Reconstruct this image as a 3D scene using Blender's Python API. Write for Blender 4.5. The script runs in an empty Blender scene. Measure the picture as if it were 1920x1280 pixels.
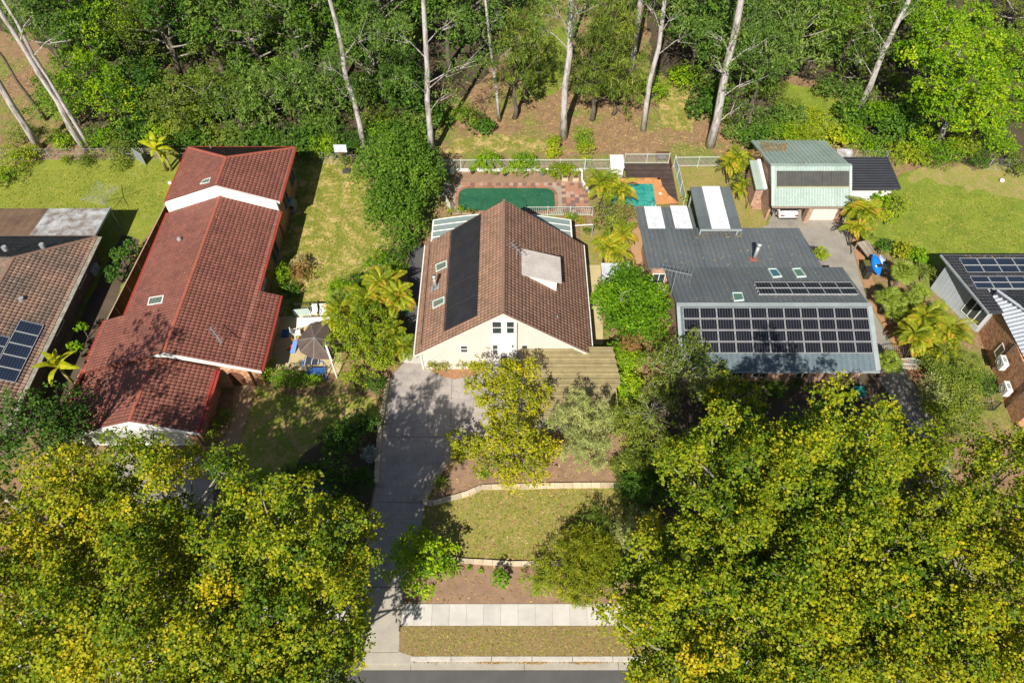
import bpy, bmesh, math, random
import numpy as np
from mathutils import Vector, Matrix
V = Vector
C = bpy.context.scene.collection
R = math.radians
# ------------------------------------------------------------------ camera, sky, sun, exposure
CAM_H, FPX, PITCH = 46.0, 1333.0, R(53.3)
cd = bpy.data.cameras.new('camera'); cam = bpy.data.objects.new('camera', cd); C.objects.link(cam)
cam.location = (0, 0, CAM_H); cam.rotation_euler = (R(90) - PITCH, 0, 0)
cd.sensor_width = 36.0; cd.lens = FPX / 1920 * 36; cd.clip_start = .5; cd.clip_end = 900
bpy.context.scene.camera = cam
SUN = V((.26, 1.0, -1.0))                       # direction in which the light travels
w = bpy.data.worlds.new('World'); bpy.context.scene.world = w; w.use_nodes = True
sky = w.node_tree.nodes.new('ShaderNodeTexSky'); sky.sky_type = 'NISHITA'; sky.sun_disc = False
sky.sun_elevation = math.atan(1 / math.hypot(SUN.x, SUN.y)); sky.sun_rotation = math.atan2(-SUN.x, -SUN.y)
w.node_tree.links.new(sky.outputs[0], w.node_tree.nodes['Background'].inputs[0])
w.node_tree.nodes['Background'].inputs[1].default_value = .05
sd = bpy.data.lights.new('sun', 'SUN'); sd.energy = 5.0; sd.angle = R(.5); sd.color = (1, .93, .82)
sun = bpy.data.objects.new('sun', sd); C.objects.link(sun); sun.location = (-20, -40, 80)
sun.rotation_euler = SUN.to_track_quat('-Z', 'Y').to_euler()
vs = bpy.context.scene.view_settings
vs.view_transform = 'Standard'; vs.look = 'None'; vs.gamma = 1; vs.use_curve_mapping = False; vs.exposure = .62
bpy.context.scene.cycles.max_bounces = 6
bpy.context.scene.cycles.transparent_max_bounces = 6

# ------------------------------------------------------------------ measuring helpers: the survey is taken from photo coordinates
def ray(x, y):
    u = (x - 960) / FPX; v = (y - 640) / FPX
    return V((u, math.cos(PITCH) - math.sin(PITCH) * v, -(math.sin(PITCH) + math.cos(PITCH) * v)))
def P(x, y, h=0.0):
    r = ray(x, y); t = (CAM_H - h) / -r.z
    return V((r.x * t, r.y * t, h))
def atY(x, y, Y):
    r = ray(x, y); t = Y / r.y
    return V((r.x * t, Y, CAM_H + r.z * t))
def hit(x, y, p0, n):
    r = ray(x, y); o = V((0, 0, CAM_H)); t = (p0 - o).dot(n) / r.dot(n)
    return o + r * t

# ------------------------------------------------------------------ materials
def node_mat(name):
    m = bpy.data.materials.new(name); m.use_nodes = True
    nt = m.node_tree; b = nt.nodes['Principled BSDF']
    return m, nt, b
def N(nt, t, **k):
    n = nt.nodes.new(t)
    for a, v in k.items():
        if a.startswith('i_'): n.inputs[int(a[2:])].default_value = v
        else: setattr(n, a, v)
    return n
def ramp(nt, src, stops):
    r = nt.nodes.new('ShaderNodeValToRGB'); el = r.color_ramp.elements
    while len(el) < len(stops): el.new(.5)
    for e, (p, c) in zip(el, stops): e.position = p; e.color = (*c, 1)
    nt.links.new(src, r.inputs[0]); return r.outputs[0]
def noise(nt, scale, detail=6, rough=.6, vec=None, dist=0):
    n = nt.nodes.new('ShaderNodeTexNoise'); n.inputs['Scale'].default_value = scale
    n.inputs['Detail'].default_value = detail; n.inputs['Roughness'].default_value = rough; n.inputs['Distortion'].default_value = dist
    if vec is None:
        g = nt.nodes.new('ShaderNodeNewGeometry'); vec = g.outputs['Position']
    nt.links.new(vec, n.inputs['Vector']); return n.outputs['Fac']
def mix(nt, fac, a, b, mode='MIX'):
    m = nt.nodes.new('ShaderNodeMix'); m.data_type = 'RGBA'; m.blend_type = mode
    for i, s in ((0, fac), (6, a), (7, b)):
        if isinstance(s, (float, int)): m.inputs[i].default_value = s
        elif isinstance(s, tuple): m.inputs[i].default_value = (*s, 1)
        else: nt.links.new(s, m.inputs[i])
    return m.outputs[2]
def bump(nt, b, h, strength=.4, dist=.02):
    n = nt.nodes.new('ShaderNodeBump'); n.inputs['Strength'].default_value = strength; n.inputs['Distance'].default_value = dist
    nt.links.new(h, n.inputs['Height']); nt.links.new(n.outputs[0], b.inputs['Normal'])
_mats = {}
def mat(name, c1, c2=None, scale=3., rough=.8, bmp=.3, fine=18., metal=0., spots=None, tint=False, coat=0):
    """two-tone surface with big and fine noise; spots=(colour, threshold, scale)"""
    if name in _mats: return _mats[name]
    m, nt, b = node_mat(name); c2 = c2 or tuple(x * .8 for x in c1)
    f = noise(nt, scale); col = ramp(nt, f, ((.35, c1), (.68, c2)))
    f2 = noise(nt, fine, 4)
    d = ramp(nt, f2, ((.25, (.78, .78, .78)), (.75, (1.12, 1.12, 1.12))))
    col = mix(nt, 1., col, d, 'MULTIPLY')
    if spots:
        s = noise(nt, spots[2], 5, .7); k = ramp(nt, s, ((spots[1], (0, 0, 0)), (spots[1] + .05, (1, 1, 1))))
        col = mix(nt, k, col, spots[0])
    if tint:
        a = N(nt, 'ShaderNodeAttribute', attribute_name='tint')
        t = ramp(nt, a.outputs['Fac'], ((0, (.74, .74, .74)), (.5, (.98, .98, .98)), (1, (1.25, 1.22, 1.2))))
        col = mix(nt, 1., col, t, 'MULTIPLY')
    nt.links.new(col, b.inputs['Base Color']); b.inputs['Roughness'].default_value = rough; b.inputs['Metallic'].default_value = metal
    if coat: b.inputs['Coat Weight'].default_value = coat
    if bmp: bump(nt, b, f2, bmp)
    _mats[name] = m; return m
def leafmat(name, stops, trans=.24, rough=.6):
    if name in _mats: return _mats[name]
    stops = tuple((q, (c[0] * 1.12, c[1] * 1.1, c[2])) for q, c in stops)
    m, nt, b = node_mat(name); a = N(nt, 'ShaderNodeAttribute', attribute_name='tint')
    col = ramp(nt, a.outputs['Fac'], stops)
    nt.links.new(col, b.inputs['Base Color']); b.inputs['Roughness'].default_value = rough
    b.inputs['Specular IOR Level'].default_value = .22
    tr = N(nt, 'ShaderNodeBsdfTranslucent'); tc = mix(nt, 1., col, (1.25, 1.3, .5), 'MULTIPLY'); nt.links.new(tc, tr.inputs[0])
    ms = N(nt, 'ShaderNodeMixShader'); ms.inputs[0].default_value = trans
    nt.links.new(b.outputs[0], ms.inputs[1]); nt.links.new(tr.outputs[0], ms.inputs[2])
    nt.links.new(ms.outputs[0], nt.nodes['Material Output'].inputs[0]); _mats[name] = m; return m
L_STREET = leafmat('leaf street', ((0, (.02, .06, .004)), (.33, (.09, .16, .006)), (.6, (.25, .28, .008)), (1, (.50, .38, .012))))
L_MAPLE = leafmat('leaf olive gold', ((0, (.06, .10, .008)), (.45, (.24, .27, .01)), (1, (.55, .44, .015))))
L_EUC = leafmat('leaf eucalypt', ((0, (.03, .075, .012)), (.5, (.10, .18, .028)), (1, (.24, .33, .07))))
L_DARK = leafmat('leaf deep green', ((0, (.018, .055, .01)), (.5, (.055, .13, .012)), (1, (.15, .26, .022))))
L_OLIVE = leafmat('leaf olive', ((0, (.045, .08, .012)), (.5, (.14, .20, .024)), (1, (.32, .34, .05))))
L_BRIGHT = leafmat('leaf bright', ((0, (.04, .12, .004)), (.5, (.14, .28, .006)), (1, (.40, .48, .012))))
L_LIME = leafmat('leaf lime', ((0, (.08, .15, .008)), (.5, (.22, .30, .012)), (1, (.48, .46, .02))))
L_GREY = leafmat('leaf grey green', ((0, (.13, .16, .05)), (.5, (.30, .34, .12)), (1, (.50, .52, .22))))
L_SILVER = leafmat('leaf silver', ((0, (.12, .16, .16)), (.5, (.25, .30, .30)), (1, (.42, .46, .44))))
L_PALM = leafmat('leaf palm', ((0, (.06, .12, .01)), (.5, (.22, .28, .015)), (.85, (.50, .42, .03)), (1, (.5, .25, .05))), .25, .55)
L_FAN = leafmat('leaf fan palm', ((0, (.05, .10, .01)), (.6, (.17, .24, .03)), (1, (.40, .36, .06))), .2, .55)
L_BANANA = leafmat('leaf banana', ((0, (.12, .22, .01)), (.6, (.38, .42, .02)), (1, (.6, .4, .03))), .35, .4)
L_RUST = leafmat('leaf rust', ((0, (.12, .10, .02)), (.5, (.26, .15, .05)), (1, (.42, .22, .10))))
L_STRAW = leafmat('leaf straw', ((0, (.16, .17, .05)), (.5, (.36, .32, .14)), (1, (.55, .45, .24))))
BARK = mat('bark', (.16, .13, .10), (.08, .065, .05), 4, .9, .6, 20)
def euc_bark():
    m, nt, b = node_mat('gum bark'); tc = N(nt, 'ShaderNodeNewGeometry'); mp = N(nt, 'ShaderNodeMapping'); mp.inputs['Scale'].default_value = (3, 3, .6)
    nt.links.new(tc.outputs['Position'], mp.inputs[0]); f = noise(nt, 1.3, 8, .75, mp.outputs[0], .4)
    c = ramp(nt, f, ((.34, (.12, .09, .07)), (.44, (.28, .25, .23)), (.56, (.50, .47, .46)), (.66, (.40, .37, .36)), (.78, (.22, .18, .16))))
    nt.links.new(c, b.inputs[0]); b.inputs['Roughness'].default_value = .8; bump(nt, b, f, .5, .05); return m
GUM = euc_bark()
TWIG = mat('pale twig', (.40, .36, .31), (.24, .21, .17), 6, .85, .3)

# ------------------------------------------------------------------ mesh building
class MB:
    def __init__(s): s.v = []; s.f = []; s.t = []; s.m = []
    def add(s, vs, fs, tint=.5, mi=0):
        o = len(s.v); s.v += [tuple(v) for v in vs]; s.f += [tuple(i + o for i in f) for f in fs]
        s.t += [tint] * len(fs); s.m += [mi] * len(fs); return s
    def prism(s, pts, off, tint=.5, mi=0):
        pts = [V(p) for p in pts]; off = V(off); n = len(pts)
        vs = pts + [p + off for p in pts]
        fs = [tuple(range(n)), tuple(range(2 * n - 1, n - 1, -1))] + [(i, (i + 1) % n, (i + 1) % n + n, i + n)[::-1] for i in range(n)]
        return s.add(vs, fs, tint, mi)
    def box(s, x0, x1, y0, y1, z0, z1, tint=.5, mi=0):
        return s.prism([(x0, y0, z0), (x0, y1, z0), (x1, y1, z0), (x1, y0, z0)], (0, 0, z1 - z0), tint, mi)
    def bar(s, a, b, w_, h_=None, up=(0, 0, 1), tint=.5, mi=0):
        a = V(a); b = V(b); d = (b - a).normalized(); up = V(up)
        if abs(d.dot(up)) > .99: up = V((1, 0, 0))
        r = d.cross(up).normalized(); u = r.cross(d); h_ = h_ or w_
        c = [(r * i * w_ / 2 + u * j * h_ / 2) for i, j in ((-1, -1), (1, -1), (1, 1), (-1, 1))]
        return s.prism([a + q for q in c], b - a, tint, mi)
    def tube(s, pts, rads, n=6, tint=.5, mi=0, cap=True):
        pts = [V(p) for p in pts]; vs = []; fs = []
        for i, p in enumerate(pts):
            d = (pts[min(i + 1, len(pts) - 1)] - pts[max(i - 1, 0)]).normalized()
            q = V((1, 0, 0)) if abs(d.x) < .8 else V((0, 1, 0)); a = d.cross(q).normalized(); b = d.cross(a)
            for k in range(n):
                t = 2 * math.pi * k / n; vs.append(p + (a * math.cos(t) + b * math.sin(t)) * rads[i])
        for i in range(len(pts) - 1):
            for k in range(n): fs.append((i * n + k, i * n + (k + 1) % n, (i + 1) * n + (k + 1) % n, (i + 1) * n + k))
        if cap: fs += [tuple(range(n))[::-1], tuple(range((len(pts) - 1) * n, len(pts) * n))]
        return s.add(vs, fs, tint, mi)
    def disc(s, c, r, h, n=16, tint=.5, mi=0):
        c = V(c); return s.prism([c + V((math.cos(-a), math.sin(-a), 0)) * r for a in [2 * math.pi * k / n for k in range(n)]], (0, 0, h), tint, mi)
    def build(s, name, m, parent=None, smooth=False, kind=None):
        o = V((0, 0, 0)) if parent is None else V(parent['base'])
        me = bpy.data.meshes.new(name); me.from_pydata([(v[0] - o.x, v[1] - o.y, v[2] - o.z) for v in s.v], [], s.f)
        for q in (m if isinstance(m, (list, tuple)) else [m]): me.materials.append(q)
        if any(s.m): me.polygons.foreach_set('material_index', s.m)
        a = me.attributes.new('tint', 'FLOAT', 'FACE'); a.data.foreach_set('value', s.t)
        if smooth: me.polygons.foreach_set('use_smooth', [True] * len(s.f))
        me.update(); return link(name, me, parent, kind)
def link(name, me, parent=None, kind=None):
    ob = bpy.data.objects.new(name, me); C.objects.link(ob)
    if parent is not None:
        ob.parent = parent; ob['base'] = list(parent['base'])
    if kind: ob['kind'] = kind
    return ob
def np_mesh(name, vs, quads, tint, m, parent=None, kind=None, base=None):
    me = bpy.data.meshes.new(name); o = np.array(parent['base'] if parent is not None else (0, 0, 0)) if base is None else np.array(base)
    n = len(vs); q = len(quads); me.vertices.add(n); me.vertices.foreach_set('co', (vs - o).astype(np.float32).ravel())
    me.loops.add(q * 4); me.loops.foreach_set('vertex_index', quads.astype(np.int32).ravel())
    me.polygons.add(q); me.polygons.foreach_set('loop_start', np.arange(0, q * 4, 4, dtype=np.int32))
    try: me.polygons.foreach_set('loop_total', np.full(q, 4, dtype=np.int32))
    except Exception: pass
    a = me.attributes.new('tint', 'FLOAT', 'FACE'); a.data.foreach_set('value', tint.astype(np.float32))
    me.materials.append(m); me.update(); me.validate()
    return link(name, me, parent, kind)
def thing(name, label, cat, loc=(0, 0, 0), group=None):
    o = bpy.data.objects.new(name, None); C.objects.link(o); o.empty_display_size = .3
    o.location = loc; o['base'] = list(loc); o['label'] = label; o['category'] = cat
    if group: o['group'] = group
    return o
def tag(o, label, cat, group=None):
    o['label'] = label; o['category'] = cat
    if group: o['group'] = group
    return o
def dup(root, loc, rotz=0, label=None, scale=1, group=None):
    r = root.copy(); C.objects.link(r); r.location = loc; r.rotation_euler = (0, 0, rotz); r.scale = (scale,) * 3; r['base'] = list(loc)
    if label: r['label'] = label
    if group: r['group'] = group
    for ch in list(root.children):
        c = ch.copy(); C.objects.link(c); c.parent = r
        for g in ch.children:
            d = g.copy(); C.objects.link(d); d.parent = c
    return r
def structure(o): o['kind'] = 'structure'; return o
def rough(pts, amp, step, seed=1):
    rr = random.Random(seed); out = []
    for i, a in enumerate(pts):
        b = pts[(i + 1) % len(pts)]; L = math.hypot(b[0] - a[0], b[1] - a[1]); n = max(1, int(L / step))
        for k in range(n):
            t = k / n; out.append((a[0] + (b[0] - a[0]) * t + rr.uniform(-amp, amp) * (k > 0), a[1] + (b[1] - a[1]) * t + rr.uniform(-amp, amp) * (k > 0)))
    return out
def sheet(name, px, z, m, amp=0, step=12, thick=0):
    if amp: px = rough(px, amp, step, len(px))
    pts = [P(x, y, 0) for x, y in px]
    b = MB()
    if thick: b.prism([(p.x, p.y, z - thick) for p in pts], (0, 0, thick))
    else: b.add([(p.x, p.y, z) for p in pts], [tuple(range(len(pts)))])
    o = structure(b.build(name, m))
    bm = bmesh.new(); bm.from_mesh(o.data); bmesh.ops.recalc_face_normals(bm, faces=bm.faces)
    if not thick:
        for f in bm.faces:
            if f.normal.z < 0: f.normal_flip()
    bm.to_mesh(o.data); bm.free(); return o

# ------------------------------------------------------------------ roof surfaces
def pnormal(pts):
    n = (pts[1] - pts[0]).cross(pts[2] - pts[0]).normalized(); return n if n.z > 0 else -n
def surface(parent, name, pts, m, style='tile', w_=.285, L=.33, lift=.02, along=False, seed=1):
    """real courses of roof tiles, or ribbed sheet, laid over one convex roof plane and cut to its outline"""
    pts = [V(p) for p in pts]; n = pnormal(pts); ctr = sum(pts, V()) / len(pts)
    d = V((n.x, n.y, 0)); d = (d - n * d.dot(n)).normalized() if d.length > .02 else V((0, -1, 0))
    if d.z > 0: d = -d
    a = n.cross(d).normalized()
    if along: a, d = d, a
    A = [(p - ctr).dot(a) for p in pts]; D = [(p - ctr).dot(d) for p in pts]
    a0, a1, d0, d1 = min(A) - .3, max(A) + .3, min(D) - .3, max(D) + .3
    an = np.array(a); dn = np.array(d); nn = np.array(n); c0 = np.array(ctr + n * lift)
    if style == 'tile':
        prof = [(0, 0), (.10, .034), (.82, .028), (1, 0)]; nc = int((a1 - a0) / w_) + 1; nr = int((d1 - d0) / L) + 1
        I, J = np.meshgrid(np.arange(nr), np.arange(nc), indexing='ij'); I = I.ravel(); J = J.ravel()
        rg = np.random.default_rng(seed); jz = rg.normal(0, .004, len(I)); vs = []
        for row in range(3):
            for u, hgt in prof:
                aa = a0 + (J + u * .985) * w_; dd = d0 + (I + (0 if row == 0 else 1.06)) * L
                hh = hgt + (0 if row == 0 else .035) + jz if row < 2 else np.zeros(len(I)) - .01
                vs.append(c0 + aa[:, None] * an + dd[:, None] * dn + hh[:, None] * nn)
        vs = np.stack(vs, 1).reshape(-1, 3)
        q = [(k, k + 1, k + 5, k + 4) for k in range(3)] + [(k + 4, k + 5, k + 9, k + 8) for k in range(3)]
        qs = (np.array(q)[None] + (np.arange(len(I)) * 12)[:, None, None]).reshape(-1, 4)
        tn = np.repeat(np.clip(rg.normal(.5, .16, len(I)) , 0, 1), 6)
    else:
        prof = [(0, 0), (.78, 0), (.83, .9), (.95, .9), (1, 0)] if style == 'rib' else [(0, 0), (.25, .7), (.5, 1), (.75, .7), (1, 0)]
        hgt = .035 if style == 'rib' else .02
        nc = int((a1 - a0) / w_) + 1; J = np.arange(nc); vs = []
        for dd in (d0, d1):
            for u, h_ in prof: vs.append(c0 + (a0 + (J + u) * w_)[:, None] * an + dd * dn + h_ * hgt * nn)
        vs = np.stack(vs, 1).reshape(-1, 3)
        qs = (np.array([(k, k + 1, k + 6, k + 5) for k in range(4)])[None] + (J * 10)[:, None, None]).reshape(-1, 4)
        rg = np.random.default_rng(seed); tn = np.repeat(np.clip(rg.normal(.5, .07, nc), 0, 1), 4)
    o = np_mesh(name, vs, qs, tn, m, parent, 'stuff')
    bm = bmesh.new(); bm.from_mesh(o.data); b0 = V(parent['base']); k = len(pts)
    for i in range(k):
        p, q_ = pts[i], pts[(i + 1) % k]; e = (q_ - p).normalized(); out = e.cross(n)
        if out.dot(ctr - p) > 0: out = -out
        bmesh.ops.bisect_plane(bm, geom=bm.verts[:] + bm.edges[:] + bm.faces[:], plane_co=p - b0, plane_no=out, clear_outer=True)
    bmesh.ops.recalc_face_normals(bm, faces=bm.faces)
    bm.to_mesh(o.data); bm.free(); return o
def roof(parent, pts, m, deck, style='tile', thick=.1, name=None, **k):
    pts = [V(p) for p in pts]; n = pnormal(pts); b = MB(); b.prism(pts, n * -thick)
    r = b.build('roof', deck, parent); nm = name or {'tile': 'roof_tiling', 'rib': 'roof_sheeting', 'cor': 'corrugated_sheeting'}[style]
    surface(r, nm, pts, m, style, **k); return r
_cap = {}
def ridge_caps(parent, a, b, m, r=.13, L=.42, n=pnormal):
    key = (m.name, r)
    if key not in _cap:
        q = MB(); pr = [(math.cos(t), math.sin(t)) for t in [math.pi * i / 5 for i in range(6)]]; vs = []
        for x, s in ((0, 1.), (L * .99, 1.14)):
            vs += [(x, -y * r * s, z * r * s * .8 - .03) for y, z in pr]
        vs += [(L * .99, -y * r * .98, z * r * .78 - .03) for y, z in pr]
        q.add(vs, [(i, i + 1, i + 7, i + 6) for i in range(5)] + [(i + 6, i + 7, i + 13, i + 12) for i in range(5)])
        me_o = q.build('ridge_tile', m); _cap[key] = me_o.data; bpy.data.objects.remove(me_o)
    a = V(a); b = V(b); D = (b - a).length; k = max(1, int(D / L)); d = (b - a) / D; s = d.cross(V((0, 0, 1))).normalized(); u = s.cross(d)
    for i in range(k):
        o = link('ridge_tile', _cap[key], parent)
        mm = Matrix((( d.x, -s.x, u.x), (d.y, -s.y, u.y), (d.z, -s.z, u.z))).to_4x4()
        mm.translation = a + d * (i * D / k) - V(parent['base']) + V((0, 0, .04)); o.matrix_local = mm
        o.scale.x = D / k / L
def frame_at(o, parent, org, x, y):
    x = x.normalized(); y = (y - x * y.dot(x)).normalized(); z = x.cross(y)
    m = Matrix(((x.x, y.x, z.x), (x.y, y.y, z.y), (x.z, y.z, z.z))).to_4x4(); m.translation = V(org) - V(parent['base']); o.matrix_local = m
# windows: parts with frame bars and a pane
WHITE = mat('white paint', (.78, .77, .74), (.70, .69, .66), 2, .5, .1)
def glassmat():
    m, nt, b = node_mat('window glass'); b.inputs['Base Color'].default_value = (.035, .05, .055, 1); b.inputs['Roughness'].default_value = .06
    b.inputs['Specular IOR Level'].default_value = .9; return m
GLASS = glassmat()
def window(parent, org, u, v, w_, h_, fm=None, cols=1, rows=1, t=.06, glass=None, name='window', d=.05):
    """org lower-left corner, u along, v up; frame stands proud along the normal"""
    u = V(u).normalized(); v = V(v).normalized(); n = u.cross(v); org = V(org); b = MB()
    def q(x0, x1, y0, y1, z): return [org + u * x0 + v * y0, org + u * x1 + v * y0, org + u * x1 + v * y1, org + u * x0 + v * y1]
    for x0, x1, y0, y1 in [(0, t, 0, h_), (w_ - t, w_, 0, h_), (t, w_ - t, 0, t), (t, w_ - t, h_ - t, h_)] + \
        [(w_ * i / cols - t / 2, w_ * i / cols + t / 2, t, h_ - t) for i in range(1, cols)] + [(t, w_ - t, h_ * i / rows - t / 2, h_ * i / rows + t / 2) for i in range(1, rows)]:
        b.prism(q(x0, x1, y0, y1, 0), n * d)
    f = b.build(name, fm or WHITE, parent)
    g = MB(); g.prism([p + n * .004 for p in q(t * .5, w_ - t * .5, t * .5, h_ - t * .5, 0)], n * .02); g.build('pane', glass or GLASS, f); return f
# ------------------------------------------------------------------ vegetation
LEAF = dict(broad=(.23, .17, .1), maple=(.21, .19, .15), narrow=(.30, .095, .75), fine=(.17, .09, .15), needle=(.55, .07, .5), weep=(.5, .06, 1.3), small=(.13, .09, .1), tuft=(.17, .12, .1))
def crown_arrays(blobs, leaf, dens, rg, clump=.75, low=-.35, scale=1., lobes=.22, gold=0.):
    L, W, droop = LEAF[leaf]; L *= scale; W *= scale; out = []; cc = []; bi = 0
    for c, r in blobs:
        c = np.array(c, float); r = np.array(r if hasattr(r, '__len__') else (r, r, r * .85), float)
        area = 4 * math.pi * (r.mean() ** 2); nc = max(6, int(area / (clump ** 2) * .75))
        d = rg.normal(size=(nc, 3)); d /= np.linalg.norm(d, axis=1)[:, None]
        d[:, 2] = np.where(d[:, 2] < low, -d[:, 2] * .6, d[:, 2])
        lb = rg.normal(size=(7, 3)); lb /= np.linalg.norm(lb, axis=1)[:, None]
        k = 1 + lobes * (np.max(d @ lb.T, axis=1) - .55) * 2 - lobes * .3
        rad = np.where(rg.random(nc) < .72, rg.uniform(.86, 1.06, nc), rg.uniform(.35, .86, nc)) * k
        pc = c + d * r * rad[:, None]; pc[:, 2] = np.maximum(pc[:, 2], .12)
        nl = max(4, int(dens * clump ** 2 / (L * W) * 1.15)); ct = rg.normal(0, .11, nc) + rg.normal(0, .10)
        q = rg.normal(size=(nc, nl, 3)); q /= np.linalg.norm(q, axis=2)[..., None]
        cs = clump * rg.uniform(.6, 1.25, nc)
        q = q * (rg.random((nc, nl, 1)) ** .45) * cs[:, None, None] * np.array([.72, .72, .5])
        p = (pc[:, None] + q).reshape(-1, 3); dr = np.repeat(d, nl, 0); n = len(p)
        nrm = dr * .35 + np.array([0, 0, .75]) + rg.normal(0, .55, (n, 3)); nrm /= np.linalg.norm(nrm, axis=1)[:, None]
        ax = rg.normal(size=(n, 3)) + dr * .5; ax[:, 2] -= droop; ax -= nrm * np.sum(ax * nrm, 1)[:, None] * (1 if droop < .4 else .3); ax /= np.linalg.norm(ax, axis=1)[:, None]
        sd_ = np.cross(nrm, ax); sd_ /= np.linalg.norm(sd_, axis=1)[:, None] + 1e-9
        s = rg.uniform(.65, 1.25, n)[:, None]
        v = np.stack([p - ax * L / 2 * s, p + sd_ * W / 2 * s - nrm * W * .12 + ax * L * .06 * s, p + ax * L / 2 * s, p - sd_ * W / 2 * s - nrm * W * .12 + ax * L * .06 * s], 1).reshape(-1, 3)
        v[:, 2] = np.maximum(v[:, 2], .02)
        t = np.clip(.45 + np.repeat(ct, nl) + rg.normal(0, .085, n) + gold, 0, 1); out.append((v, t)); cc.append(np.concatenate([pc, np.tile(c, (nc, 1))], 1))
    return np.concatenate([o[0] for o in out]), np.concatenate([o[1] for o in out]), np.concatenate(cc)
def plant(name, label, cat, base, blobs, lm, leaf='broad', dens=.55, clump=.75, trunk=None, tm=None, group=None, seed=1, scale=1., low=-.35, limbs=.25, twig=None, lobes=.22, crown='crown', gold=0.):
    """one tree or shrub: tapered trunk, limbs reaching into the clumps, and a crown of single leaves"""
    rg = np.random.default_rng(seed); rr = random.Random(seed); base = V(base)
    t = thing(name, label, cat, base, group)
    v, tn, cc = crown_arrays(blobs, leaf, dens, rg, clump, low, scale, lobes, gold)
    np_mesh(crown, v, np.arange(len(v)).reshape(-1, 4), tn, lm, t)
    r0 = trunk or .08; top = V(sum((np.array(b[0]) for b in blobs), np.zeros(3)) / len(blobs))
    pts = []; K = 6
    for i in range(K + 1):
        f = i / K; p = base.lerp(top, f)
        if 0 < i: p += V((rr.uniform(-1, 1), rr.uniform(-1, 1), 0)) * r0 * .7
        pts.append(p)
    pts[0].z = -.1
    MB().tube(pts, [r0 * (1.35 if i == 0 else 1 - .6 * i / K) for i in range(K + 1)], 7).build('trunk', tm or BARK, t, True)
    if limbs:
        b = MB(); idx = [i for i in range(len(cc)) if rr.random() < limbs][:110]
        if len(blobs) > 1 and r0 > .09:
            for q, _r in blobs[:26]:
                q = V([float(z) for z in q]); h = max(.3, min(.95, (q.z - base.z) / max(.5, top.z - base.z) * .7)); s = base.lerp(top, h); b.tube([s, s.lerp(q, .5) + V((rr.uniform(-.2, .2), rr.uniform(-.2, .2), -.1)), q], [r0 * .3, r0 * .2, r0 * .08], 5, cap=False)
        for i in idx:
            c = V([float(z) for z in cc[i][:3]]); s = V([float(z) for z in cc[i][3:]]) if len(blobs) > 1 else base.lerp(top, .6)
            m1 = s.lerp(c, .55) + V((rr.uniform(-.25, .25), rr.uniform(-.25, .25), rr.uniform(-.25, .05))); e = c + V((rr.uniform(-.2, .2), rr.uniform(-.2, .2), .22))
            k = min(.028, r0 * .2); b.tube([s, m1, e], [k, k * .7, k * .3], 4, cap=False)
        if b.v: b.build('limb', twig or tm or BARK, t)
    return t
def shrub(px, py, r, lm, leaf, label, name='shrub', cat='shrub', h=None, dens=.8, group=None, seed=None, clump=None, asp=.9, n=1, scale=.8, limbs=0, **k):
    """px,py = the middle of the plant in the picture"""
    hc = (h if h is not None else r * .75); c = P(px, py, hc); base = V((c.x, c.y, 0)); seed = seed or int(px * 7 + py)
    rr = random.Random(seed); bl = [((c.x, c.y, hc), (r, r, r * asp))]
    for i in range(n - 1):
        a = rr.uniform(0, 6.3); bl.append(((c.x + math.cos(a) * r * .6, c.y + math.sin(a) * r * .6, hc * rr.uniform(.7, 1.1)), r * rr.uniform(.5, .75)))
    return plant(name, label, cat, base, bl, lm, leaf, dens, clump or max(.22, r * .28), .05 + r * .02, group=group, seed=seed, scale=scale, limbs=limbs, **k)
# palm fronds: one mesh shared by every frond
def frond_mesh(name, L=2.2, n=16, arch=.9, lw=.09, ll=.65, m=None, seed=3, vee=.35, tb=.5):
    rr = random.Random(seed); b = MB(); pts = []
    for i in range(n + 1):
        f = i / n; pts.append(V((L * (f - .22 * f * f * arch), 0, L * (.42 * f - .62 * f * f * arch))))
    b.tube(pts[::2], [.025 * (1 - .7 * i / (n // 2)) for i in range(n // 2 + 1)], 4, .75)
    for i in range(2, n + 1):
        f = i / n; l = ll * math.sin(math.pi * min(1, .18 + f * .78)) + .08; d = (pts[i] - pts[i - 1]).normalized(); tt = min(1, max(0, rr.gauss(tb + .12 * f, .11)))
        for s in (-1, 1):
            for q in (0, .5):
                o = pts[i] - d * (q * L / n); dirv = (V((0, s, vee)) + d * .65).normalized(); e = o + dirv * l * rr.uniform(.85, 1.1) + V((0, 0, -.35 * l * l)); md = o + dirv * l * .5
                wv = d * lw / 2
                b.add([o - wv * .4, md - wv, e, md + wv], [(0, 1, 2, 3)], tt)
    ob = b.build(name, m); me = ob.data; bpy.data.objects.remove(ob); return me
def fan_mesh(L=1.3, m=None):
    b = MB(); b.tube([V((0, 0, 0)), V((L * .45, 0, L * .2))], [.02, .014], 4, .7); o = V((L * .45, 0, L * .2))
    for k in range(15):
        a = R(-105 + 210 * k / 14); l = L * .55 * (1 - .18 * abs(k - 7) / 7); d = V((math.cos(a), math.sin(a), .05 + .25 * math.cos(a))); s = V((-math.sin(a), math.cos(a), 0)) * .05 * L
        md = o + d * l * .55; e = o + d * l + V((0, 0, -.18 * L)); b.add([o, md - s, e, md + s], [(0, 1, 2, 3)], .35 + .4 * ((k * 37) % 10) / 10)
    ob = b.build('frond', m); me = ob.data; bpy.data.objects.remove(ob); return me
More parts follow.
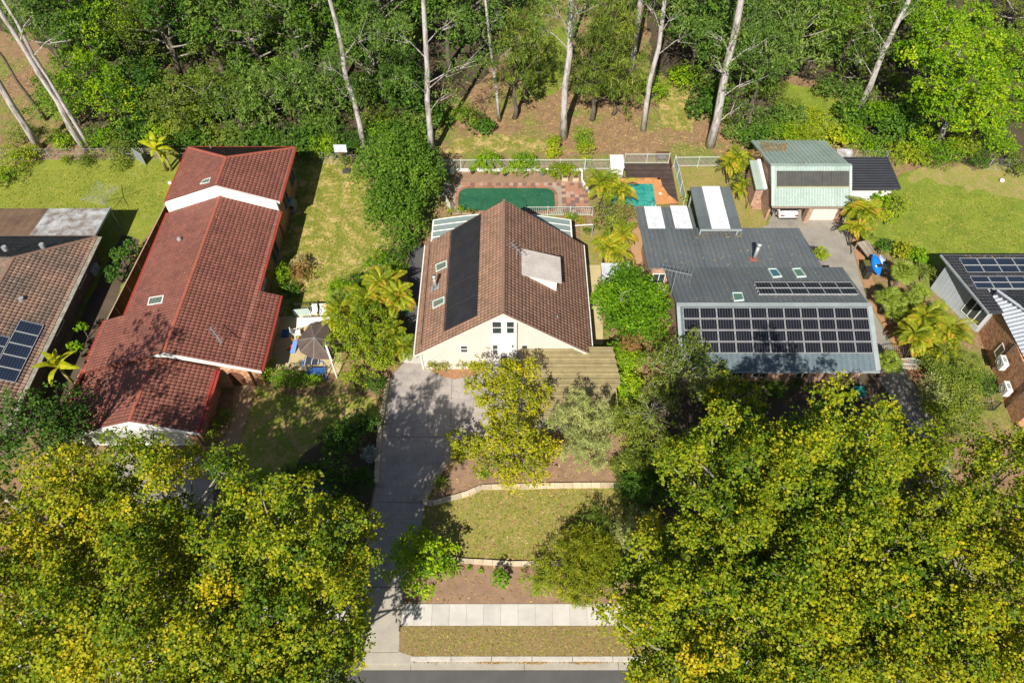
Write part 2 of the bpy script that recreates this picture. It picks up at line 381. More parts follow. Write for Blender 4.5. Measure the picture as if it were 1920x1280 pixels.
def blade_mesh(L=2.0, W=.5, m=None, fold=.12, arch=1., n=7, tint=.5):
    b = MB(); vs = []
    for i in range(n + 1):
        f = i / n; w_ = W / 2 * math.sin(math.pi * min(.97, .12 + .85 * f)) ** .6; x = L * (f - .15 * f * f * arch); z = L * (.55 * f - .75 * f * f * arch)
        vs += [V((x, -w_, z - fold * w_)), V((x, 0, z + .02)), V((x, w_, z - fold * w_))]
    rr = random.Random(5)
    for i in range(n):
        for j in (0, 1):
            o = i * 3 + j; b.add([vs[o], vs[o + 1], vs[o + 4], vs[o + 3]], [(0, 1, 2, 3)], min(1, max(0, tint + rr.uniform(-.25, .25))))
    ob = b.build('leaf', m); me = ob.data; bpy.data.objects.remove(ob); return me
FR = [frond_mesh('frond', 2.3, 22, .9, .055, .55, L_PALM, 3, tb=.2), frond_mesh('frond', 2.0, 20, 1.15, .055, .5, L_PALM, 4, tb=.36), frond_mesh('frond', 2.4, 22, 1.0, .055, .52, L_PALM, 5, tb=.5), frond_mesh('frond', 2.1, 20, 1.2, .055, .5, L_PALM, 6, tb=.62)]
FRG = [frond_mesh('frond', 2.6, 16, 1., .11, .7, L_FAN, 5)]
FAN = fan_mesh(1.5, L_FAN); BAN = blade_mesh(2.3, .62, L_BANANA); STRAP = blade_mesh(.95, .09, L_FAN, .3, 1., 4); STRAW = blade_mesh(.9, .05, L_STRAW, .3, 1.2, 4); SPIKE = blade_mesh(.8, .1, L_SILVER, .3, .5, 4)
def rosette(name, label, cat, px, py, hc, meshes, n=13, s=1., pitch=(-15, 70), stems=1, spread=.5, part='frond', tm=None, tr=.09, group=None, seed=None, clump_h=.25):
    """palm, cane clump, grass tuft: leaves set round one or several stem tops; px,py = the crown in the picture at height hc"""
    seed = seed or int(px * 3 + py * 5); rr = random.Random(seed); c = P(px, py, hc); t = thing(name, label, cat, (c.x, c.y, 0), group)
    for k in range(stems):
        a = rr.uniform(0, 6.28); q = spread * rr.uniform(.3, 1) if stems > 1 else 0; dx, dy = math.cos(a) * q, math.sin(a) * q; h = hc * rr.uniform(1 - clump_h, 1 + clump_h * .4) if stems > 1 else hc
        if hc > .5: MB().tube([V((c.x + dx * .3, c.y + dy * .3, -.05)), V((c.x + dx * .6, c.y + dy * .6, h * .5)), V((c.x + dx, c.y + dy, h))], [tr * 1.3, tr, tr * .8], 6).build('trunk', tm or BARK, t, True)
        for i in range(n):
            o = link(part, rr.choice(meshes), t); az = 2.4 * i + rr.uniform(-.3, .3); el = R(pitch[0] + (pitch[1] - pitch[0]) * (i + .5) / n + rr.uniform(-8, 8))
            o.matrix_local = Matrix.Translation((dx, dy, h)) @ Matrix.Rotation(az, 4, 'Z') @ Matrix.Rotation(-el, 4, 'Y') @ Matrix.Rotation(rr.uniform(-.3, .3), 4, 'X') @ Matrix.Scale(s * rr.uniform(.8, 1.1), 4)
    return t
# ------------------------------------------------------------------ the setting
M_LITTER = None
def ground_mat():
    m, nt, b = node_mat('leaf litter ground'); f = noise(nt, .16, 8, .62); f2 = noise(nt, 5, 8, .85); f3 = noise(nt, 1.3, 8, .75)
    c = ramp(nt, f3, ((.3, (.16, .10, .055)), (.55, (.27, .17, .09)), (.75, (.36, .25, .13))))
    g = ramp(nt, f3, ((.3, (.10, .13, .02)), (.7, (.24, .25, .05)))); k = ramp(nt, f, ((.47, (0, 0, 0)), (.58, (1, 1, 1))))
    c = mix(nt, k, c, g); c = mix(nt, 1., c, ramp(nt, f2, ((.32, (.4, .36, .32)), (.52, (1, 1, 1)), (.68, (1.75, 1.65, 1.5)))), 'MULTIPLY')
    nt.links.new(c, b.inputs[0]); b.inputs['Roughness'].default_value = .95; bump(nt, b, f2, .7, .06); return m
def lawn_mat(name, c1, c2, dry, thr, scale=.5, sc2=1.4):
    m, nt, b = node_mat(name); f = noise(nt, scale, 7, .65); f2 = noise(nt, 6, 8, .85); f3 = noise(nt, sc2, 8, .75)
    c = ramp(nt, f, ((.3, c1), (.7, c2))); k = ramp(nt, f3, ((thr, (0, 0, 0)), (thr + .13, (1, 1, 1)))); c = mix(nt, k, c, dry)
    c = mix(nt, 1., c, ramp(nt, f2, ((.32, (.42, .48, .35)), (.5, (1, 1, 1)), (.68, (1.6, 1.5, 1.4)))), 'MULTIPLY')
    nt.links.new(c, b.inputs[0]); b.inputs['Roughness'].default_value = .95; bump(nt, b, f2, .7, .05); return m
GROUND = ground_mat()
LAWN_G = lawn_mat('bright lawn', (.105, .16, .01), (.20, .25, .02), (.30, .27, .06), .54)
LAWN_L = lawn_mat('left lawn', (.13, .18, .012), (.23, .25, .025), (.34, .29, .09), .55)
LAWN_P = lawn_mat('patchy lawn', (.11, .14, .015), (.21, .22, .025), (.46, .34, .14), .47, .5, .8)
LAWN_D = lawn_mat('dry lawn', (.18, .18, .035), (.26, .23, .06), (.30, .21, .10), .5)
VERGE = lawn_mat('verge grass', (.20, .15, .06), (.24, .17, .07), (.27, .26, .06), .56)
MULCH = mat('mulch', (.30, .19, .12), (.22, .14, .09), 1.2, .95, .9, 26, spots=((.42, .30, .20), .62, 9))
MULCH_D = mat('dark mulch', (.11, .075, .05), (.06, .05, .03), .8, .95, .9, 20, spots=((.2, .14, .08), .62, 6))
def stampmat():
    m, nt, b = node_mat('stamped concrete'); g = N(nt, 'ShaderNodeNewGeometry'); br = N(nt, 'ShaderNodeTexBrick'); nt.links.new(g.outputs['Position'], br.inputs['Vector'])
    br.inputs['Scale'].default_value = 1; br.inputs['Brick Width'].default_value = .9; br.inputs['Row Height'].default_value = .6; br.inputs['Mortar Size'].default_value = .008
    br.inputs['Color1'].default_value = (.33, .30, .285, 1); br.inputs['Color2'].default_value = (.37, .335, .315, 1); br.inputs['Mortar'].default_value = (.21, .19, .18, 1)
    f = noise(nt, .7, 6, .7); f2 = noise(nt, 25, 3)
    c = mix(nt, 1., br.outputs[0], ramp(nt, f, ((.3, (.68, .68, .70)), (.5, (.98, .97, .96)), (.7, (1.18, 1.14, 1.1)))), 'MULTIPLY'); c = mix(nt, 1., c, ramp(nt, f2, ((.3, (.85, .85, .85)), (.7, (1.1, 1.1, 1.1)))), 'MULTIPLY')
    nt.links.new(c, b.inputs[0]); b.inputs['Roughness'].default_value = .75; bump(nt, b, f2, .3, .01); return m
STAMP = stampmat()
CONC = mat('pale concrete', (.56, .54, .50), (.46, .44, .41), .9, .85, .2, 30, tint=True)
CONC_W = mat('weathered concrete', (.40, .37, .31), (.33, .30, .25), 1.2, .9, .5, 22)
CONC_D = mat('old driveway concrete', (.30, .28, .245), (.22, .20, .175), .8, .9, .4, 20)
ASPH = mat('asphalt', (.095, .092, .092), (.075, .072, .072), .8, .9, .4, 40)
SAND = mat('sandstone', (.60, .50, .36), (.48, .39, .27), 2.5, .85, .4, 16, tint=True)
SANDP = mat('pale sand path', (.50, .41, .22), (.43, .35, .19), 1.5, .9, .3, 20)
gp = lambda pts, z, n, m: structure(MB().add([(x, y, z) for x, y in pts], [tuple(range(len(pts)))]).build(n, m))
kerbY = P(960, 1230).y; gutY = P(960, 1239).y; roadY = P(960, 1255).y
gp([(-140, kerbY), (140, kerbY), (140, 260), (-140, 260)], 0, 'ground', GROUND)
gp([(-140, -25), (140, -25), (140, roadY - .02), (-140, roadY - .02)], -.12, 'road', ASPH)
gut = structure(MB().prism([(-60, roadY, -.3), (60, roadY, -.3), (60, roadY, -.11), (-60, roadY, -.11)], (0, 0, .001)).build('gutter_bed', CONC_W))
xs = [-30, -24, -18, -11.9, P(668, 1247).x, P(770, 1247).x, P(983, 1247).x, P(1160, 1247).x, 12, 17, 22, 27, 33]
for i in range(len(xs) - 1):
    MB().prism([(xs[i] + .012, roadY, -.2), (xs[i + 1] - .012, roadY, -.2), (xs[i + 1] - .012, roadY, -.10), (xs[i] + .012, roadY, -.10)][::-1], (0, gutY - roadY, -.012), .4 + .2 * (i % 3 == 0)).build('gutter_slab', CONC_W, None and gut)['kind'] = 'structure'
x0k = P(770, 1235).x
for i in range(9):
    a = x0k + i * 2.45; MB().prism([(a + .012, gutY, -.2), (a + 2.43, gutY, -.2), (a + 2.43, gutY + .03, .03), (a + .012, gutY + .03, .03)][::-1], (0, kerbY - gutY - .03, 0)).build('kerb', mat('kerb concrete', (.52, .49, .44), (.42, .39, .35), 1.5, .85, .4, 18))['kind'] = 'structure'
for i in range(8):
    a = -31 + i * 2.6; MB().prism([(a + .012, gutY, -.2), (a + 2.58, gutY, -.2), (a + 2.58, gutY + .03, .03), (a + .012, gutY + .03, .03)][::-1], (0, kerbY - gutY - .03, 0)).build('kerb', _mats['kerb concrete'])['kind'] = 'structure'
sheet('crossover', [(640, 1243), (652, 1223), (746, 1223), (747, 1219), (776, 1230), (776, 1243)], .012, CONC_W, thick=.2)
sheet('crossover_slab', [(652, 1222), (672, 1101), (757, 1101), (747, 1222)], .012, CONC_W)
# footpath: every slab a piece of the footpath
fp = structure(sheet('footpath', [(757, 1131), (1560, 1131), (1600, 1172.5), (752, 1172.5)], .006, CONC_W)); fp['base'] = [0, 0, 0]
ya, yb = P(960, 1132).y, P(960, 1172).y; xx = P(754, 1150).x
for i in range(22):
    w_ = .8 if i == 0 else 1.08
    MB().box(xx + .01, xx + w_ - .01, yb, ya, .0, .034, .5 + .12 * math.sin(i * 2.3)).build('slab', CONC, fp); xx += w_
fp2 = structure(sheet('footpath', [(300, 1133), (665, 1133), (655, 1172), (280, 1172)], .006, CONC_W)); fp2['base'] = [0, 0, 0]
for i in range(7):
    a = P(660, 1152).x - 1.6 - i * 1.6; MB().box(a + .01, a + 1.59, yb, ya, 0, .034, .5).build('slab', CONC, fp2)
sheet('verge', [(750, 1173), (1600, 1173), (1600, 1229.5), (772, 1229.5), (747, 1221)], .016, VERGE, 1.2, 14)
sheet('verge', [(250, 1173), (655, 1173), (648, 1229), (250, 1229)], .016, VERGE, 1.2, 14)
# front garden of the gabled house
drive = [(765, 672), (738, 700), (728, 712), (724, 740), (718, 790), (709, 850), (705, 905), (690, 1000), (673, 1100), (757, 1100), (775, 1030), (790, 985), (795, 948), (815, 905), (840, 870), (862, 838), (925, 822), (1010, 815), (1120, 800), (1150, 790), (1150, 700), (1000, 690), (930, 688)]
sheet('driveway', drive, .012, STAMP)
for a, b_ in (((848, 700), (842, 862)), ((712, 818), (862, 820)), ((704, 940), (795, 942)), ((673, 1101), (757, 1101)), ((722, 745), (850, 746))):
    A = P(*a); B = P(*b_); MB().bar(A + V((0, 0, .014)), B + V((0, 0, .014)), .035, .004).build('control_joint', mat('joint', (.13, .12, .115), None, 3, .95))['kind'] = 'structure'
sheet('front_lawn', [(795, 950), (870, 922), (905, 913), (1175, 909), (1200, 1000), (1170, 1052), (960, 1056), (850, 1050), (770, 1030), (788, 985)], .010, LAWN_D, 1.5, 12)
sheet('mulch_bed', [(800, 945), (855, 872), (900, 835), (1000, 822), (1120, 800), (1185, 780), (1200, 908), (905, 912), (868, 920)], .014, MULCH, 1.2, 14)
sheet('mulch_bed', [(758, 1101), (775, 1040), (840, 1050), (960, 1055), (1180, 1050), (1200, 1131), (757, 1131)], .014, MULCH, 1.2, 14)
sheet('garden_bed', [(797, 680), (812, 698), (830, 706), (852, 711), (880, 707), (905, 699), (925, 688), (925, 678), (797, 676)], .03, mat('red leaf mulch', (.36, .17, .09), (.24, .15, .08), 1.5, .95, .9, 16, spots=((.42, .32, .12), .58, 5)), .6, 8)
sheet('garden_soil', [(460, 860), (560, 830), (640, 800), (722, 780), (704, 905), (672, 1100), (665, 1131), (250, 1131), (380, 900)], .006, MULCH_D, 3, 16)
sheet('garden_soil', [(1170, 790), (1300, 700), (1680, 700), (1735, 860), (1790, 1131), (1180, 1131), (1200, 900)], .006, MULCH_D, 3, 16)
sheet('front_lawn', [(478, 730), (560, 742), (640, 740), (720, 745), (722, 780), (640, 800), (570, 850), (520, 930), (400, 900), (440, 850), (465, 790)], .010, lawn_mat('shaded lawn', (.16, .20, .02), (.24, .27, .035), (.38, .26, .11), .47, .5, 1.0), 2, 14)
FLOOR_SHADE = mat('shade painted forest floor', (.085, .06, .035), (.05, .045, .02), .6, .95, .9, 9, spots=((.20, .14, .08), .6, 3))  # litter darkened: the shade under the dense trees is put into its colour
sheet('shade_painted_floor', [(140, 272), (200, 285), (330, 280), (560, 288), (700, 290), (812, 280), (820, 215), (905, 150), (960, 80), (985, 0), (1000, -60), (-400, -60), (-200, 60), (60, 60), (130, 140)], .006, FLOOR_SHADE, 6, 14)
sheet('shade_painted_floor', [(1225, 140), (1310, 170), (1345, 225), (1400, 262), (1470, 262), (1455, 170), (1480, 140), (1560, 160), (1605, 215), (1570, 262), (1660, 295), (1760, 300), (1850, 312), (2100, 316), (2200, 100), (2100, -60), (1200, -60)], .006, FLOOR_SHADE, 6, 14)
# the neighbours' yards
sheet('rear_lawn', [(-60, 330), (60, 302), (330, 298), (350, 330), (300, 400), (210, 560), (-60, 560)], .006, LAWN_L, 3, 14)
sheet('rear_lawn', [(553, 285), (680, 305), (735, 450), (700, 560), (600, 600), (500, 600), (530, 420)], .006, LAWN_P, 3, 14)
sheet('rear_lawn', [(1690, 325), (1740, 318), (1990, 330), (2080, 500), (1745, 500), (1655, 470), (1640, 430)], .006, LAWN_G, 3, 16)
sheet('rear_lawn_edge', [(1700, 335), (1730, 312), (2050, 318), (2080, 395), (1900, 372), (1760, 345)], .012, lawn_mat('worn lawn', (.20, .22, .035), (.27, .24, .07), (.34, .23, .12), .5), 9, 12)
sheet('rear_lawn', [(1262, 312), (1385, 312), (1445, 430), (1440, 440), (1270, 430)], .006, LAWN_D, 1.5, 14)
sheet('side_yard', [(1085, 420), (1125, 420), (1135, 500), (1098, 498)], .006, LAWN_D, 1.5, 10)
sheet('bush_grass', [(1470, 150), (1560, 175), (1600, 220), (1560, 262), (1440, 262)], .008, LAWN_G, 6, 14)
sheet('bush_grass', [(830, 285), (850, 262), (930, 250), (1010, 262), (1100, 285)], .008, LAWN_P, 4, 14)
sheet('bush_grass', [(1000, 60), (1060, 50), (1070, 160), (1010, 190), (975, 130)], .008, LAWN_G, 5, 14)
sheet('bush_grass', [(1225, 150), (1300, 160), (1300, 250), (1240, 240)], .008, LAWN_P, 4, 14)
sheet('side_path', [(766, 468), (797, 458), (792, 560), (784, 668), (758, 668), (762, 560)], .010, mat('dark path', (.10, .10, .105), (.07, .07, .075), 1, .9), 0)
sheet('front_step', [(755, 664), (800, 664), (800, 681), (752, 679)], .10, CONC, thick=.1)
sheet('sand_path', [(1100, 497), (1126, 497), (1131, 645), (1110, 646)], .012, SANDP)
sheet('brick_path', [(440, 724), (478, 722), (472, 760), (458, 800), (440, 850), (432, 885), (395, 900), (340, 890), (372, 870), (405, 850), (432, 800)], .012, mat('worn brick paving', (.36, .25, .13), (.28, .19, .10), 2, .9, .5, 14, spots=((.42, .33, .2), .6, 3)))
sheet('garage_apron', [(210, 852), (372, 852), (400, 880), (395, 1131), (250, 1131)], .008, CONC_D)
sheet('patio', [(500, 690), (520, 594), (640, 588), (640, 700)], .012, SANDP)
sheet('driveway', [(1430, 425), (1505, 418), (1590, 420), (1602, 480), (1625, 560), (1690, 680), (1735, 760), (1775, 850), (1800, 960), (1830, 1131), (1750, 1131), (1735, 960), (1722, 850), (1695, 780), (1640, 700), (1560, 600), (1480, 520)], .012, CONC_D)
sheet('carport_floor', [(1440, 424), (1450, 385), (1600, 385), (1592, 419)], .02, CONC_D)
sheet('bark_strip', [(1590, 430), (1612, 440), (1640, 540), (1700, 640), (1760, 760), (1790, 860), (1776, 852), (1736, 760), (1690, 675), (1626, 558)], .014, mat('orange bark', (.40, .21, .10), (.30, .17, .09), 2, .95, .8, 18))
sheet('side_strip', [(1178, 425), (1222, 430), (1240, 560), (1195, 560)], .010, mat('orange paving', (.42, .25, .13), (.36, .22, .12), 1.5, .9))
sheet('pool_surround', [(852, 342), (1092, 340), (1108, 395), (1105, 402), (845, 402), (850, 365)], .004, mat('paver joint sand', (.36, .29, .22), None, 3, .95))
sheet('pool_bed', [(848, 322), (1092, 322), (1092, 342), (850, 343)], .010, MULCH, .8, 10)
sheet('alley_shade_ground', [(228, 440), (262, 450), (205, 590), (120, 780), (60, 790), (150, 600)], .012, MULCH_D, 2, 14)  # dark mulch paints the alley's shade as well as its dark ground
# loose fallen leaves lying about
def litter(name, px, n, m, z=.03, s=.09, seed=1):
    rg = random.Random(seed); pts = [P(*q) for q in px]; x0, x1 = min(p.x for p in pts), max(p.x for p in pts); y0, y1 = min(p.y for p in pts), max(p.y for p in pts); b = MB()
    def ins(x, y):
        k = False
        for i in range(len(pts)):
            a, c = pts[i], pts[i - 1]
            if (a.y > y) != (c.y > y) and x < (c.x - a.x) * (y - a.y) / (c.y - a.y) + a.x: k = not k
        return k
    while len(b.f) < n:
        x, y = rg.uniform(x0, x1), rg.uniform(y0, y1)
        if not ins(x, y): continue
        a = rg.uniform(0, 6.3); r = s * rg.uniform(.5, 1.4); c_, s_ = math.cos(a) * r, math.sin(a) * r
        b.add([(x - c_, y - s_, z), (x + s_ * .5, y - c_ * .5, z + .02), (x + c_, y + s_, z + rg.uniform(0, .03)), (x - s_ * .5, y + c_ * .5, z + .015)], [(0, 1, 2, 3)], rg.random())
    o = b.build(name, m); o['kind'] = 'stuff'; return o
DRYL = leafmat('dry leaf', ((0, (.16, .09, .04)), (.5, (.32, .20, .09)), (1, (.48, .36, .18))), .1)
GRS = leafmat('grass tuft', ((0, (.10, .14, .015)), (.5, (.22, .25, .03)), (1, (.40, .36, .09))), .2)
litter('fallen_leaf', [(800, 945), (905, 835), (1185, 780), (1200, 1050), (850, 1050), (788, 985)], 1500, DRYL, seed=2)
litter('fallen_leaf', [(752, 1175), (1180, 1175), (1180, 1229), (772, 1229)], 350, DRYL, .03, .06, 3)
litter('fallen_leaf', [(757, 1060), (1150, 1060), (1150, 1130), (757, 1130)], 300, DRYL, seed=4)
litter('fallen_leaf', [(820, 150), (1340, 150), (1400, 288), (820, 288)], 2600, DRYL, .03, .13, 5)
litter('fallen_leaf', [(0, 120), (330, 120), (330, 270), (0, 270)], 1500, DRYL, .03, .14, 6)
litter('fallen_leaf', [(690, 700), (900, 700), (900, 830), (790, 985), (757, 1098), (680, 1098)], 120, DRYL, .03, .06, 7)
litter('fallen_leaf', [(1600, 300), (1900, 300), (1900, 470), (1700, 470)], 250, DRYL, .03, .07, 8)
litter('grass_tuft', [(800, 950), (905, 915), (1170, 912), (1170, 1048), (860, 1048), (790, 985)], 2600, GRS, .02, .08, 9)
litter('grass_tuft', [(560, 300), (680, 310), (720, 450), (680, 560), (560, 590), (530, 420)], 3500, GRS, .02, .10, 10)
litter('grass_tuft', [(0, 325), (320, 305), (300, 400), (200, 420), (0, 420)], 2500, GRS, .02, .10, 11)
litter('grass_tuft', [(752, 1175), (1180, 1175), (1180, 1229), (772, 1229)], 900, GRS, .02, .06, 12)
litter('fallen_leaf', [(862, 358), (1035, 356), (1035, 394), (862, 394)], 60, DRYL, .035, .05, 21)
litter('fallen_leaf', [(560, 300), (680, 310), (720, 450), (680, 560), (560, 590), (530, 420)], 500, DRYL, .03, .07, 22)

g_ = random.Random(5); b = MB()
for i in range(700):
    x = g_.choice([g_.uniform(-10, 9), g_.gauss(-1, .5), g_.gauss(1.2, .5), g_.gauss(4.5, .6)]); y = gutY - abs(g_.gauss(0, .05)) - .02; a = g_.uniform(0, 6.3); r = .05 * g_.uniform(.5, 1.3); z = -.095
    b.add([(x - math.cos(a) * r, y - math.sin(a) * r, z), (x + math.sin(a) * r * .5, y - math.cos(a) * r * .5, z + .02), (x + math.cos(a) * r, y + math.sin(a) * r, z), (x - math.sin(a) * r * .5, y + math.cos(a) * r * .5, z + .01)], [(0, 1, 2, 3)], g_.random())
b.build('fallen_leaf', DRYL)['kind'] = 'stuff'
litter('grass_tuft', [(1700, 350), (1900, 370), (1920, 470), (1750, 472), (1670, 440)], 2500, GRS, .02, .09, 31)
# ------------------------------------------------------------------ buildings
def brick_mat(name, c1, c2, mortar, s=1.0, extra=None):
    m, nt, b = node_mat(name); tc = N(nt, 'ShaderNodeNewGeometry'); sep = N(nt, 'ShaderNodeSeparateXYZ'); nt.links.new(tc.outputs['Position'], sep.inputs[0])
    ad = N(nt, 'ShaderNodeMath', operation='ADD'); nt.links.new(sep.outputs[0], ad.inputs[0]); nt.links.new(sep.outputs[1], ad.inputs[1])
    cb = N(nt, 'ShaderNodeCombineXYZ'); nt.links.new(ad.outputs[0], cb.inputs[0]); nt.links.new(sep.outputs[2], cb.inputs[1])
    br = N(nt, 'ShaderNodeTexBrick'); nt.links.new(cb.outputs[0], br.inputs['Vector']); br.inputs['Scale'].default_value = s
    br.inputs['Brick Width'].default_value = .24; br.inputs['Row Height'].default_value = .086; br.inputs['Mortar Size'].default_value = .008
    br.inputs['Color1'].default_value = (*c1, 1); br.inputs['Color2'].default_value = (*c2, 1); br.inputs['Mortar'].default_value = (*mortar, 1); br.inputs['Bias'].default_value = 0
    f = noise(nt, 1.5, 5); c = mix(nt, 1., br.outputs[0], ramp(nt, noise(nt, 4, 8, .8), ((.35, (.62, .6, .58)), (.65, (1.4, 1.35, 1.3)))), 'MULTIPLY')
    nt.links.new(c, b.inputs[0]); b.inputs['Roughness'].default_value = .9; bump(nt, b, br.outputs['Fac'], -.5, .01); return m
BR_RED = brick_mat('tan brick', (.40, .20, .09), (.30, .14, .06), (.36, .28, .2))
BR_MIX = brick_mat('mottled brick', (.46, .24, .16), (.20, .12, .09), (.52, .46, .38))
BR_ORG = brick_mat('orange brick', (.64, .34, .18), (.27, .11, .05), (.46, .34, .24))
T_RED = mat('red roof tile', (.26, .095, .068), (.19, .07, .052), .7, .7, .5, 14, tint=True, spots=((.40, .22, .17), .66, 6))
T_BROWN = mat('brown roof tile', (.32, .18, .125), (.24, .13, .09), .8, .8, .5, 14, tint=True, spots=((.42, .30, .23), .64, 7))
T_BROWN2 = mat('lighter brown roof tile', (.38, .215, .145), (.27, .165, .11), .7, .8, .5, 14, tint=True, spots=((.45, .36, .28), .62, 7))  # lighter brown, used for the left slope of the gable
T_OLD = mat('old mossy roof tile', (.33, .20, .14), (.15, .12, .10), .45, .85, .6, 12, tint=True, spots=((.40, .35, .30), .6, 5))
DK_RED = mat('red roof deck', (.20, .05, .035)); DK_BR = mat('brown roof deck', (.15, .08, .055)); CAPR = mat('red ridge cap', (.36, .10, .06), (.28, .08, .05), 2, .7, .3, 12)
CAPB = mat('brown ridge cap', (.24, .14, .10), (.17, .11, .08), 3, .8, .3, 12)
RENDER = mat('cream render', (.63, .59, .53), (.58, .54, .48), .8, .85, .15, 14)
TRIMW = mat('weathered white trim', (.74, .74, .72), (.62, .62, .60), 1.5, .6, .15, 12)
GUTR = mat('red gutter', (.34, .045, .03), (.26, .04, .03), 2, .4, .1)
GREYM = mat('slate grey steel', (.14, .158, .17), (.11, .128, .14), .35, .5, .1, 6, tint=True, spots=((.17, .18, .18), .68, 3))
GREYL = mat('light grey steel trim', (.30, .34, .35), None, 1, .5, .05)
PANELM = None
def pvmat(name, nx, ny, cell=(.007, .008, .012), line=(.09, .09, .10), lw=.06):
    m, nt, b = node_mat(name); tc = N(nt, 'ShaderNodeTexCoord'); sep = N(nt, 'ShaderNodeSeparateXYZ'); nt.links.new(tc.outputs['Object'], sep.inputs[0]); outs = []
    for i, n in ((0, nx), (1, ny)):
        mu = N(nt, 'ShaderNodeMath', operation='MULTIPLY', i_1=float(n)); nt.links.new(sep.outputs[i], mu.inputs[0])
        fr = N(nt, 'ShaderNodeMath', operation='FRACT'); nt.links.new(mu.outputs[0], fr.inputs[0])
        lt = N(nt, 'ShaderNodeMath', operation='LESS_THAN', i_1=lw); nt.links.new(fr.outputs[0], lt.inputs[0]); outs.append(lt.outputs[0])
    mx = N(nt, 'ShaderNodeMath', operation='MAXIMUM'); nt.links.new(outs[0], mx.inputs[0]); nt.links.new(outs[1], mx.inputs[1])
    f = noise(nt, 1.2, 4); cc = ramp(nt, f, ((.3, cell), (.7, tuple(x * 1.6 for x in cell))))
    c = mix(nt, mx.outputs[0], cc, line); nt.links.new(c, b.inputs[0]); b.inputs['Roughness'].default_value = .25; b.inputs['Specular IOR Level'].default_value = .35; return m
PV = pvmat('solar cells', 6, 1, lw=.10); PV2 = pvmat('solar cells square', 8, 5, (.008, .014, .03), (.06, .075, .10), .10)
ALU = mat('aluminium', (.62, .63, .64), (.5, .51, .52), 3, .35, .05, metal=.3); STEEL = mat('galvanised steel', (.55, .57, .58), (.42, .44, .46), 6, .4, .1, metal=.5)
_pv = {}
def panels(parent, tl, tr, bl, cols, rows, m, gap=.03, key='a', lift=.12, label=None, fm=None):
    """grid of framed solar modules between three corners on a roof plane"""
    tl, tr, bl = V(tl), V(tr), V(bl); x = (tr - tl); y = (tl - bl); wx = x.length / cols; wy = y.length / rows; n = x.cross(y).normalized()
    if key not in _pv:
        b = MB().box(0, 1, 0, 1, 0, .035); c = b.build('solar_panel', m); f = MB()
        for q in ((0, 1, 0, .028), (0, 1, .972, 1), (0, .02, .028, .972), (.98, 1, .028, .972)): f.box(*q, .03, .06)
        g = f.build('frame', fm or ALU); _pv[key] = (c.data, g.data); bpy.data.objects.remove(c); bpy.data.objects.remove(g)
    for j in range(rows):
        for i in range(cols):
            o = link('solar_panel', _pv[key][0], parent); org = bl + x.normalized() * (wx * i + gap / 2) + y.normalized() * (wy * j + gap / 2) + n * lift
            frame_at(o, parent, org, x, y); o.scale = (wx - gap, wy - gap, 1)
            g = link('frame', _pv[key][1], o)
    rails = MB()
    for j in range(rows):
        for f in (.25, .75):
            a = bl + y * ((j + f) / rows) + n * (lift * .5); rails.bar(a, a + x, .05, lift * .7, up=n)
    rails.build('rail', ALU, parent)
def onroof(plane, pts): return [hit(x, y, plane[0], plane[1]) for x, y in pts]
def plane(*p):
    p = [V(q) for q in p]; return (p[0], pnormal(p))
SKYL = mat('skylight lining', (.62, .72, .66), (.55, .64, .60), 2, .5, .05)
def skylight(parent, pl, px, fm=None, rise=.12, blue=False, label=None):
    """px: corners tl,tr,br,bl in the picture, on the roof plane"""
    q = onroof(pl, px); n = pl[1]; b = MB(); tl, tr, br, bl = q
    def inset(f): c = sum(q, V()) / 4; return [p.lerp(c, f) for p in q]
    i1 = inset(.16)
    for k in range(4):
        a, c, d, e = q[k], q[(k + 1) % 4], i1[(k + 1) % 4], i1[k]; b.prism([a, c, d, e], n * rise)
    f = b.build('skylight', fm or SKYL, parent); i2 = inset(.15); g = MB().prism([p + n * rise * .45 for p in i2], n * .02); g.build('pane', GLASS_B if blue else GLASS_G, f); return f
def gm(name, c):
    m, nt, b = node_mat(name); b.inputs['Base Color'].default_value = (*c, 1); b.inputs['Roughness'].default_value = .15; return m
GLASS_G = gm('green tinted glass', (.10, .19, .15)); GLASS_B = gm('blue tinted glass', (.04, .14, .20)); GLASS_W = gm('bright glass', (.62, .70, .70))
def antenna(px, top, base_h, label, mast_h=1.6, span=1.6, n=6, yaw=.5, ele=.5):
    b0 = hit(px[0], px[1], V((0, 0, base_h)), V((0, 0, 1))) if isinstance(base_h, float) else hit(px[0], px[1], *base_h)
    t = thing('tv_antenna', label, 'antenna', b0); tp = b0 + V((0, 0, mast_h))
    MB().tube([b0 - V((0, 0, .1)), tp], [.03, .022], 6).build('mast', STEEL, t)
    d = V((math.cos(yaw), math.sin(yaw), .05)); s = V((-d.y, d.x, 0)); b = MB().bar(tp - d * span * .5, tp + d * span * .5, .035); b.build('boom', STEEL, t); e = MB()
    for i in range(n):
        c = tp + d * span * (i / (n - 1) - .5); l = ele * (.6 + .5 * i / n); e.bar(c - s * l, c + s * l, .018)
    e.build('rod', STEEL, t); return t

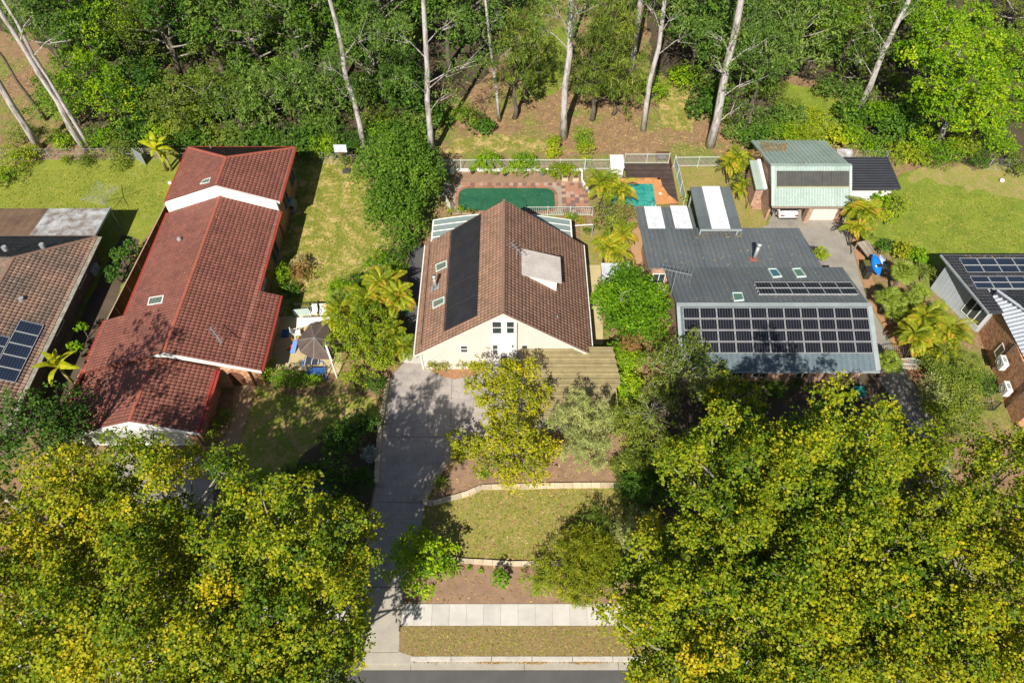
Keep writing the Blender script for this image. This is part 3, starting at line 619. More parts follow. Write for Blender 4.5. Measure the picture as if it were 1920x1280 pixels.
# ---- gabled house in the middle
RX, RZ, XL, XR, ZE, YF, YB = -.62, 7.5, -7.32, 6.03, 2.5, 31.15, 42.6
ch = thing('gabled_house', 'cream rendered house with steep brown tiled gable roof, black solar matting on one slope', 'house', ((XL + XR) / 2, YF + .4, 0))
wl = MB(); y0 = YF + .42
wl.prism([(XL + .3, y0, -.1), (XR - .3, y0, -.1), (XR - .3, y0, ZE + .05), (RX, y0, RZ - .18), (XL + .3, y0, ZE + .05)][::-1], (0, .25, 0))
wl.prism([(XL + .3, YB - .5, -.1), (XR - .3, YB - .5, -.1), (XR - .3, YB - .5, ZE + .05), (RX, YB - .5, RZ - .18), (XL + .3, YB - .5, ZE + .05)][::-1], (0, .25, 0))
wl.box(XL + .3, XL + .5, y0 + .26, YB - .51, -.1, ZE + .03); wl.box(XR - .5, XR - .3, y0 + .26, YB - .51, -.1, ZE + .03); wl.build('wall', RENDER, ch)
e = .12
roof(ch, [(XL, YF, ZE), (RX, YF, RZ), (RX, YB, RZ), (XL, YB, ZE)], T_BROWN2, DK_BR, seed=5)
roof(ch, [(XR, YF, ZE), (XR, YB, ZE), (RX, YB, RZ), (RX, YF, RZ)], T_BROWN, DK_BR, seed=6)
ridge_caps(ch, (RX, YF, RZ + .04), (RX, YB, RZ + .04), CAPB)
bg = MB()
for yy in (YF - .05, YB + .01):
  bg = MB()
  for a, b_ in (((XL - .02, ZE), (RX, RZ)), ((RX, RZ), (XR + .02, ZE))): bg.prism([(a[0], yy, a[1] - .02), (b_[0], yy, b_[1] - .02), (b_[0], yy, b_[1] - .27), (a[0], yy, a[1] - .27)], (0, .04, 0))
  bg.build('barge_board', RENDER, ch)
for x in (XL - .06, XR + .06): MB().bar((x, YF, ZE - .04), (x, YB, ZE - .04), .13, .12).build('gutter', TRIMW, ch)
pL = plane((XL, 0, ZE), (RX, 0, RZ), (RX, 9, RZ)); pR = plane((XR, 0, ZE), (RX, 0, RZ), (RX, 9, RZ))
# black pool-heating mat, in strips
BLK = mat('black rubber matting', (.028, .028, .032), (.018, .018, .022), 1.2, .55, .3, 30)
tl, tr, bl = onroof(pL, [(848.5, 437), (903, 403), (838, 621)]); tl.y = min(tl.y, YB - .1)
x_ = (tr - tl); u = V((1, 0, (RZ - ZE) / (RX - XL))).normalized(); wid = abs(x_.dot(u)); yend = bl.y; ytop = YB - .15
xa = tl.dot(V((1, 0, 0))); nst = 5; pn = pL[1]
mt = None; cols_ = 16
for k in range(nst):
    ya_, yb_ = yend + (ytop - yend) * k / nst + .02, yend + (ytop - yend) * (k + 1) / nst - .02; b = MB(); o0 = V((xa, 0, ZE + (xa - XL) * (RZ - ZE) / (RX - XL))) + pn * .09
    b.prism([o0 + V((0, ya_, 0)), o0 + u * wid + V((0, ya_, 0)), o0 + u * wid + V((0, yb_, 0)), o0 + V((0, yb_, 0))], pn * .02)
    for i in range(cols_):
        c = o0 + u * (wid * (i + .5) / cols_) + pn * .025; b.bar(c + V((0, ya_, 0)), c + V((0, yb_, 0)), .05, .02, up=pn)
    b.build('heating_mat', BLK, ch)
b = MB(); o0 = V((xa - .06, 0, ZE + (xa - .06 - XL) * (RZ - ZE) / (RX - XL))) + pn * .12; b.tube([o0 + V((0, yend, 0)), o0 + V((0, ytop, 0))], [.03, .03], 5); b.build('pipe', BLK, ch)
q = onroof(pL, [(808, 458), (791, 647)]); MB().tube([q[0] + pn * .09, q[1] + pn * .09], [.028, .028], 5).build('cable', BLK, ch)
skylight(ch, pL, [(818, 497), (839.5, 489), (839.5, 501), (819, 511)]); skylight(ch, pL, [(812.5, 565.5), (835, 556.5), (835, 568.5), (813, 580)])
fb = onroof(pL, [(808, 538), (825, 532), (824, 541), (809, 549)]); fl = MB().prism([p + pn * .06 for p in fb], pn * .02); f_ = fl.build('flashing', STEEL, ch)
c = sum(fb, V()) / 4; MB().tube([c, c + V((0, 0, 1.25))], [.13, .13], 10).tube([c + V((0, 0, 1.22)), c + V((0, 0, 1.42))], [.17, .17], 10).build('flue', STEEL, ch, True)
# dormer on the right slope
dz = lambda x: RZ - (x - RX) * (RZ - ZE) / (XR - RX)
dA = P(976, 516, 6.5); dB = P(977, 466, 6.6); y1, y2 = dA.y, dB.y; xa_, xb_ = .72, 3.75; za, zb = dz(xa_) + .02, dz(xa_) - .95
d_roof = MB().prism([(xa_, y1, za), (xb_, y1, zb), (xb_, y2, zb), (xa_, y2, za)], (0, 0, .12)); dr = d_roof.build('dormer_roof', mat('weathered dormer roof', (.50, .46, .43), (.40, .37, .35), 1, .7, .2, 10), ch)
rb = MB()
for i in range(12):
    f = (i + .5) / 12; yy = y1 + (y2 - y1) * f; rb.bar((xa_, yy, za + .13), (xb_, yy, zb + .13), .04, .025)
rb.build('roof_rib', _mats['weathered dormer roof'], dr)
dw = MB().prism([(xa_ + .1, y1 + .12, za - .05), (xb_ - .35, y1 + .12, zb + .07), (xb_ - .35, y1 + .12, dz(xb_ - .35) - .05)], (0, .1, 0)); dw.prism([(xa_ + .1, y2 - .12, za - .05), (xb_ - .35, y2 - .12, zb + .07), (xb_ - .35, y2 - .12, dz(xb_ - .35) - .05)], (0, -.1, 0)); dw.box(xb_ - .42, xb_ - .36, y1 + .23, y2 - .23, dz(xb_ - .35) - .1, zb + .1); dw.build('dormer_wall', WHITE, ch)
q = onroof(pR, [(1045, 597)])[0]; MB().tube([q, q + V((0, 0, .35))], [.05, .05], 8).build('vent_pipe', STEEL, ch)
antenna((969, 486), 0, pR, 'slim tv antenna on brown tiles beside the boxy dormer', 1.1, 1.5, 6, 2.2, .35)
# facade: white entrance bay, windows
yf = y0 - .28; A = atY(921, 599, yf); B = atY(966, 683, yf)
wx = lambda x, y: atY(x, y, yf - .02)
bay = MB().box(A.x, B.x + .1, yf, y0 - .003, 0, A.z); bay.build('entrance_bay', WHITE, ch)
for (x0_, y0_, x1_, y1_, c_, r_) in ((922.5, 602, 941, 625.5, 1, 2), (949, 602, 965, 625, 1, 2), (923.5, 645.5, 934, 664, 1, 2), (958, 645.5, 964.5, 651.5, 1, 1), (958, 654.5, 964.5, 659, 1, 1)):
    a = wx(x0_, y1_); b_ = wx(x1_, y0_); window(ch, (a.x, yf - .003, a.z), (1, 0, 0), (0, 0, 1), b_.x - a.x, b_.z - a.z, cols=c_, rows=r_)
a = wx(938, 663); b_ = wx(953, 645); window(ch, (a.x, yf - .003, 0.15), (1, 0, 0), (0, 0, 1), b_.x - a.x, 2.2, cols=1, rows=1, name='door')
for (x0_, y0_, x1_, y1_) in ((863.5, 647, 877, 660.5), (977, 646, 990, 671)):
    a = atY(x0_, y1_, y0 - .01); b_ = atY(x1_, y0_, y0 - .01); window(ch, (a.x, y0 - .003, max(.1, a.z)), (1, 0, 0), (0, 0, 1), b_.x - a.x, b_.z - max(.1, a.z), cols=1, rows=2)
for x in (XL + .42, XR - .42): MB().tube([(x, y0 - .06, .05), (x, y0 - .06, ZE - .1)], [.045, .045], 6).build('downpipe', TRIMW, ch)
# curved patio awning behind
aw = thing('patio_awning', 'arched translucent grey patio awning with white ribs behind the gabled house', 'awning', (-.5, 44.5, 0))
POLY = gm('grey polycarbonate', (.20, .26, .25)); POLY.node_tree.nodes['Principled BSDF'].inputs['Roughness'].default_value = .35
xa2, xb2 = P(812, 416, 2.5).x, P(1070, 412, 2.5).x; yn = YB - .4; yr = P(900, 403, 3.).y
arc = lambda f: (xa2 + (xb2 - xa2) * f, 2.35 + .75 * math.sin(math.pi * f))
b = MB(); K = 16
for i in range(K):
    (xA, zA), (xB, zB) = arc(i / K), arc((i + 1) / K); b.prism([(xA, yn, zA), (xB, yn, zB), (xB, yr, zB), (xA, yr, zA)], (0, 0, .03))
b.build('polycarbonate_sheet', POLY, aw)
for j in range(6):
    yy = yn + (yr - yn) * j / 5; MB().tube([V((arc(i / K)[0], yy, arc(i / K)[1] + .05)) for i in range(K + 1)], [.035] * (K + 1), 4).build('rib', WHITE, aw)
for x in (xa2, xb2):
    MB().bar((x, yn, 2.35), (x, yr, 2.35), .12).build('beam', WHITE, aw)
    MB().bar((x, yr - .1, 0), (x, yr - .1, 2.3), .1).build('post', WHITE, aw)

# ---- timber batten carport
TIMB = mat('pale weathered timber', (.37, .31, .155), (.27, .22, .11), 2, .85, .3, 20, tint=True)
cp = thing('timber_carport', 'flat carport roofed in pale timber battens against the cream house', 'carport', (7, 28, 0))
c1, c2, c3, c4 = P(981, 653, 2.7), P(1150, 656, 2.7), P(1164, 716, 2.7), P(1120, 782, 2.7); z = 2.7; yb2 = c4.y - .1; nb = 46
for i in range(nb):
    f = i / (nb - 1); yy = c1.y - (c1.y - yb2) * f
    xr_ = c2.x + (c3.x - c2.x) * min(1, (c1.y - yy) / (c1.y - c3.y)) if yy > c3.y else c3.x + (c4.x - c3.x) * (c3.y - yy) / (c3.y - c4.y)
    MB().box(c1.x + .03 * math.sin(i * 7), xr_ + .04 * math.sin(i * 5), yy - .085, yy + .0, z, z + .05, (i * 37 % 10) / 10).build('batten', TIMB, cp)
for x in np.linspace(c1.x + .2, c3.x - .4, 6): MB().box(x - .03, x + .03, yb2 + (0 if x < c4.x - 1 else 1.2), c1.y, z - .17, z - .002).build('joist', TIMB, cp)
MB().box(c1.x - .08, c1.x - .02, yb2, c1.y + .05, z - .1, z + .12).build('fascia', TIMB, cp); MB().box(c1.x, c2.x, c1.y + .003, c1.y + .05, z - .1, z + .14).build('fascia', TIMB, cp)
for x, yy in ((c1.x + .2, yb2 + .3), (c1.x + .2, c1.y - .3), (c3.x - .4, c1.y - .3), (c4.x - .3, yb2 + .4)): MB().box(x - .06, x + .06, yy - .06, yy + .06, 0, z - .18).build('post', TIMB, cp)

# ---- red tiled house
rh = thing('red_tiled_house', 'long brick house under glossy red tiled roofs with white band between two roof levels', 'house', (-25, 38, 0))
TN = .364; HR = 4.9
rA = P(419, 363, HR); rB = P(300, 668, HR)                  # main ridge
rxx = (rA.x + rB.x) / 2; yM0, yM1 = P(490, 692, 2.8).y, 45.95
zx = lambda x: HR - abs(x - rxx) * TN
xR1 = P(504, 470, 3.3).x; xR2 = P(507, 620, 2.8).x; yJ = P(480, 549, 3.0).y; xL1 = P(282, 480, 3.0).x; xL2 = P(164, 670, 2.5).x; yJL = P(215, 594, 2.8).y
Hg = HR - .75; xg = P(265, 730, Hg).x; yG0 = P(270, 803, 3.2).y; xgR = P(384, 750, 3.2).x; zg = Hg - (xgR - xg) * TN
roof(rh, [(rxx, yM0, HR), (rxx, yM1, HR), (xR1, yM1, zx(xR1)), (xR1, yM0, zx(xR1))], T_RED, DK_RED, seed=11)
roof(rh, [(xR1 - .001, yM0, zx(xR1)), (xR1 - .001, yJ, zx(xR1)), (xR2, yJ, zx(xR2)), (xR2, yM0, zx(xR2))], T_RED, DK_RED, seed=12)
roof(rh, [(rxx, yM1, HR), (rxx, yM0, HR), (xL1, yM0, zx(xL1)), (xL1, yM1, zx(xL1))], T_RED, DK_RED, seed=13)
roof(rh, [(xL1, yJL, zx(xL1)), (xL1, yM0, zx(xL1)), (xL2, yM0, zx(xL2)), (xL2, yJL, zx(xL2))], T_RED, DK_RED, seed=14)
roof(rh, [(xg, yM0 + .15, Hg), (xg, yG0, Hg), (xL2, yG0, Hg - (xg - xL2) * TN), (xL2, yM0 + .15, Hg - (xg - xL2) * TN)][::1], T_RED, DK_RED, seed=15)
roof(rh, [(xg, yM0 + .2, Hg), (xg, yG0, Hg), (xgR, yG0, zg), (xgR, yM0 + .2, zg)], T_RED, DK_RED, seed=16)
ridge_caps(rh, (rxx, yM0, HR), (rxx, yM1, HR), CAPR); ridge_caps(rh, (xg, yG0, Hg), (xg, yM0, Hg), CAPR)
tr_ = MB()      # white front gable trim
tr_.prism([(rxx - 1.2, yM0 - .06, zx(rxx - 1.2) - .02), (rxx, yM0 - .06, HR), (xR2, yM0 - .06, zx(xR2)), (xR2, yM0 - .06, zx(xR2) - .28), (rxx, yM0 - .06, HR - .5)], (0, .05, 0)); tr_.build('barge_board', TRIMW, rh); tr_ = MB()
tr_.prism([(xL2, yG0 - .06, Hg - (xg - xL2) * TN), (xg, yG0 - .06, Hg), (xgR, yG0 - .06, zg), (xgR, yG0 - .06, zg - .28), (xg, yG0 - .06, Hg - .42), (xL2, yG0 - .06, Hg - (xg - xL2) * TN - .3)], (0, .05, 0)); tr_.build('barge_board', TRIMW, rh)
for a, b_ in (((xR1 + .07, yJ, zx(xR1) - .02), (xR1 + .07, yM1, zx(xR1) - .02)), ((xR2 + .07, yM0, zx(xR2) - .02), (xR2 + .07, yJ, zx(xR2) - .02)), ((xL1 - .07, yJL, zx(xL1) - .02), (xL1 - .07, yM1, zx(xL1) - .02)), ((xL2 - .07, yG0, zx(xL2) - .05), (xL2 - .07, yJL, zx(xL2) - .05)), ((xgR + .1, yG0, zg), (xgR + .1, yM0, zg))):
    MB().bar(a, b_, .24, .12).build('gutter', GUTR, rh)
MB().bar((xgR - .15, yG0, zg + .11), (xgR - .15, yM0, zg + .11), .3, .05).build('gutter_guard', GUTR, rh)
wl = MB(); o = .55
wl.box(xL1 + o, xR1 - o, yM0 + .6, yM1, -.1, 2.7); wl.box(xR1 - o + .01, xR2 - .5, yM0 + .5, yJ - .5, -.1, 2.3); wl.box(xL2 + .5, xL1 + o - .01, yM0 + .6, yJL - .4, -.1, 2.2); wl.prism([(rxx - 1, yM0 + .45, 2.3), (rxx, yM0 + .45, HR - .2), (xR2 - .5, yM0 + .45, 2.5), (rxx - 1, yM0 + .45, 2.3)][:3], (0, .15, 0))
wl.box(xgR - .75, xgR - .55, yG0 + .6, yM0 + .5, -.1, zg - .1); wl.box(xL2 + .5, xL2 + .7, yG0 + .6, yM0 + .5, -.1, 2.1)
wl.box(xgR - 1.35, xgR - .76, yG0 + .42, yG0 + .62, -.1, zg); wl.build('wall', BR_RED, rh)
MB().prism([(xL2 + .5, yG0 + .45, 2.05), (xgR - .6, yG0 + .45, 2.05), (xgR - .6, yG0 + .45, zg - .05), (xg, yG0 + .45, Hg - .25), (xL2 + .5, yG0 + .45, 2.3)][::-1], (0, .1, 0)).build('gable_lining', TRIMW, rh)
gd = window(rh, (xL2 + .75, yG0 + .50, 0), (1, 0, 0), (0, 0, 1), xgR - 1.4 - xL2 - .75, 2.1, TRIMW, 2, 1, .18, mat('garage door', (.36, .38, .32), (.30, .32, .27), 1, .6), 'garage_door')
MB().disc((xgR - 1.05, 0, 0), .001, .001)
hn = MB(); hx = xgR - 1.1; 
for k in range(12):
    a0, a1 = 2 * math.pi * k / 12, 2 * math.pi * (k + 1) / 12; hn.prism([(hx + .16 * math.cos(a0), yG0 + .40, 1.45 + .16 * math.sin(a0)), (hx + .16 * math.cos(a1), yG0 + .40, 1.45 + .16 * math.sin(a1)), (hx + .20 * math.cos(a1), yG0 + .40, 1.45 + .20 * math.sin(a1)), (hx + .20 * math.cos(a0), yG0 + .40, 1.45 + .20 * math.sin(a0))], (0, .02, 0))
hn.build('house_number_plate', mat('number plate blue', (.12, .2, .3)), rh)
# arched porch
ax0, ax1, ay = xgR - .55, xR2 - 1.2, yM0 + .55; an = MB(); cx = (ax0 + ax1) / 2 + .2; rr_ = .62
an.prism([(ax0, ay - .35, 0), (cx - rr_, ay - .35, 0), (cx - rr_, ay - .35, 1.5)] + [(cx - rr_ * math.cos(t), ay - .35, 1.5 + rr_ * math.sin(t)) for t in np.linspace(.2, math.pi - .2, 9)] + [(cx + rr_, ay - .35, 1.5), (cx + rr_, ay - .35, 0), (ax1, ay - .35, 0), (ax1, ay - .35, 2.5), (ax0, ay - .35, 2.5)], (0, .2, 0)); an.build('porch_arch', BR_ORG, rh)
MB().box(cx - .5, cx + .5, ay - .06, ay - .01, 0, 2.05).build('door', mat('brown door', (.16, .06, .03)), rh)
# raised rear wing
HW = 5.9; yW0 = 46.25; yW1 = P(450, 276, 4.2).y; xWL, xWR = P(335, 320, 4.2).x, P(540, 320, 4.2).x; xw = (xWL + xWR) / 2; zw = HW - (xWR - xw) * TN; yh = yW1 - 3.6; zh = HW
roof(rh, [(xw, yW0, HW), (xWR, yW0, zw), (xWR, yW1, zw), (xw, yh, HW)], T_RED, DK_RED, seed=21)
roof(rh, [(xw, yh, HW), (xWL, yW1, zw), (xWL, yW0, zw), (xw, yW0, HW)], T_RED, DK_RED, seed=22)
roof(rh, [(xw, yh, HW), (xWR, yW1, zw), (xWL, yW1, zw)], mat('dull red tile', (.20, .075, .055), (.15, .06, .045), .7, .8, .5, 14, tint=True, spots=((.3, .25, .2), .6, 3)), DK_RED, seed=23)
ridge_caps(rh, (xw, yW0, HW), (xw, yh, HW), CAPR); ridge_caps(rh, (xWL, yW1, zw), (xw, yh, HW), CAPR); ridge_caps(rh, (xWR, yW1, zw), (xw, yh, HW), CAPR)
for x in (xWL - .08, xWR + .08): MB().bar((x, yW0, zw - .02), (x, yW1, zw - .02), .2, .12).build('gutter', GUTR, rh)
MB().bar((xWL, yW1 + .08, zw - .02), (xWR, yW1 + .08, zw - .02), .16, .12).build('gutter', GUTR, rh)
bz = lambda x, o: HW - abs(x - xw) * TN + o
MB().prism([(xL1 + .1, yW0 - .25, bz(xL1, -1.7)), (xw, yW0 - .25, HW - 1.6), (xR1 - .1, yW0 - .25, bz(xR1, -1.7)), (xR1 - .1, yW0 - .25, bz(xR1, .02)), (xw, yW0 - .25, HW + .03), (xL1 + .1, yW0 - .25, bz(xL1, .02))], (0, .22, 0)).build('white_band', TRIMW, rh)
MB().prism([(xWL, yW0 - .08, zw - .22), (xw, yW0 - .08, HW - .22), (xWR, yW0 - .08, zw - .22), (xWR, yW0 - .08, zw), (xw, yW0 - .08, HW + .01), (xWL, yW0 - .08, zw)], (0, .07, 0)).build('barge_board', TRIMW, rh)
MB().box(xWL + .6, xWR - .6, yM1 + .3, yW1 - .5, -.1, zw - .05).build('wall', BR_RED, rh)
for yy in (48.2, 51.2):
    window(rh, (xWR - .6 + .003, yy, 1.1), (0, 1, 0), (0, 0, 1), 1.6, 1.3, mat('grey blue frame', (.22, .30, .36)), 2, 1)
window(rh, (xR1 - o + .003, 42.4, .2), (0, 1, 0), (0, 0, 1), 1.8, 2.1, _mats['grey blue frame'], 2, 1); window(rh, (xR1 - o + .003, 38.2, 1.), (0, 1, 0), (0, 0, 1), 1.8, 1.2, _mats['grey blue frame'], 2, 1)
pLm = plane((xL1, 0, zx(xL1)), (rxx, 0, HR), (rxx, 5, HR)); pRm = plane((xR1, 0, zx(xR1)), (rxx, 0, HR), (rxx, 5, HR)); pWL = plane((xWL, 0, zw), (xw, 0, HW), (xw, 5, HW))
skylight(rh, pLm, [(281.5, 559), (309.5, 554.5), (306, 569), (278, 573.5)], TRIMW)[ 'label'] = 'bright white skylight'
rh.children[-1].children[0].data.materials[0] = GLASS_W
skylight(rh, pWL, [(382, 339), (397, 334), (394, 343), (376, 347)])
q = onroof(pLm, [(338, 452)])[0]; MB().tube([q, q + V((0, 0, .25))], [.12, .12], 8).tube([q + V((0, 0, .22)), q + V((0, 0, .42))], [.2, .12], 10).build('roof_vent', STEEL, rh)
q = onroof(plane((xWL, yW1, zw), (xWR, yW1, zw), (xw, yh, HW)), [(396, 279)])[0]; MB().tube([q, q + V((0, 0, .4))], [.05, .05], 8).build('vent_pipe', STEEL, rh)
antenna((416, 648), 0, pRm, 'tv antenna leaning over the red tiles near the front gable', 1.3, 1.7, 8, 2.3, .3)

# ---- old tiled house at the left edge
oh = thing('old_tiled_house', 'weathered brown tiled house with rusty iron rear verandah and solar panels', 'house', (-38, 35, 0))
eA, eB, ap = P(190, 444, 2.6), P(20, 760, 2.6), P(27, 483, 4.6); eB.x = eA.x = (eA.x + eB.x) / 2; rg2 = V((ap.x, 24, 4.6))
roof(oh, [ap, eA, eB + V((0, -2.5, 0)), rg2], T_OLD, mat('old roof deck', (.14, .10, .08)), seed=31)
roof(oh, [ap, V((ap.x - 6, eA.y, 2.6)), V((-60, eA.y, 2.6)), V((-60, ap.y, 4.6))][::-1][0:0] or [ap, eA, V((-60, eA.y, 2.6)), V((-60, ap.y, 4.6))], mat('grey roof tile', (.16, .15, .14), (.11, .10, .10), .6, .85, .5, 12, tint=True), _mats['old roof deck'], seed=32)
roof(oh, [rg2, ap, V((ap.x - 5, ap.y - .0, 2.6)), V((ap.x - 5, 24, 2.6))], T_OLD, _mats['old roof deck'], seed=33)
ridge_caps(oh, eA, ap, CAPB); ridge_caps(oh, rg2, ap, CAPB)
MB().bar(eA + V((.18, 0, -.03)), eB + V((.18, -2.5, -.03)), .42, .1).build('gutter', mat('mossy gutter', (.34, .32, .27), (.16, .15, .11), 3, .8, .3, 8), oh)
iA, iB = P(206, 388, 2.5), P(27, 388, 2.5); IRON = mat('rusty iron', (.20, .13, .08), (.12, .075, .05), .8, .7, .3, 10, tint=True); IRON2 = mat('peeling galvanised iron', (.50, .52, .54), (.17, .12, .09), 1.3, .55, .3, 10, tint=True)
xm = P(90, 388, 2.5).x
roof(oh, [(xm, iA.y, 2.3), (iA.x, iA.y, 2.3), (iA.x, eA.y + .05, 2.7), (xm, eA.y + .05, 2.7)], IRON2, _mats['old roof deck'], 'cor', w_=.2)
roof(oh, [(-60, iA.y, 2.3), (xm, iA.y, 2.3), (xm, eA.y + .05, 2.7), (-60, eA.y + .05, 2.7)], IRON, _mats['old roof deck'], 'rib', w_=.8)
MB().box(-60, eA.x - .7, 24, eA.y - .6, -.1, 2.5).build('wall', brick_mat('dark brick', (.16, .10, .08), (.10, .07, .06), (.2, .17, .15)), oh)
for yy in (39, 34): window(oh, (eA.x - .7 + .003, yy, 1.), (0, 1, 0), (0, 0, 1), 1.6, 1.2)
MB().bar(iA + V((.03, 0, -.1)), V((iA.x, eA.y, 2.6)) + V((.03, 0, 0)), .12, .2).build('fascia', GREYL, oh)
for x in (iA.x - .1, xm): MB().bar((x, iA.y - .1, 0), (x, iA.y - .1, 2.2), .1).build('post', GREYL, oh)
pO = plane(ap, eA, eB); tl, tr, bl = onroof(pO, [(35, 603), (84, 612), (-22, 720)]); br_ = onroof(pO, [(28, 719)])[0]
xl_, xr_ = (tl.x + bl.x) / 2, (tr.x + br_.x) / 2
zo = lambda x: 4.6 + (x - ap.x) * (2.6 - 4.6) / (eA.x - ap.x)
panels(oh, (xl_, tr.y, zo(xl_)), (xr_, tr.y, zo(xr_)), (xl_, br_.y, zo(xl_)), 1, 5, PV2, key='c')
panels(oh, (xl_ * 2 - xr_, tr.y - 1.7, zo(xl_ * 2 - xr_)), (xl_ - .03, tr.y - 1.7, zo(xl_ - .03)), (xl_ * 2 - xr_, br_.y, zo(2 * xl_ - xr_)), 1, 4, PV2, key='c')
for q in ((80, 462), (42, 563), (10, 467)):
    p = hit(*q, *pO); MB().disc(p - V((0, 0, .1)), .2, .38, 10).build('roof_vent', STEEL, oh)

# ---- grey metal roofed house
gh = thing('grey_metal_house', 'wide brick house under slate grey steel roof carrying rows of solar panels', 'house', (19, 36, 0))
gx0, gx1 = 12.4, 27.05; dkg = mat('grey roof deck', (.10, .12, .13)); yE, yR_, yS, yT = 29.5, 34.2, 39.5, 44.7
WALLB = BR_MIX
roof(gh, [(gx0, yE, 2.8), (gx1, yE, 2.8), (gx1, yR_, 4.7), (gx0, yR_, 4.7)], mat('blue grey steel', (.10, .14, .165), (.085, .12, .14), .5, .45, .1, 5, tint=True), dkg, 'rib', w_=.42, name='roof_sheeting')
roof(gh, [(gx0, yR_, 4.7), (gx1 - .1, yR_, 4.7), (gx1 - .1, yS, 3.1), (gx0, yS, 3.1)], GREYM, dkg, 'rib', w_=.4)
xq = P(1495, 428, 2.45).x + .1; roof(gh, [(11.1, yS, 3.1), (xq + .5, yS, 3.1), (xq, yT, 2.45), (11.1, yT, 2.45)], GREYM, dkg, 'rib', w_=.4)
xp = P(1297, 390, 2.4).x; yP = P(1240, 387, 2.3).y; roof(gh, [(11.05, yT, 2.44), (xp, yT, 2.44), (xp, yP, 2.2), (11.05, yP, 2.2)], GREYM, dkg, 'rib', w_=.4)
MB().bar((gx0, yR_, 4.76), (gx1, yR_, 4.76), .35, .05).build('ridge_capping', GREYL, gh)
MB().bar((gx1 - .15, yE, 2.87), (gx1 - .15, yR_, 4.77), .35, .05, up=(0, -.37, .93)).build('barge_capping', GREYL, gh); MB().bar((gx0 + .1, yE, 2.87), (gx0 + .1, yR_, 4.77), .25, .05, up=(0, -.37, .93)).build('barge_capping', GREYL, gh)
MB().bar((gx0, yE - .06, 2.74), (gx1, yE - .06, 2.74), .14, .12).build('gutter', GREYL, gh)
for q in ([(1205.5, 388), (1235, 387), (1250, 429), (1217, 430)], [(1254, 387), (1285, 386), (1300.5, 430), (1268, 430)]):
    pp = onroof(plane((11, yT, 2.44), (15, yT, 2.44), (15, yP, 2.2)), q); x0_, x1_ = (pp[0].x + pp[3].x) / 2, (pp[1].x + pp[2].x) / 2; ya_, yb_ = pp[3].y, pp[0].y
    zq = lambda y: 2.44 + (y - yT) * (2.2 - 2.44) / (yP - yT)
    surface(gh, 'clear_roof_sheet', [V((x0_, ya_, zq(ya_) + .06)), V((x1_, ya_, zq(ya_) + .06)), V((x1_, yb_, zq(yb_) + .06)), V((x0_, yb_, zq(yb_) + .06))], mat('white translucent sheet', (.74, .77, .82), (.58, .60, .64), 1.5, .4, .1, 8, spots=((.30, .22, .17), .66, 4)), 'cor', w_=.18)
wl = MB(); wl.box(gx0 + .5, gx1 - .5, yE + .9, yS - .3, -.1, 2.65); wl.box(11.5, xq - .5, yS - .05, yT - .4, -.1, 2.35)
wl.prism([(gx0 + .5, yE + .9, 2.64), (gx0 + .5, yR_, 4.5), (gx0 + .5, yS - .3, 3.0), (gx0 + .5, yS - .3, 2.64)], (.2, 0, 0)); wl.prism([(gx1 - .7, yE + .9, 2.64), (gx1 - .7, yR_, 4.5), (gx1 - .7, yS - .3, 3.0), (gx1 - .7, yS - .3, 2.64)], (.2, 0, 0))
wl.box(11.5, gx0 + .6, yS - .06, yS + .1, 2.3, 2.95)
for k in range(6): wl.box(17.5 + k * 1.55, 17.7 + k * 1.55, yE + .2, yE + .5, -.1, 2.6)
wl.build('wall', WALLB, gh)
a = atY(1225, 528, yS - .1); b_ = atY(1248, 511, yS - .1); window(gh, (11.62, yS - .063, 1.25), (1, 0, 0), (0, 0, 1), 1.05, 1.2, cols=2)
for x in (14, 16.5, 18.3, 21.6, 24.6): window(gh, (x, yE + .897, .7), (1, 0, 0), (0, 0, 1), 1.1, 1.3, cols=2)
pF = plane((gx0, yE, 2.8), (gx1, yE, 2.8), (gx1, yR_, 4.7)); pB = plane((gx0, yR_, 4.7), (gx1, yR_, 4.7), (gx1, yS, 3.1)); pC = plane((11, yS, 3.1), (20, yS, 3.1), (20, yT, 2.45))
tl, tr, bl, br_ = onroof(pF, [(1279, 579), (1622, 577.5), (1285, 664), (1638, 663.5)]); xa_, xb_ = max(gx0 + .3, tl.x), (tr.x + br_.x) / 2; ya_, yb_ = br_.y, tr.y; zf = lambda y: 2.8 + (y - yE) * (4.7 - 2.8) / (yR_ - yE)
panels(gh, (xa_, yb_, zf(yb_)), (xb_, yb_, zf(yb_)), (xa_, ya_, zf(ya_)), 11, 4, PV, key='b', gap=.04, fm=ALU)
tl, tr, bl, br_ = onroof(pB, [(1413, 533), (1594, 532), (1423, 556), (1607, 554.5)]); xa_, xb_ = (tl.x + bl.x) / 2, (tr.x + br_.x) / 2; ya_, yb_ = bl.y, tl.y; zb_ = lambda y: 4.7 + (y - yR_) * (3.1 - 4.7) / (yS - yR_)
panels(gh, (xa_, yb_, zb_(yb_)), (xb_, yb_, zb_(yb_)), (xa_, ya_, zb_(ya_)), 6, 2, pvmat('solar cells fine', 5, 1, line=(.13, .14, .16), lw=.1), key='d', gap=.04, lift=.18)
skylight(gh, pB, [(1439, 505), (1455, 505), (1466, 520), (1449, 521.5)], SKYL, blue=True); skylight(gh, pB, [(1484, 505), (1500, 504), (1511.5, 520), (1494, 521)], SKYL); skylight(gh, pB, [(1372, 550), (1391, 550), (1395, 564), (1376, 566)], SKYL)
q = onroof(pC, [(1413, 487)])[0]; MB().box(q.x - .28, q.x + .28, q.y - .2, q.y + .2, q.z - .1, q.z + .09).build('flashing', mat('red oxide flashing', (.42, .10, .06)), gh)
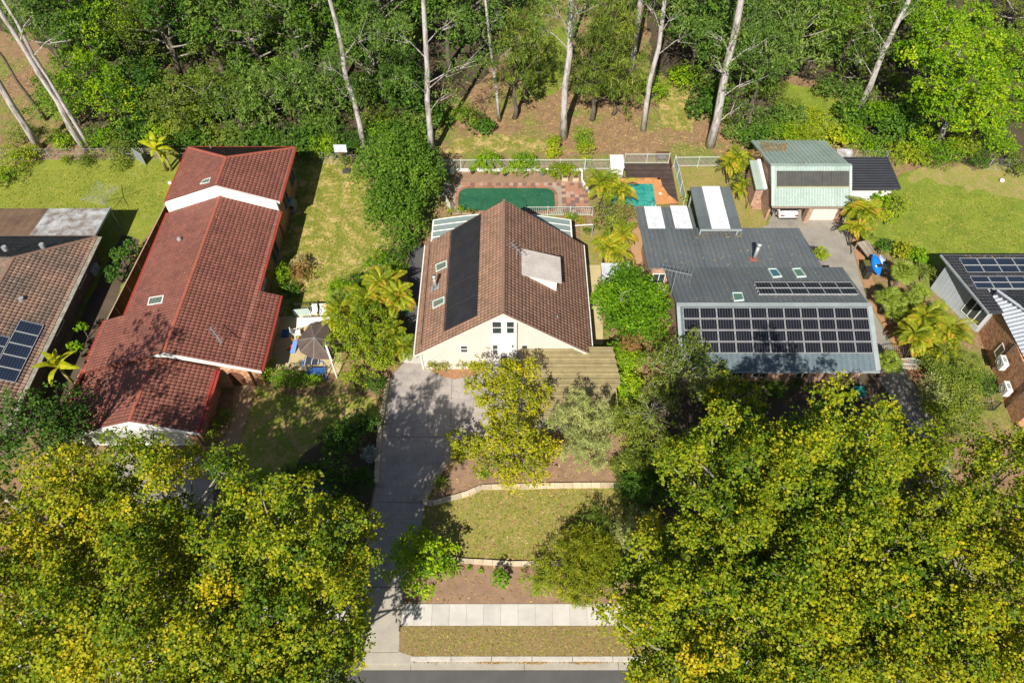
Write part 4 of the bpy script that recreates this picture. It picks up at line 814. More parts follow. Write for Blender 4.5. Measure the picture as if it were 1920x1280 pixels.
MB().tube([q, q + V((0, 0, 1.6))], [.15, .15], 12).tube([q + V((0, 0, 1.6)), q + V((0, 0, 1.85))], [.20, .20], 12).build('flue', STEEL, gh, True)
antenna((1258, 549), 0, pB, 'large many-rod tv antenna above the slate grey metal roof', 2.4, 2.2, 9, -.35, .75)
hr = thing('skillion_roof', 'raised grey ribbed skillion roof with one white translucent stripe over the rear deck', 'roof', (18, 47, 0))
h1 = 3.5; hp = [P(1310, 430, h1), P(1388, 429, h1), P(1372, 350, h1), P(1297, 351, h1)]; xl_, xr_ = (hp[0].x + hp[3].x) / 2, (hp[1].x + hp[2].x) / 2; yn_, yf_ = hp[0].y, hp[2].y
roof(hr, [(xl_, yn_, h1), (xr_, yn_, h1), (xr_, yf_, h1 - .1), (xl_, yf_, h1 - .1)], GREYM, dkg, 'rib', w_=.28)
sx0, sx1 = P(1325, 390, h1).x, P(1359, 390, h1).x
surface(hr, 'clear_roof_sheet', [V((sx0, yn_, h1 + .07)), V((sx1, yn_, h1 + .07)), V((sx1, yf_, h1 - .03)), V((sx0, yf_, h1 - .03))], _mats['white translucent sheet'], 'cor', w_=.2)
MB().bar((xl_, yn_ - .05, h1 - .05), (xr_, yn_ - .05, h1 - .05), .12, .14).build('gutter', GREYL, hr)
for x in (xl_ + .2, xr_ - .2):
    for yy in (yn_ + .3, yf_ - .3): MB().bar((x, yy, 0), (x, yy, h1 - .25), .12).build('post', GREYL, hr)

# ---- green garage with annex
GRN = mat('pale green steel', (.33, .42, .37), (.26, .34, .30), .6, .5, .1, 6, tint=True, spots=((.20, .20, .15), .64, 2.2)); GRN2 = mat('pale green steel front', (.29, .37, .34), (.24, .32, .29), .6, .45, .1, 6, tint=True)
gg = thing('green_roofed_garage', 'brick garage with pale green metal gable roof, open carport bay and cream door', 'garage', (26.5, 50, 0))
X0, X1, yf0, yr0, yb0, hr0 = 23.15, 30.25, 47.5, 50.4, 56.5, 4.6; dg = mat('green deck', (.25, .32, .29))
roof(gg, [(X0, yf0, 2.4), (X1, yf0, 2.4), (X1 - .1, yr0, hr0), (X0 - .1, yr0, hr0)], GRN2, dg, 'rib', w_=.25)
roof(gg, [(X0 - .1, yr0, hr0), (X1 - .1, yr0, hr0), (X1 - .1, yb0, 2.6), (X0 - .1, yb0, 2.6)], GRN, dg, 'rib', w_=.4)
MB().bar((X0 - .15, yr0, hr0 + .06), (X1 - .05, yr0, hr0 + .06), .3, .06).build('ridge_capping', GRN2, gg)
for x in (X0 + .05, X1 - .1): MB().bar((x, yf0, 2.47), (x, yr0, hr0 + .06), .22, .05, up=(0, -.6, .8)).build('barge_capping', mat('mint trim', (.42, .50, .46)), gg)
MB().bar((X0, yf0 - .08, 2.36), (X1, yf0 - .08, 2.36), .15, .13).build('gutter', mat('rusty gutter', (.30, .24, .19)), gg)
tl, tr, bl = onroof(plane((X0, yf0, 2.4), (X1, yf0, 2.4), (X1, yr0, hr0)), [(1453, 321), (1590, 318), (1457, 350)])
nfr = V((0, -(hr0 - 2.4), yr0 - yf0)).normalized(); xs_ = np.linspace(X0 + .4, X1 - .25, 9)
for i in range(8):
    z1_ = lambda y: 2.4 + (y - yf0) * (hr0 - 2.4) / (yr0 - yf0); ya_, yb_ = bl.y, tl.y
    MB().prism([V((xs_[i] + .01, ya_, z1_(ya_))) + nfr * .08, V((xs_[i + 1] - .02, ya_, z1_(ya_))) + nfr * .08, V((xs_[i + 1] - .02, yb_, z1_(yb_))) + nfr * .08, V((xs_[i] + .01, yb_, z1_(yb_))) + nfr * .08], nfr * .03).build('heating_mat', mat('dusty black matting', (.055, .055, .05), (.035, .035, .033), 1.2, .7, .3, 18, spots=((.4, .4, .3), .7, 5)), gg)
MB().bar((X0 + .4, bl.y - .08, z1_(bl.y) + .05), (X1 - .25, bl.y - .08, z1_(bl.y) + .05), .12, .08).build('pipe', mat('lichened pipe', (.42, .42, .22)), gg)
wl = MB(); yw = 48.3
wl.box(X0 + .2, X0 + .4, yw, yb0 - .4, -.1, 2.5); wl.box(X1 - .4, X1 - .2, yw, yb0 - .4, -.1, 2.4); wl.box(X0 + .4, X1 - .4, yb0 - .6, yb0 - .4, -.1, 2.4); xpier = P(1507, 411).x; wl.box(xpier - .2, xpier + .25, yw - .4, yw + .2, -.1, 2.7); wl.box(X1 - .55, X1 - .2, yw - .35, yw, -.1, 2.4); wl.box(xpier, xpier + .2, yw + .2, yb0 - .6, -.1, 2.5)
wl.prism([(X0 + .2, yw, 2.5), (X0 + .2, yr0, hr0 - .2), (X0 + .2, yb0 - .4, 2.5)], (.2, 0, 0)); wl.prism([(X1 - .4, yw, 2.4), (X1 - .4, yr0, hr0 - .2), (X1 - .4, yb0 - .4, 2.5)], (.2, 0, 0)); wl.build('wall', BR_MIX, gg)
xd0, xd1 = P(1513, 411).x, P(1578, 410).x; dr = MB().box(xpier + .26, X1 - .56, yw - .02, yw + .05, 0, 2.3).build('garage_door', mat('cream roller door', (.76, .66, .58), (.70, .61, .53), 1, .6), gg)
MB().box((xd0 + xd1) / 2 - .08, (xd0 + xd1) / 2 + .08, yw - .06, yw - .021, 1., 1.06).build('handle', STEEL, dr)
a1, a2, a3, a4 = P(1404, 304, 2.7), P(1447, 308, 2.7), P(1440, 352, 2.7), P(1407, 353, 2.7)
roof(gg, [(a1.x, a3.y, 2.5), (X0 - .05, a3.y, 2.5), (X0 - .05, a1.y, 2.9), (a1.x, a1.y, 2.9)], mat('mint sheet', (.36, .44, .38), (.30, .38, .33), .7, .45, .1, tint=True), dg, 'cor', w_=.22)
MB().box(a1.x + .2, X0 - .1, a3.y + .4, a1.y - .1, -.1, 2.4).build('annex_wall', BR_MIX, gg)
MB().bar((X0 - .15, a3.y, 2.6), (X0 - .15, a1.y, 3.0), .3, .1).build('annex_capping', WHITE, gg)
ds = thing('dark_tiled_shed', 'low shed with dark charcoal ribbed roof beside the green garage', 'shed', (33, 51.5, 0))
s1, s2, s3, s4 = P(1577, 296, 2.7), P(1661, 298, 2.7), P(1691, 357, 2.5), P(1600, 354, 2.5)
xs0, xs1 = (s1.x + s4.x) / 2, (s2.x + s3.x) / 2; roof(ds, [(xs0, s4.y, 2.5), (xs1, s4.y, 2.5), (xs1, s1.y, 2.75), (xs0, s1.y, 2.75)], mat('charcoal sheet', (.045, .048, .06), (.035, .037, .048), .8, .5, .2, 10, tint=True), mat('charcoal deck', (.05, .05, .06)), 'rib', w_=.33, along=True)
MB().box(xs0 + .15, xs1 - .3, s4.y + .35, s1.y - .3, -.1, 2.35).build('wall', WHITE, ds); MB().bar((xs1 + .03, s4.y, 2.5), (xs1 + .03, s1.y, 2.75), .14, .16).build('fascia', _mats['charcoal deck'], ds); MB().bar((xs0, s4.y - .04, 2.46), (xs1, s4.y - .04, 2.46), .1, .14).build('fascia', _mats['charcoal deck'], ds)
ls = thing('lean_to', 'small grey iron lean-to roof tucked behind the charcoal shed', 'shed', (31.5, 56, 0))
l1 = P(1567, 281, 2.3); l2 = P(1602, 293, 2.3); roof(ls, [(l1.x, l2.y, 2.2), (l2.x, l2.y, 2.2), (l2.x, l1.y, 2.4), (l1.x, l1.y, 2.4)], IRON2, dkg, 'cor', w_=.2); MB().box(l1.x + .1, l2.x - .1, l2.y + .1, l1.y - .1, 0, 2.1).build('wall', TRIMW, ls)

# ---- small white garden shed and pump cover
ws = thing('garden_shed', 'small white shed with light corrugated roof beside the round green tree', 'shed', (6.9, 37.5, 0))
g1, g2, g3 = P(1127, 494, 2.1), P(1180, 494, 2.1), P(1183, 536, 2.1); roof(ws, [(g1.x, g3.y, 2.0), (g2.x, g3.y, 2.0), (g2.x, g1.y, 2.15), (g1.x, g1.y, 2.15)], mat('light corrugated', (.56, .60, .66), (.44, .47, .52), 1.2, .5, .1, tint=True), TRIMW, 'cor', w_=.15)
MB().box(g1.x + .08, g2.x - .08, g3.y + .08, g1.y - .08, 0, 1.95).build('wall', mat('white steel wall', (.70, .72, .74), (.6, .62, .64), 2, .5, .05), ws); MB().box(g1.x + .4, g1.x + 1.2, g3.y + .04, g3.y + .077, .05, 1.85).build('door', GREYL, ws)
pc = thing('pump_cover', 'tall white pool pump housing with sloping lid beside the dark deck', 'housing', P(1158, 318)); q1, q2 = P(1143, 293, 1.6), P(1168, 291, 1.6); q3 = P(1170, 316, 1.4)
MB().prism([(q1.x, q3.y, 1.4), (q2.x, q3.y, 1.4), (q2.x, q1.y, 1.7), (q1.x, q1.y, 1.7)], (0, 0, .07)).build('lid', mat('pale lid', (.72, .72, .74), (.6, .6, .62), 2, .5), pc); MB().box(q1.x + .06, q2.x - .06, q3.y + .06, q1.y - .06, 0, 1.4).build('housing_box', TRIMW, pc)

# ---- house at the right edge
eh = thing('two_part_brick_house', 'orange brick house with charcoal tiled roofs, solar panels and pale clad side room', 'house', (40, 36, 0))
CH = mat('charcoal tile', (.085, .085, .095), (.06, .06, .07), .8, .6, .4, 12, tint=True); dkc = _mats['charcoal deck']
A1 = P(1765, 478, 3.2); C1 = P(1850, 592, 3.2); u1 = (C1 - A1); far = V((9, 0, 0))
B1 = A1 + V((10, 0, 0)); sl = .09; up = lambda p: V((p.x, p.y, 3.2 + sl * max(0, (A1.y - p.y)) * .6))
A2 = up(A1 + u1 * .55); roof(eh, [A1, B1, up(V((B1.x, A2.y, 0))), A2], CH, dkc, w_=.3, seed=41)
C2 = up(C1); roof(eh, [A2, V((A2.x + 1.4, A2.y, A2.z)), V((C2.x + 1.1, C2.y, C2.z)), C2], CH, dkc, seed=42)
MB().bar(A1 + V((-.06, 0, -.03)), A2 + V((-.06, 0, -.03)), .14, .14).build('gutter', GREYL, eh); MB().bar(A2 + V((-.06, 0, -.03)), C2 + V((-.06, 0, -.03)), .14, .14).build('gutter', GREYL, eh)
pE = plane(A1, B1, A2); tl, tr, bl = onroof(pE, [(1796, 486), (1920, 484), (1814, 513)])
panels(eh, tl, tl + V((7.2, 0, 0)), V((tl.x, bl.y, bl.z)), 5, 2, PV2, key='c', lift=.1)
tl, bl = onroof(pE, [(1816, 520), (1830, 543)]); panels(eh, tl, tl + V((7.2, 0, 0)), V((tl.x, bl.y, bl.z)), 5, 2, PV2, key='c', lift=.1)
CLAD = mat('pale blue cladding', (.42, .46, .50), (.36, .40, .44), 1, .6, .1); b1, b2 = P(1744, 540), P(1828, 622)
nl = int((b2 - b1).length / .35); dv = (b2 - b1) / nl
for i in range(nl): MB().prism([b1 + dv * i, b1 + dv * (i + .93), b1 + dv * (i + .93) + V((.2, .03, 0)), b1 + dv * i + V((.2, .03, 0))][::-1], (0, 0, 3.0)).build('cladding_board', CLAD, eh)
MB().prism([b1 + V((.21, 0, 0)), b1 + V((8, 0, 0)), b2 + V((8, 0, 0)), b2 + V((.21, 0, 0))], (0, 0, 3.0)).build('wall', CLAD, eh)
for f in (.62, .74, .86): p = b1.lerp(b2, f); window(eh, p + V((-.03, 0, .6)), (b2 - b1).normalized(), (0, 0, 1), .7, 1.8, WHITE)
w1, w2 = P(1834, 622), P(1900, 800); tpz = 3.3
MB().prism([w1, w2, w2 + V((9, 0, 0)), w1 + V((9, 0, 0))], (0, 0, tpz)).build('wall', BR_ORG, eh)
dn = (w2 - w1).normalized(); nn_ = V((dn.y, -dn.x, 0)); nn_ = nn_ if nn_.x < 0 else -nn_
g0 = P(1861, 556, 3.4); g1_ = P(1925, 680, 3.4); sidev = V((2.9, 1.0, 1.5))
roof(eh, [g0, g1_, g1_ + V((2.8, .6, 1.4)), g0 + V((.3, .3, .35))], mat('bright grey steel', (.50, .55, .60), (.44, .49, .54), .8, .4, .05, tint=True), dkc, 'rib', w_=.35)
rt0 = g0 + V((.3, .3, .35)); rt1 = g1_ + V((2.8, .6, 1.4)); roof(eh, [rt0, rt0 + V((7, .3, -.2)), rt1 + V((5, 3, -.5)), rt1], CH, dkc, seed=43)
MB().bar(rt0 + V((0, 0, .05)), rt1 + V((0, 0, .05)), .2, .07).build('ridge_capping', _mats['bright grey steel'], eh)
for f in (.42, .82): p = w1.lerp(w2, f) + nn_ * .06; MB().tube([p, p + V((0, 0, tpz))], [.05, .05], 6).build('downpipe', mat('brown downpipe', (.10, .07, .06)), eh)
p = w1.lerp(w2, .3) + nn_ * .003; window(eh, p + V((0, 0, .9)), w2 - w1, (0, 0, 1), .7, 1.2)
for f in (.50, .72):
    p = w1.lerp(w2, f) + nn_ * .45; ac = thing('air_conditioner', {.5: 'white air conditioner unit beside brick wall nearer the small window', .72: 'white air conditioner unit below brick wall nearer the garden gate'}[f], 'air conditioner', (p.x, p.y, 0), 'air conditioners by the orange brick wall')
    a_ = dn * .45; o_ = nn_ * .2; z0_ = 1.5 if f < .6 else .9
    MB().prism([p - a_ - o_, p + a_ - o_, p + a_ + o_, p - a_ + o_][::-1] if False else [V((q.x, q.y, z0_)) for q in (p - a_ - o_, p + a_ - o_, p + a_ + o_, p - a_ + o_)], (0, 0, .75)).build('casing', WHITE, ac)
    MB().prism([V((q.x, q.y, z0_ - .06)) for q in (p - a_ * .8 - o_ * 2, p - a_ * .7 - o_ * 2, p - a_ * .7 + o_, p - a_ * .8 + o_)], (0, 0, .05)).prism([V((q.x, q.y, z0_ - .06)) for q in (p + a_ * .8 - o_ * 2, p + a_ * .7 - o_ * 2, p + a_ * .7 + o_, p + a_ * .8 + o_)], (0, 0, .05)).build('bracket', STEEL, ac)
    g_ = MB(); cc_ = p + o_ * 1.02 + V((0, 0, z0_ + .38)) - V((0, 0, p.z))
    for k in range(12):
        t0_, t1_ = 2 * math.pi * k / 12, 2 * math.pi * (k + 1) / 12; g_.bar(cc_ + (dn * math.cos(t0_) + V((0, 0, math.sin(t0_)))) * .27, cc_ + (dn * math.cos(t1_) + V((0, 0, math.sin(t1_)))) * .27, .03)
    g_.build('fan_grille', STEEL, ac)
    tp_ = MB().bar(V((p.x, p.y, z0_ + .77)) - dn * .2, V((p.x, p.y, z0_ + .77)) + dn * .2, .2, .02); tp_.build('top_vent', GREYL, ac)

def roof_litter(label, pl, quad, n, m=None, s=.07, seed=1):
    rg = random.Random(seed); b = MB(); nrm = pl[1]; t1 = nrm.cross(V((0, 1, 0))).normalized(); t2 = nrm.cross(t1)
    for i in range(n):
        u, v = rg.random(), rg.random(); x = (quad[0][0] * (1 - u) + quad[1][0] * u) * (1 - v) + (quad[3][0] * (1 - u) + quad[2][0] * u) * v; y = (quad[0][1] * (1 - u) + quad[1][1] * u) * (1 - v) + (quad[3][1] * (1 - u) + quad[2][1] * u) * v
        c = hit(x, y, *pl) + nrm * .07; a = rg.uniform(0, 6.3); r = s * rg.uniform(.5, 1.5); p_ = t1 * math.cos(a) * r + t2 * math.sin(a) * r; q_ = t1 * -math.sin(a) * r * .5 + t2 * math.cos(a) * r * .5
        b.add([c - p_, c + q_, c + p_ + nrm * .02, c - q_], [(0, 1, 2, 3)], rg.random())
    o = b.build('fallen_leaf', m or DRYL); o['kind'] = 'stuff'; return o
roof_litter('', pB, ((1270, 512), (1540, 512), (1590, 566), (1275, 566)), 90, seed=1); roof_litter('', pC, ((1215, 440), (1490, 438), (1520, 500), (1225, 500)), 140, seed=2); roof_litter('', pC, ((1310, 432), (1390, 432), (1395, 446), (1300, 448)), 60, seed=3)
pG = plane((X0, yr0, hr0), (X1, yr0, hr0), (X1, yb0, 2.6)); roof_litter('', pG, ((1425, 267), (1475, 270), (1476, 285), (1430, 284)), 420, s=.09, seed=4); roof_litter('', pG, ((1402, 282), (1430, 284), (1428, 296), (1405, 292)), 150, s=.09, seed=5); roof_litter('', pG, ((1495, 306), (1512, 306), (1512, 312), (1495, 312)), 40, seed=6)
roof_litter('', pRm, ((440, 400), (520, 400), (470, 650), (345, 650)), 130, s=.05, seed=7); roof_litter('', pLm, ((380, 400), (415, 400), (310, 640), (215, 620)), 110, s=.05, seed=8); roof_litter('', pR, ((955, 420), (1050, 460), (1090, 620), (960, 560)), 60, s=.05, seed=9); roof_litter('', pE, ((1800, 480), (1900, 480), (1900, 484), (1805, 484)), 60, s=.06, seed=10)
# ------------------------------------------------------------------ pools, paving, walls, fences
def poolwater(name, c1, c2, sc):
    m, nt, b = node_mat(name); v = N(nt, 'ShaderNodeTexVoronoi'); g = N(nt, 'ShaderNodeNewGeometry'); nt.links.new(g.outputs['Position'], v.inputs['Vector']); v.inputs['Scale'].default_value = sc
    f = noise(nt, .5 if sc < 1 else 2.2, 5, .6, None, 1.); c = ramp(nt, f, ((.35, c1), (.65, c2))); nt.links.new(c, b.inputs[0]); b.inputs['Roughness'].default_value = .08; bump(nt, b, noise(nt, 3, 4), .12, .03); return m
def rrect(x0, x1, y0, y1, r, n=6):
    o = []
    for cx_, cy_, a0 in ((x1 - r, y1 - r, 0), (x0 + r, y1 - r, 90), (x0 + r, y0 + r, 180), (x1 - r, y0 + r, 270)):
        o += [(cx_ + r * math.cos(R(a0 + 90 * k / n)), cy_ + r * math.sin(R(a0 + 90 * k / n))) for k in range(n + 1)]
    return o
p1_, p2_ = P(858, 396), P(1039, 353); po = rrect(p1_.x, p2_.x, p1_.y, p2_.y, 1.0)
structure(MB().add([(x, y, .03) for x, y in po], [tuple(range(len(po)))]).build('pool_water', poolwater('green pool water', (.02, .095, .05), (.032, .125, .065), .3)))
BRK = mat('coping brick', (.36, .17, .10), (.25, .13, .09), 6, .9, .3, 20, tint=True); pav = structure(MB().box(p1_.x - .3, p1_.x - .29, p1_.y, p1_.y + .01, 0, .005).build('pool_paving', BRK)); pav['base'] = [0, 0, 0]
# coping bricks round the pool
per = []
for i in range(len(po)):
    a, c = V((*po[i], 0)), V((*po[(i + 1) % len(po)], 0)); L_ = (c - a).length; n_ = max(1, round(L_ / .24))
    for k in range(n_): per.append((a.lerp(c, k / n_), a.lerp(c, (k + 1) / n_)))
cop = MB()
for i, (a, c) in enumerate(per):
    d = (c - a).normalized(); o_ = V((d.y, -d.x, 0)) * .28; cop.prism([a + d * .006, a + o_ + d * .006, c + o_ - d * .006, c - d * .006][::-1], (0, 0, .07), (i * 53 % 17) / 17)
cop.build('coping_brick', BRK, pav)['kind'] = 'stuff'
PAV = [mat('paver red', (.40, .20, .13), (.33, .17, .11), 3, .9, .3, 20, tint=True), mat('paver plum', (.22, .13, .11), (.17, .10, .09), 3, .9, .3, 20, tint=True), mat('paver pink', (.46, .30, .23), (.38, .25, .19), 3, .9, .3, 20, tint=True)]
for m_ in PAV:
    b = MB().box(0, .4, 0, .4, 0, .04); o = b.build('paver', m_); m_['me'] = 0; _pv[m_.name] = o.data; bpy.data.objects.remove(o)
rr = random.Random(4); gx_ = P(850, 350).x; x_end = P(1104, 395).x
for i in range(32):
    for j in range(10):
        x = gx_ + i * .415; y = P(900, 401).y + j * .415 + .15
        if x > x_end - (j * .02): continue
        if x + .4 > p1_.x - .28 and x < p2_.x + .28 and y < p2_.y + .28: continue
        if y + .4 > P(900, 342).y: continue
        o = link('paver', _pv[rr.choice(PAV).name], pav); o.location = (x, y, rr.uniform(.0, .012)); o.rotation_euler.z = 0
def stones(name, px, m, L=.55, w_=.3, h=.28, z=0, loop=False, top=None, label=None, cat='wall', group=None, part='stone_block', seed=1):
    pts = [P(*q) for q in px]; t = thing(name, label, cat, pts[0], group); rg = random.Random(seed)
    for a, c in zip(pts, pts[1:]):
        n_ = max(1, round((c - a).length / L)); d = (c - a) / n_; s = V((-d.y, d.x, 0)).normalized() * w_ / 2
        for k in range(n_):
            p, q = a + d * k, a + d * (k + .975); j = s * rg.uniform(.94, 1.06); MB().prism([p + j, p - j, q - j, q + j][::-1] if (d.cross(s)).z > 0 else [p + j, q + j, q - j, p - j], (0, 0, h * rg.uniform(.93, 1.06)), rg.random()).build(part, m, t)
    return t
stones('retaining_wall', [(863, 836), (846, 857), (826, 884), (811, 908), (799, 930), (794, 941)], SAND, .62, .4, .2, label='curved sandstone edging along the driveway side of the mulch bed', seed=1)
stones('retaining_wall', [(794, 943), (812, 944), (850, 934), (880, 925), (903, 914), (960, 913), (1040, 911), (1160, 910), (1185, 910)], SAND, .62, .36, .16, label='long sandstone edging between mulch bed and front lawn', seed=2)
stones('retaining_wall', [(840, 1047), (870, 1052), (960, 1057), (1140, 1056)], SAND, .62, .3, .16, label='low sandstone edging between front lawn and footpath garden', seed=3)
stones('retaining_wall', [(733, 712), (727, 720), (723, 745), (719, 770), (713, 800), (710, 850), (706, 905)], SAND, .7, .28, .35, label='sandstone edging down the outer side of the driveway', seed=4)
stones('garden_step', [(910, 832), (930, 827)], SAND, .75, .5, .25, label='pale stone step at the top of the mulch bed', cat='step', seed=5)
stones('pool_edging', [(855, 321), (1000, 320), (1091, 321)], TRIMW, 1.2, .16, .22, label='white concrete edging under the pool fence', cat='edging', part='edging_block', seed=6)
stones('pool_edging', [(1091, 322), (1091, 341), (1104, 362)], TRIMW, 1.0, .14, .30, label='white edging turning around the corner of the pool garden', cat='edging', part='edging_block', seed=7)
# spa pool with orange coping and dark deck
ORG = mat('orange clay brick', (.56, .27, .10), (.48, .22, .08), 3, .85, .3, 20, tint=True); DECK = mat('dark stained deck', (.075, .05, .042), (.05, .035, .03), 1.5, .75, .3, 16, tint=True)
dk = thing('timber_deck', 'dark brown timber deck around the small turquoise pool', 'deck', P(1210, 330)); d1, d2, d3 = P(1170, 309), P(1257, 308), P(1272, 384); n_ = 34
for i in range(n_):
    y = d1.y - .02 - i * (d1.y - d3.y) / n_; xr_ = d2.x + (d3.x - d2.x) * i / n_; MB().box(d1.x - (0 if i < 12 else 1.8), xr_, y - .14, y, .05, .16, (i * 29 % 13) / 13).build('deck_board', DECK, dk)
so = [P(1150, 338), P(1237, 337), P(1241, 352), P(1252, 368), P(1272, 384), P(1235, 386), P(1150, 388)]
sp = thing('plunge_pool', 'small turquoise plunge pool with orange brick coping', 'pool', P(1195, 365)); MB().prism([V((p.x, p.y, .17)) for p in so][::-1], (0, 0, .05)).build('coping', ORG, sp)
wi = [P(1150, 346, .2), P(1223, 345, .2), P(1227, 362, .2), P(1229, 386, .2), P(1150, 388, .2)]
MB().prism([V((p.x, p.y, .21)) for p in wi][::-1], (0, 0, .02)).build('water', poolwater('turquoise water', (.01, .17, .15), (.06, .36, .30), 4), sp)
wr = MB(); rim = [V((p.x, p.y, .23)) for p in so[:5]]
for a, c in zip(rim, rim[1:]):
    k_ = max(1, int((c - a).length / .24))
    for i in range(k_): p = a.lerp(c, i / k_); q = a.lerp(c, (i + .93) / k_); s_ = (q - p).cross(V((0, 0, 1))).normalized() * .3; wr.prism([p, q, q + s_, p + s_], (0, 0, .02), (i * 31 % 11) / 11)
wr.build('coping_brick', ORG, sp)['kind'] = 'stuff'
MB().disc(P(1238, 363, .24), .15, .03).build('skimmer_lid', WHITE, sp)
hr_ = MB()
for dx in (0, .35): hr_.tube([P(1220, 384, .2) + V((dx, .5 * math.cos(t) - .2, .55 * math.sin(t))) for t in np.linspace(0, math.pi, 9)], [.025] * 9, 6)
hr_.build('handrail', STEEL, sp, True)
# fences
def fence(name, label, A, B, h, m, post=2.4, bars=.12, rails=(.15, .95), group=None, pr=.035, barr=.011, board=False, cap=None):
    A, B = V(A), V(B); t = thing(name, label, 'fence', A, group); D = B - A; L_ = D.length; n_ = max(1, round(L_ / post)); d = D / L_
    for i in range(n_ + 1): MB().bar(A + d * (L_ * i / n_) - V((0, 0, .05)), A + d * (L_ * i / n_) + V((0, 0, h + .06)), pr * 2).build('post', m, t)
    for f in rails: MB().bar(A + V((0, 0, h * f)), B + V((0, 0, h * f)), .04, .05).build('rail', m, t)
    b = MB(); k = int(L_ / bars)
    for i in range(1, k): p = A + d * (i * bars); b.bar(p + V((0, 0, h * .08)), p + V((0, 0, h)), barr * 2)
    o = b.build('baluster', m, t); o['kind'] = 'stuff'; return t
FEN = mat('pale green fence steel', (.50, .56, .50), (.44, .50, .45), 2, .5, .05)
yF = P(960, 319).y
def G(x, y): p = P(x, y); return V((p.x, p.y, 0))
fence('pool_fence', 'pale green tubular fence behind the large green pool', G(818, 320), G(1142, 319), 1.35, FEN, 2.35)
fence('pool_fence', 'pale green tubular fence behind the dark timber deck', G(1170, 308), G(1252, 308), 1.3, FEN, 2.2)
fence('pool_fence', 'pale green tubular fence across the back of the small dry lawn', G(1262, 314), G(1352, 313), 1.3, FEN, 2.2)
gf = fence('glass_fence', 'pale green panelled fence running down beside the dark deck', G(1263, 311), G(1281, 384), 1.25, FEN, 2.2, .5)
a, c = G(1263, 311), G(1281, 384)
for k in range(3): p, q = a.lerp(c, (k + .04) / 3), a.lerp(c, (k + .96) / 3); MB().prism([p, q, q + V((.02, 0, 0)), p + V((.02, 0, 0))], (0, 0, 1.1)).build('mesh_panel', mat('frosted green panel', (.36, .47, .40), None, 2, .4), gf)
fence('pool_fence', 'white tubular fence between the gabled house and the green pool', G(985, 405), G(1110, 405), 1.15, FEN, 2.3, .17)
fence('pool_fence', 'short pale fence at the shrubby end of the green pool', G(838, 385), G(845, 400), 1.2, FEN, 1.4)
fence('side_gate', 'white barred side gate between the palms and the gabled house', G(748, 652), G(776, 656), 1.5, WHITE, 1.35, .11)
WIRE = mat('galvanised wire', (.42, .44, .44), None, 3, .5)
def chain(label, A, B, h=1.3, name='wire_fence', gr='wire mesh boundary fences'):
    t = thing(name, label, 'fence', A, gr); D = B - A; L_ = D.length; n_ = max(1, round(L_ / 3)); d = D / L_
    for i in range(n_ + 1): MB().tube([A + d * (L_ * i / n_) - V((0, 0, .1)), A + d * (L_ * i / n_) + V((0, 0, h))], [.035, .035], 6).build('post', WIRE, t)
    b = MB()
    for s in (1, -1):
        k = int(L_ / .35)
        for i in range(k): p = A + d * (i * .35); b.bar(p + V((0, 0, h if s < 0 else .05)), p + d * .9 * min(1, (L_ - i * .35) / .9) + V((0, 0, .05 if s < 0 else h)), .008)
    for z_ in (.05, h * .5, h - .02): b.bar(A + V((0, 0, z_)), B + V((0, 0, z_)), .012)
    b.build('wire_mesh', WIRE, t)['kind'] = 'stuff'; return t
chain('long rusty wire mesh fence behind the left lawn', G(-20, 300), G(272, 298)); chain('wire mesh fence behind the red tiled house', G(275, 298), G(552, 298)); chain('wire mesh fence by the basketball hoop', G(556, 302), G(690, 312)); chain('wire mesh fence in front of the bright green tree', G(1600, 300), G(1660, 300), 1.1); chain('wire mesh fence under the leaning trunks beyond the big lawn', G(1850, 318), G(1990, 322))
gt = thing('wire_gate', 'grey framed wire gate leaning at the end of the mesh fence', 'gate', G(262, 308), None); a, c = G(258, 300), G(274, 310)
gt_b = MB(); gt_b.bar(a + V((0, 0, .1)), c + V((0, 0, .1)), .05).bar(a + V((0, 0, 1.4)), c + V((0, 0, 1.4)), .05).bar(a, a + V((0, 0, 1.5)), .05).bar(c, c + V((0, 0, 1.5)), .05); gt_b.build('gate_frame', STEEL, gt); MB().prism([a + V((0, 0, .1)), c + V((0, 0, .1)), c + V((0, .01, .1)), a + V((0, .01, .1))], (0, 0, 1.3)).build('mesh_panel', mat('shade mesh', (.22, .25, .27)), gt)
# paling fence along the red house
PAL = mat('brown paling', (.22, .095, .04), (.15, .065, .03), 2, .85, .3, 18, tint=True)
pf = thing('paling_fence', 'dark brown timber paling fence between the old tiled house and the red house', 'fence', G(330, 420)); tA, tB = P(316, 374, 1.7), P(104, 790, 1.7); tA.z = tB.z = 0; D = tB - tA; L_ = D.length; d = D / L_; n_ = int(L_ / .16); s_ = V((d.y, -d.x, 0)) * .02
for i in range(min(n_, 290)):
    p = tA + d * (i * .16 + .006); q = p + d * .148; MB().prism([p, q, q + s_, p + s_], (0, 0, 1.66 + .05 * math.sin(i * 3.1)), (i * 7 % 11) / 11).build('paling', PAL, pf)
MB().bar(tA + V((0, 0, 1.73)), tA + d * 46 + V((0, 0, 1.73)), .09, .04).build('top_rail', mat('grey brown rail', (.42, .30, .2)), pf)
for i in range(12): p = tA + d * (i * 2.4 + .6) + s_ * 2; MB().bar(p, p + V((0, 0, 1.6)), .09).build('post', mat('pale post', (.5, .45, .38)), pf)
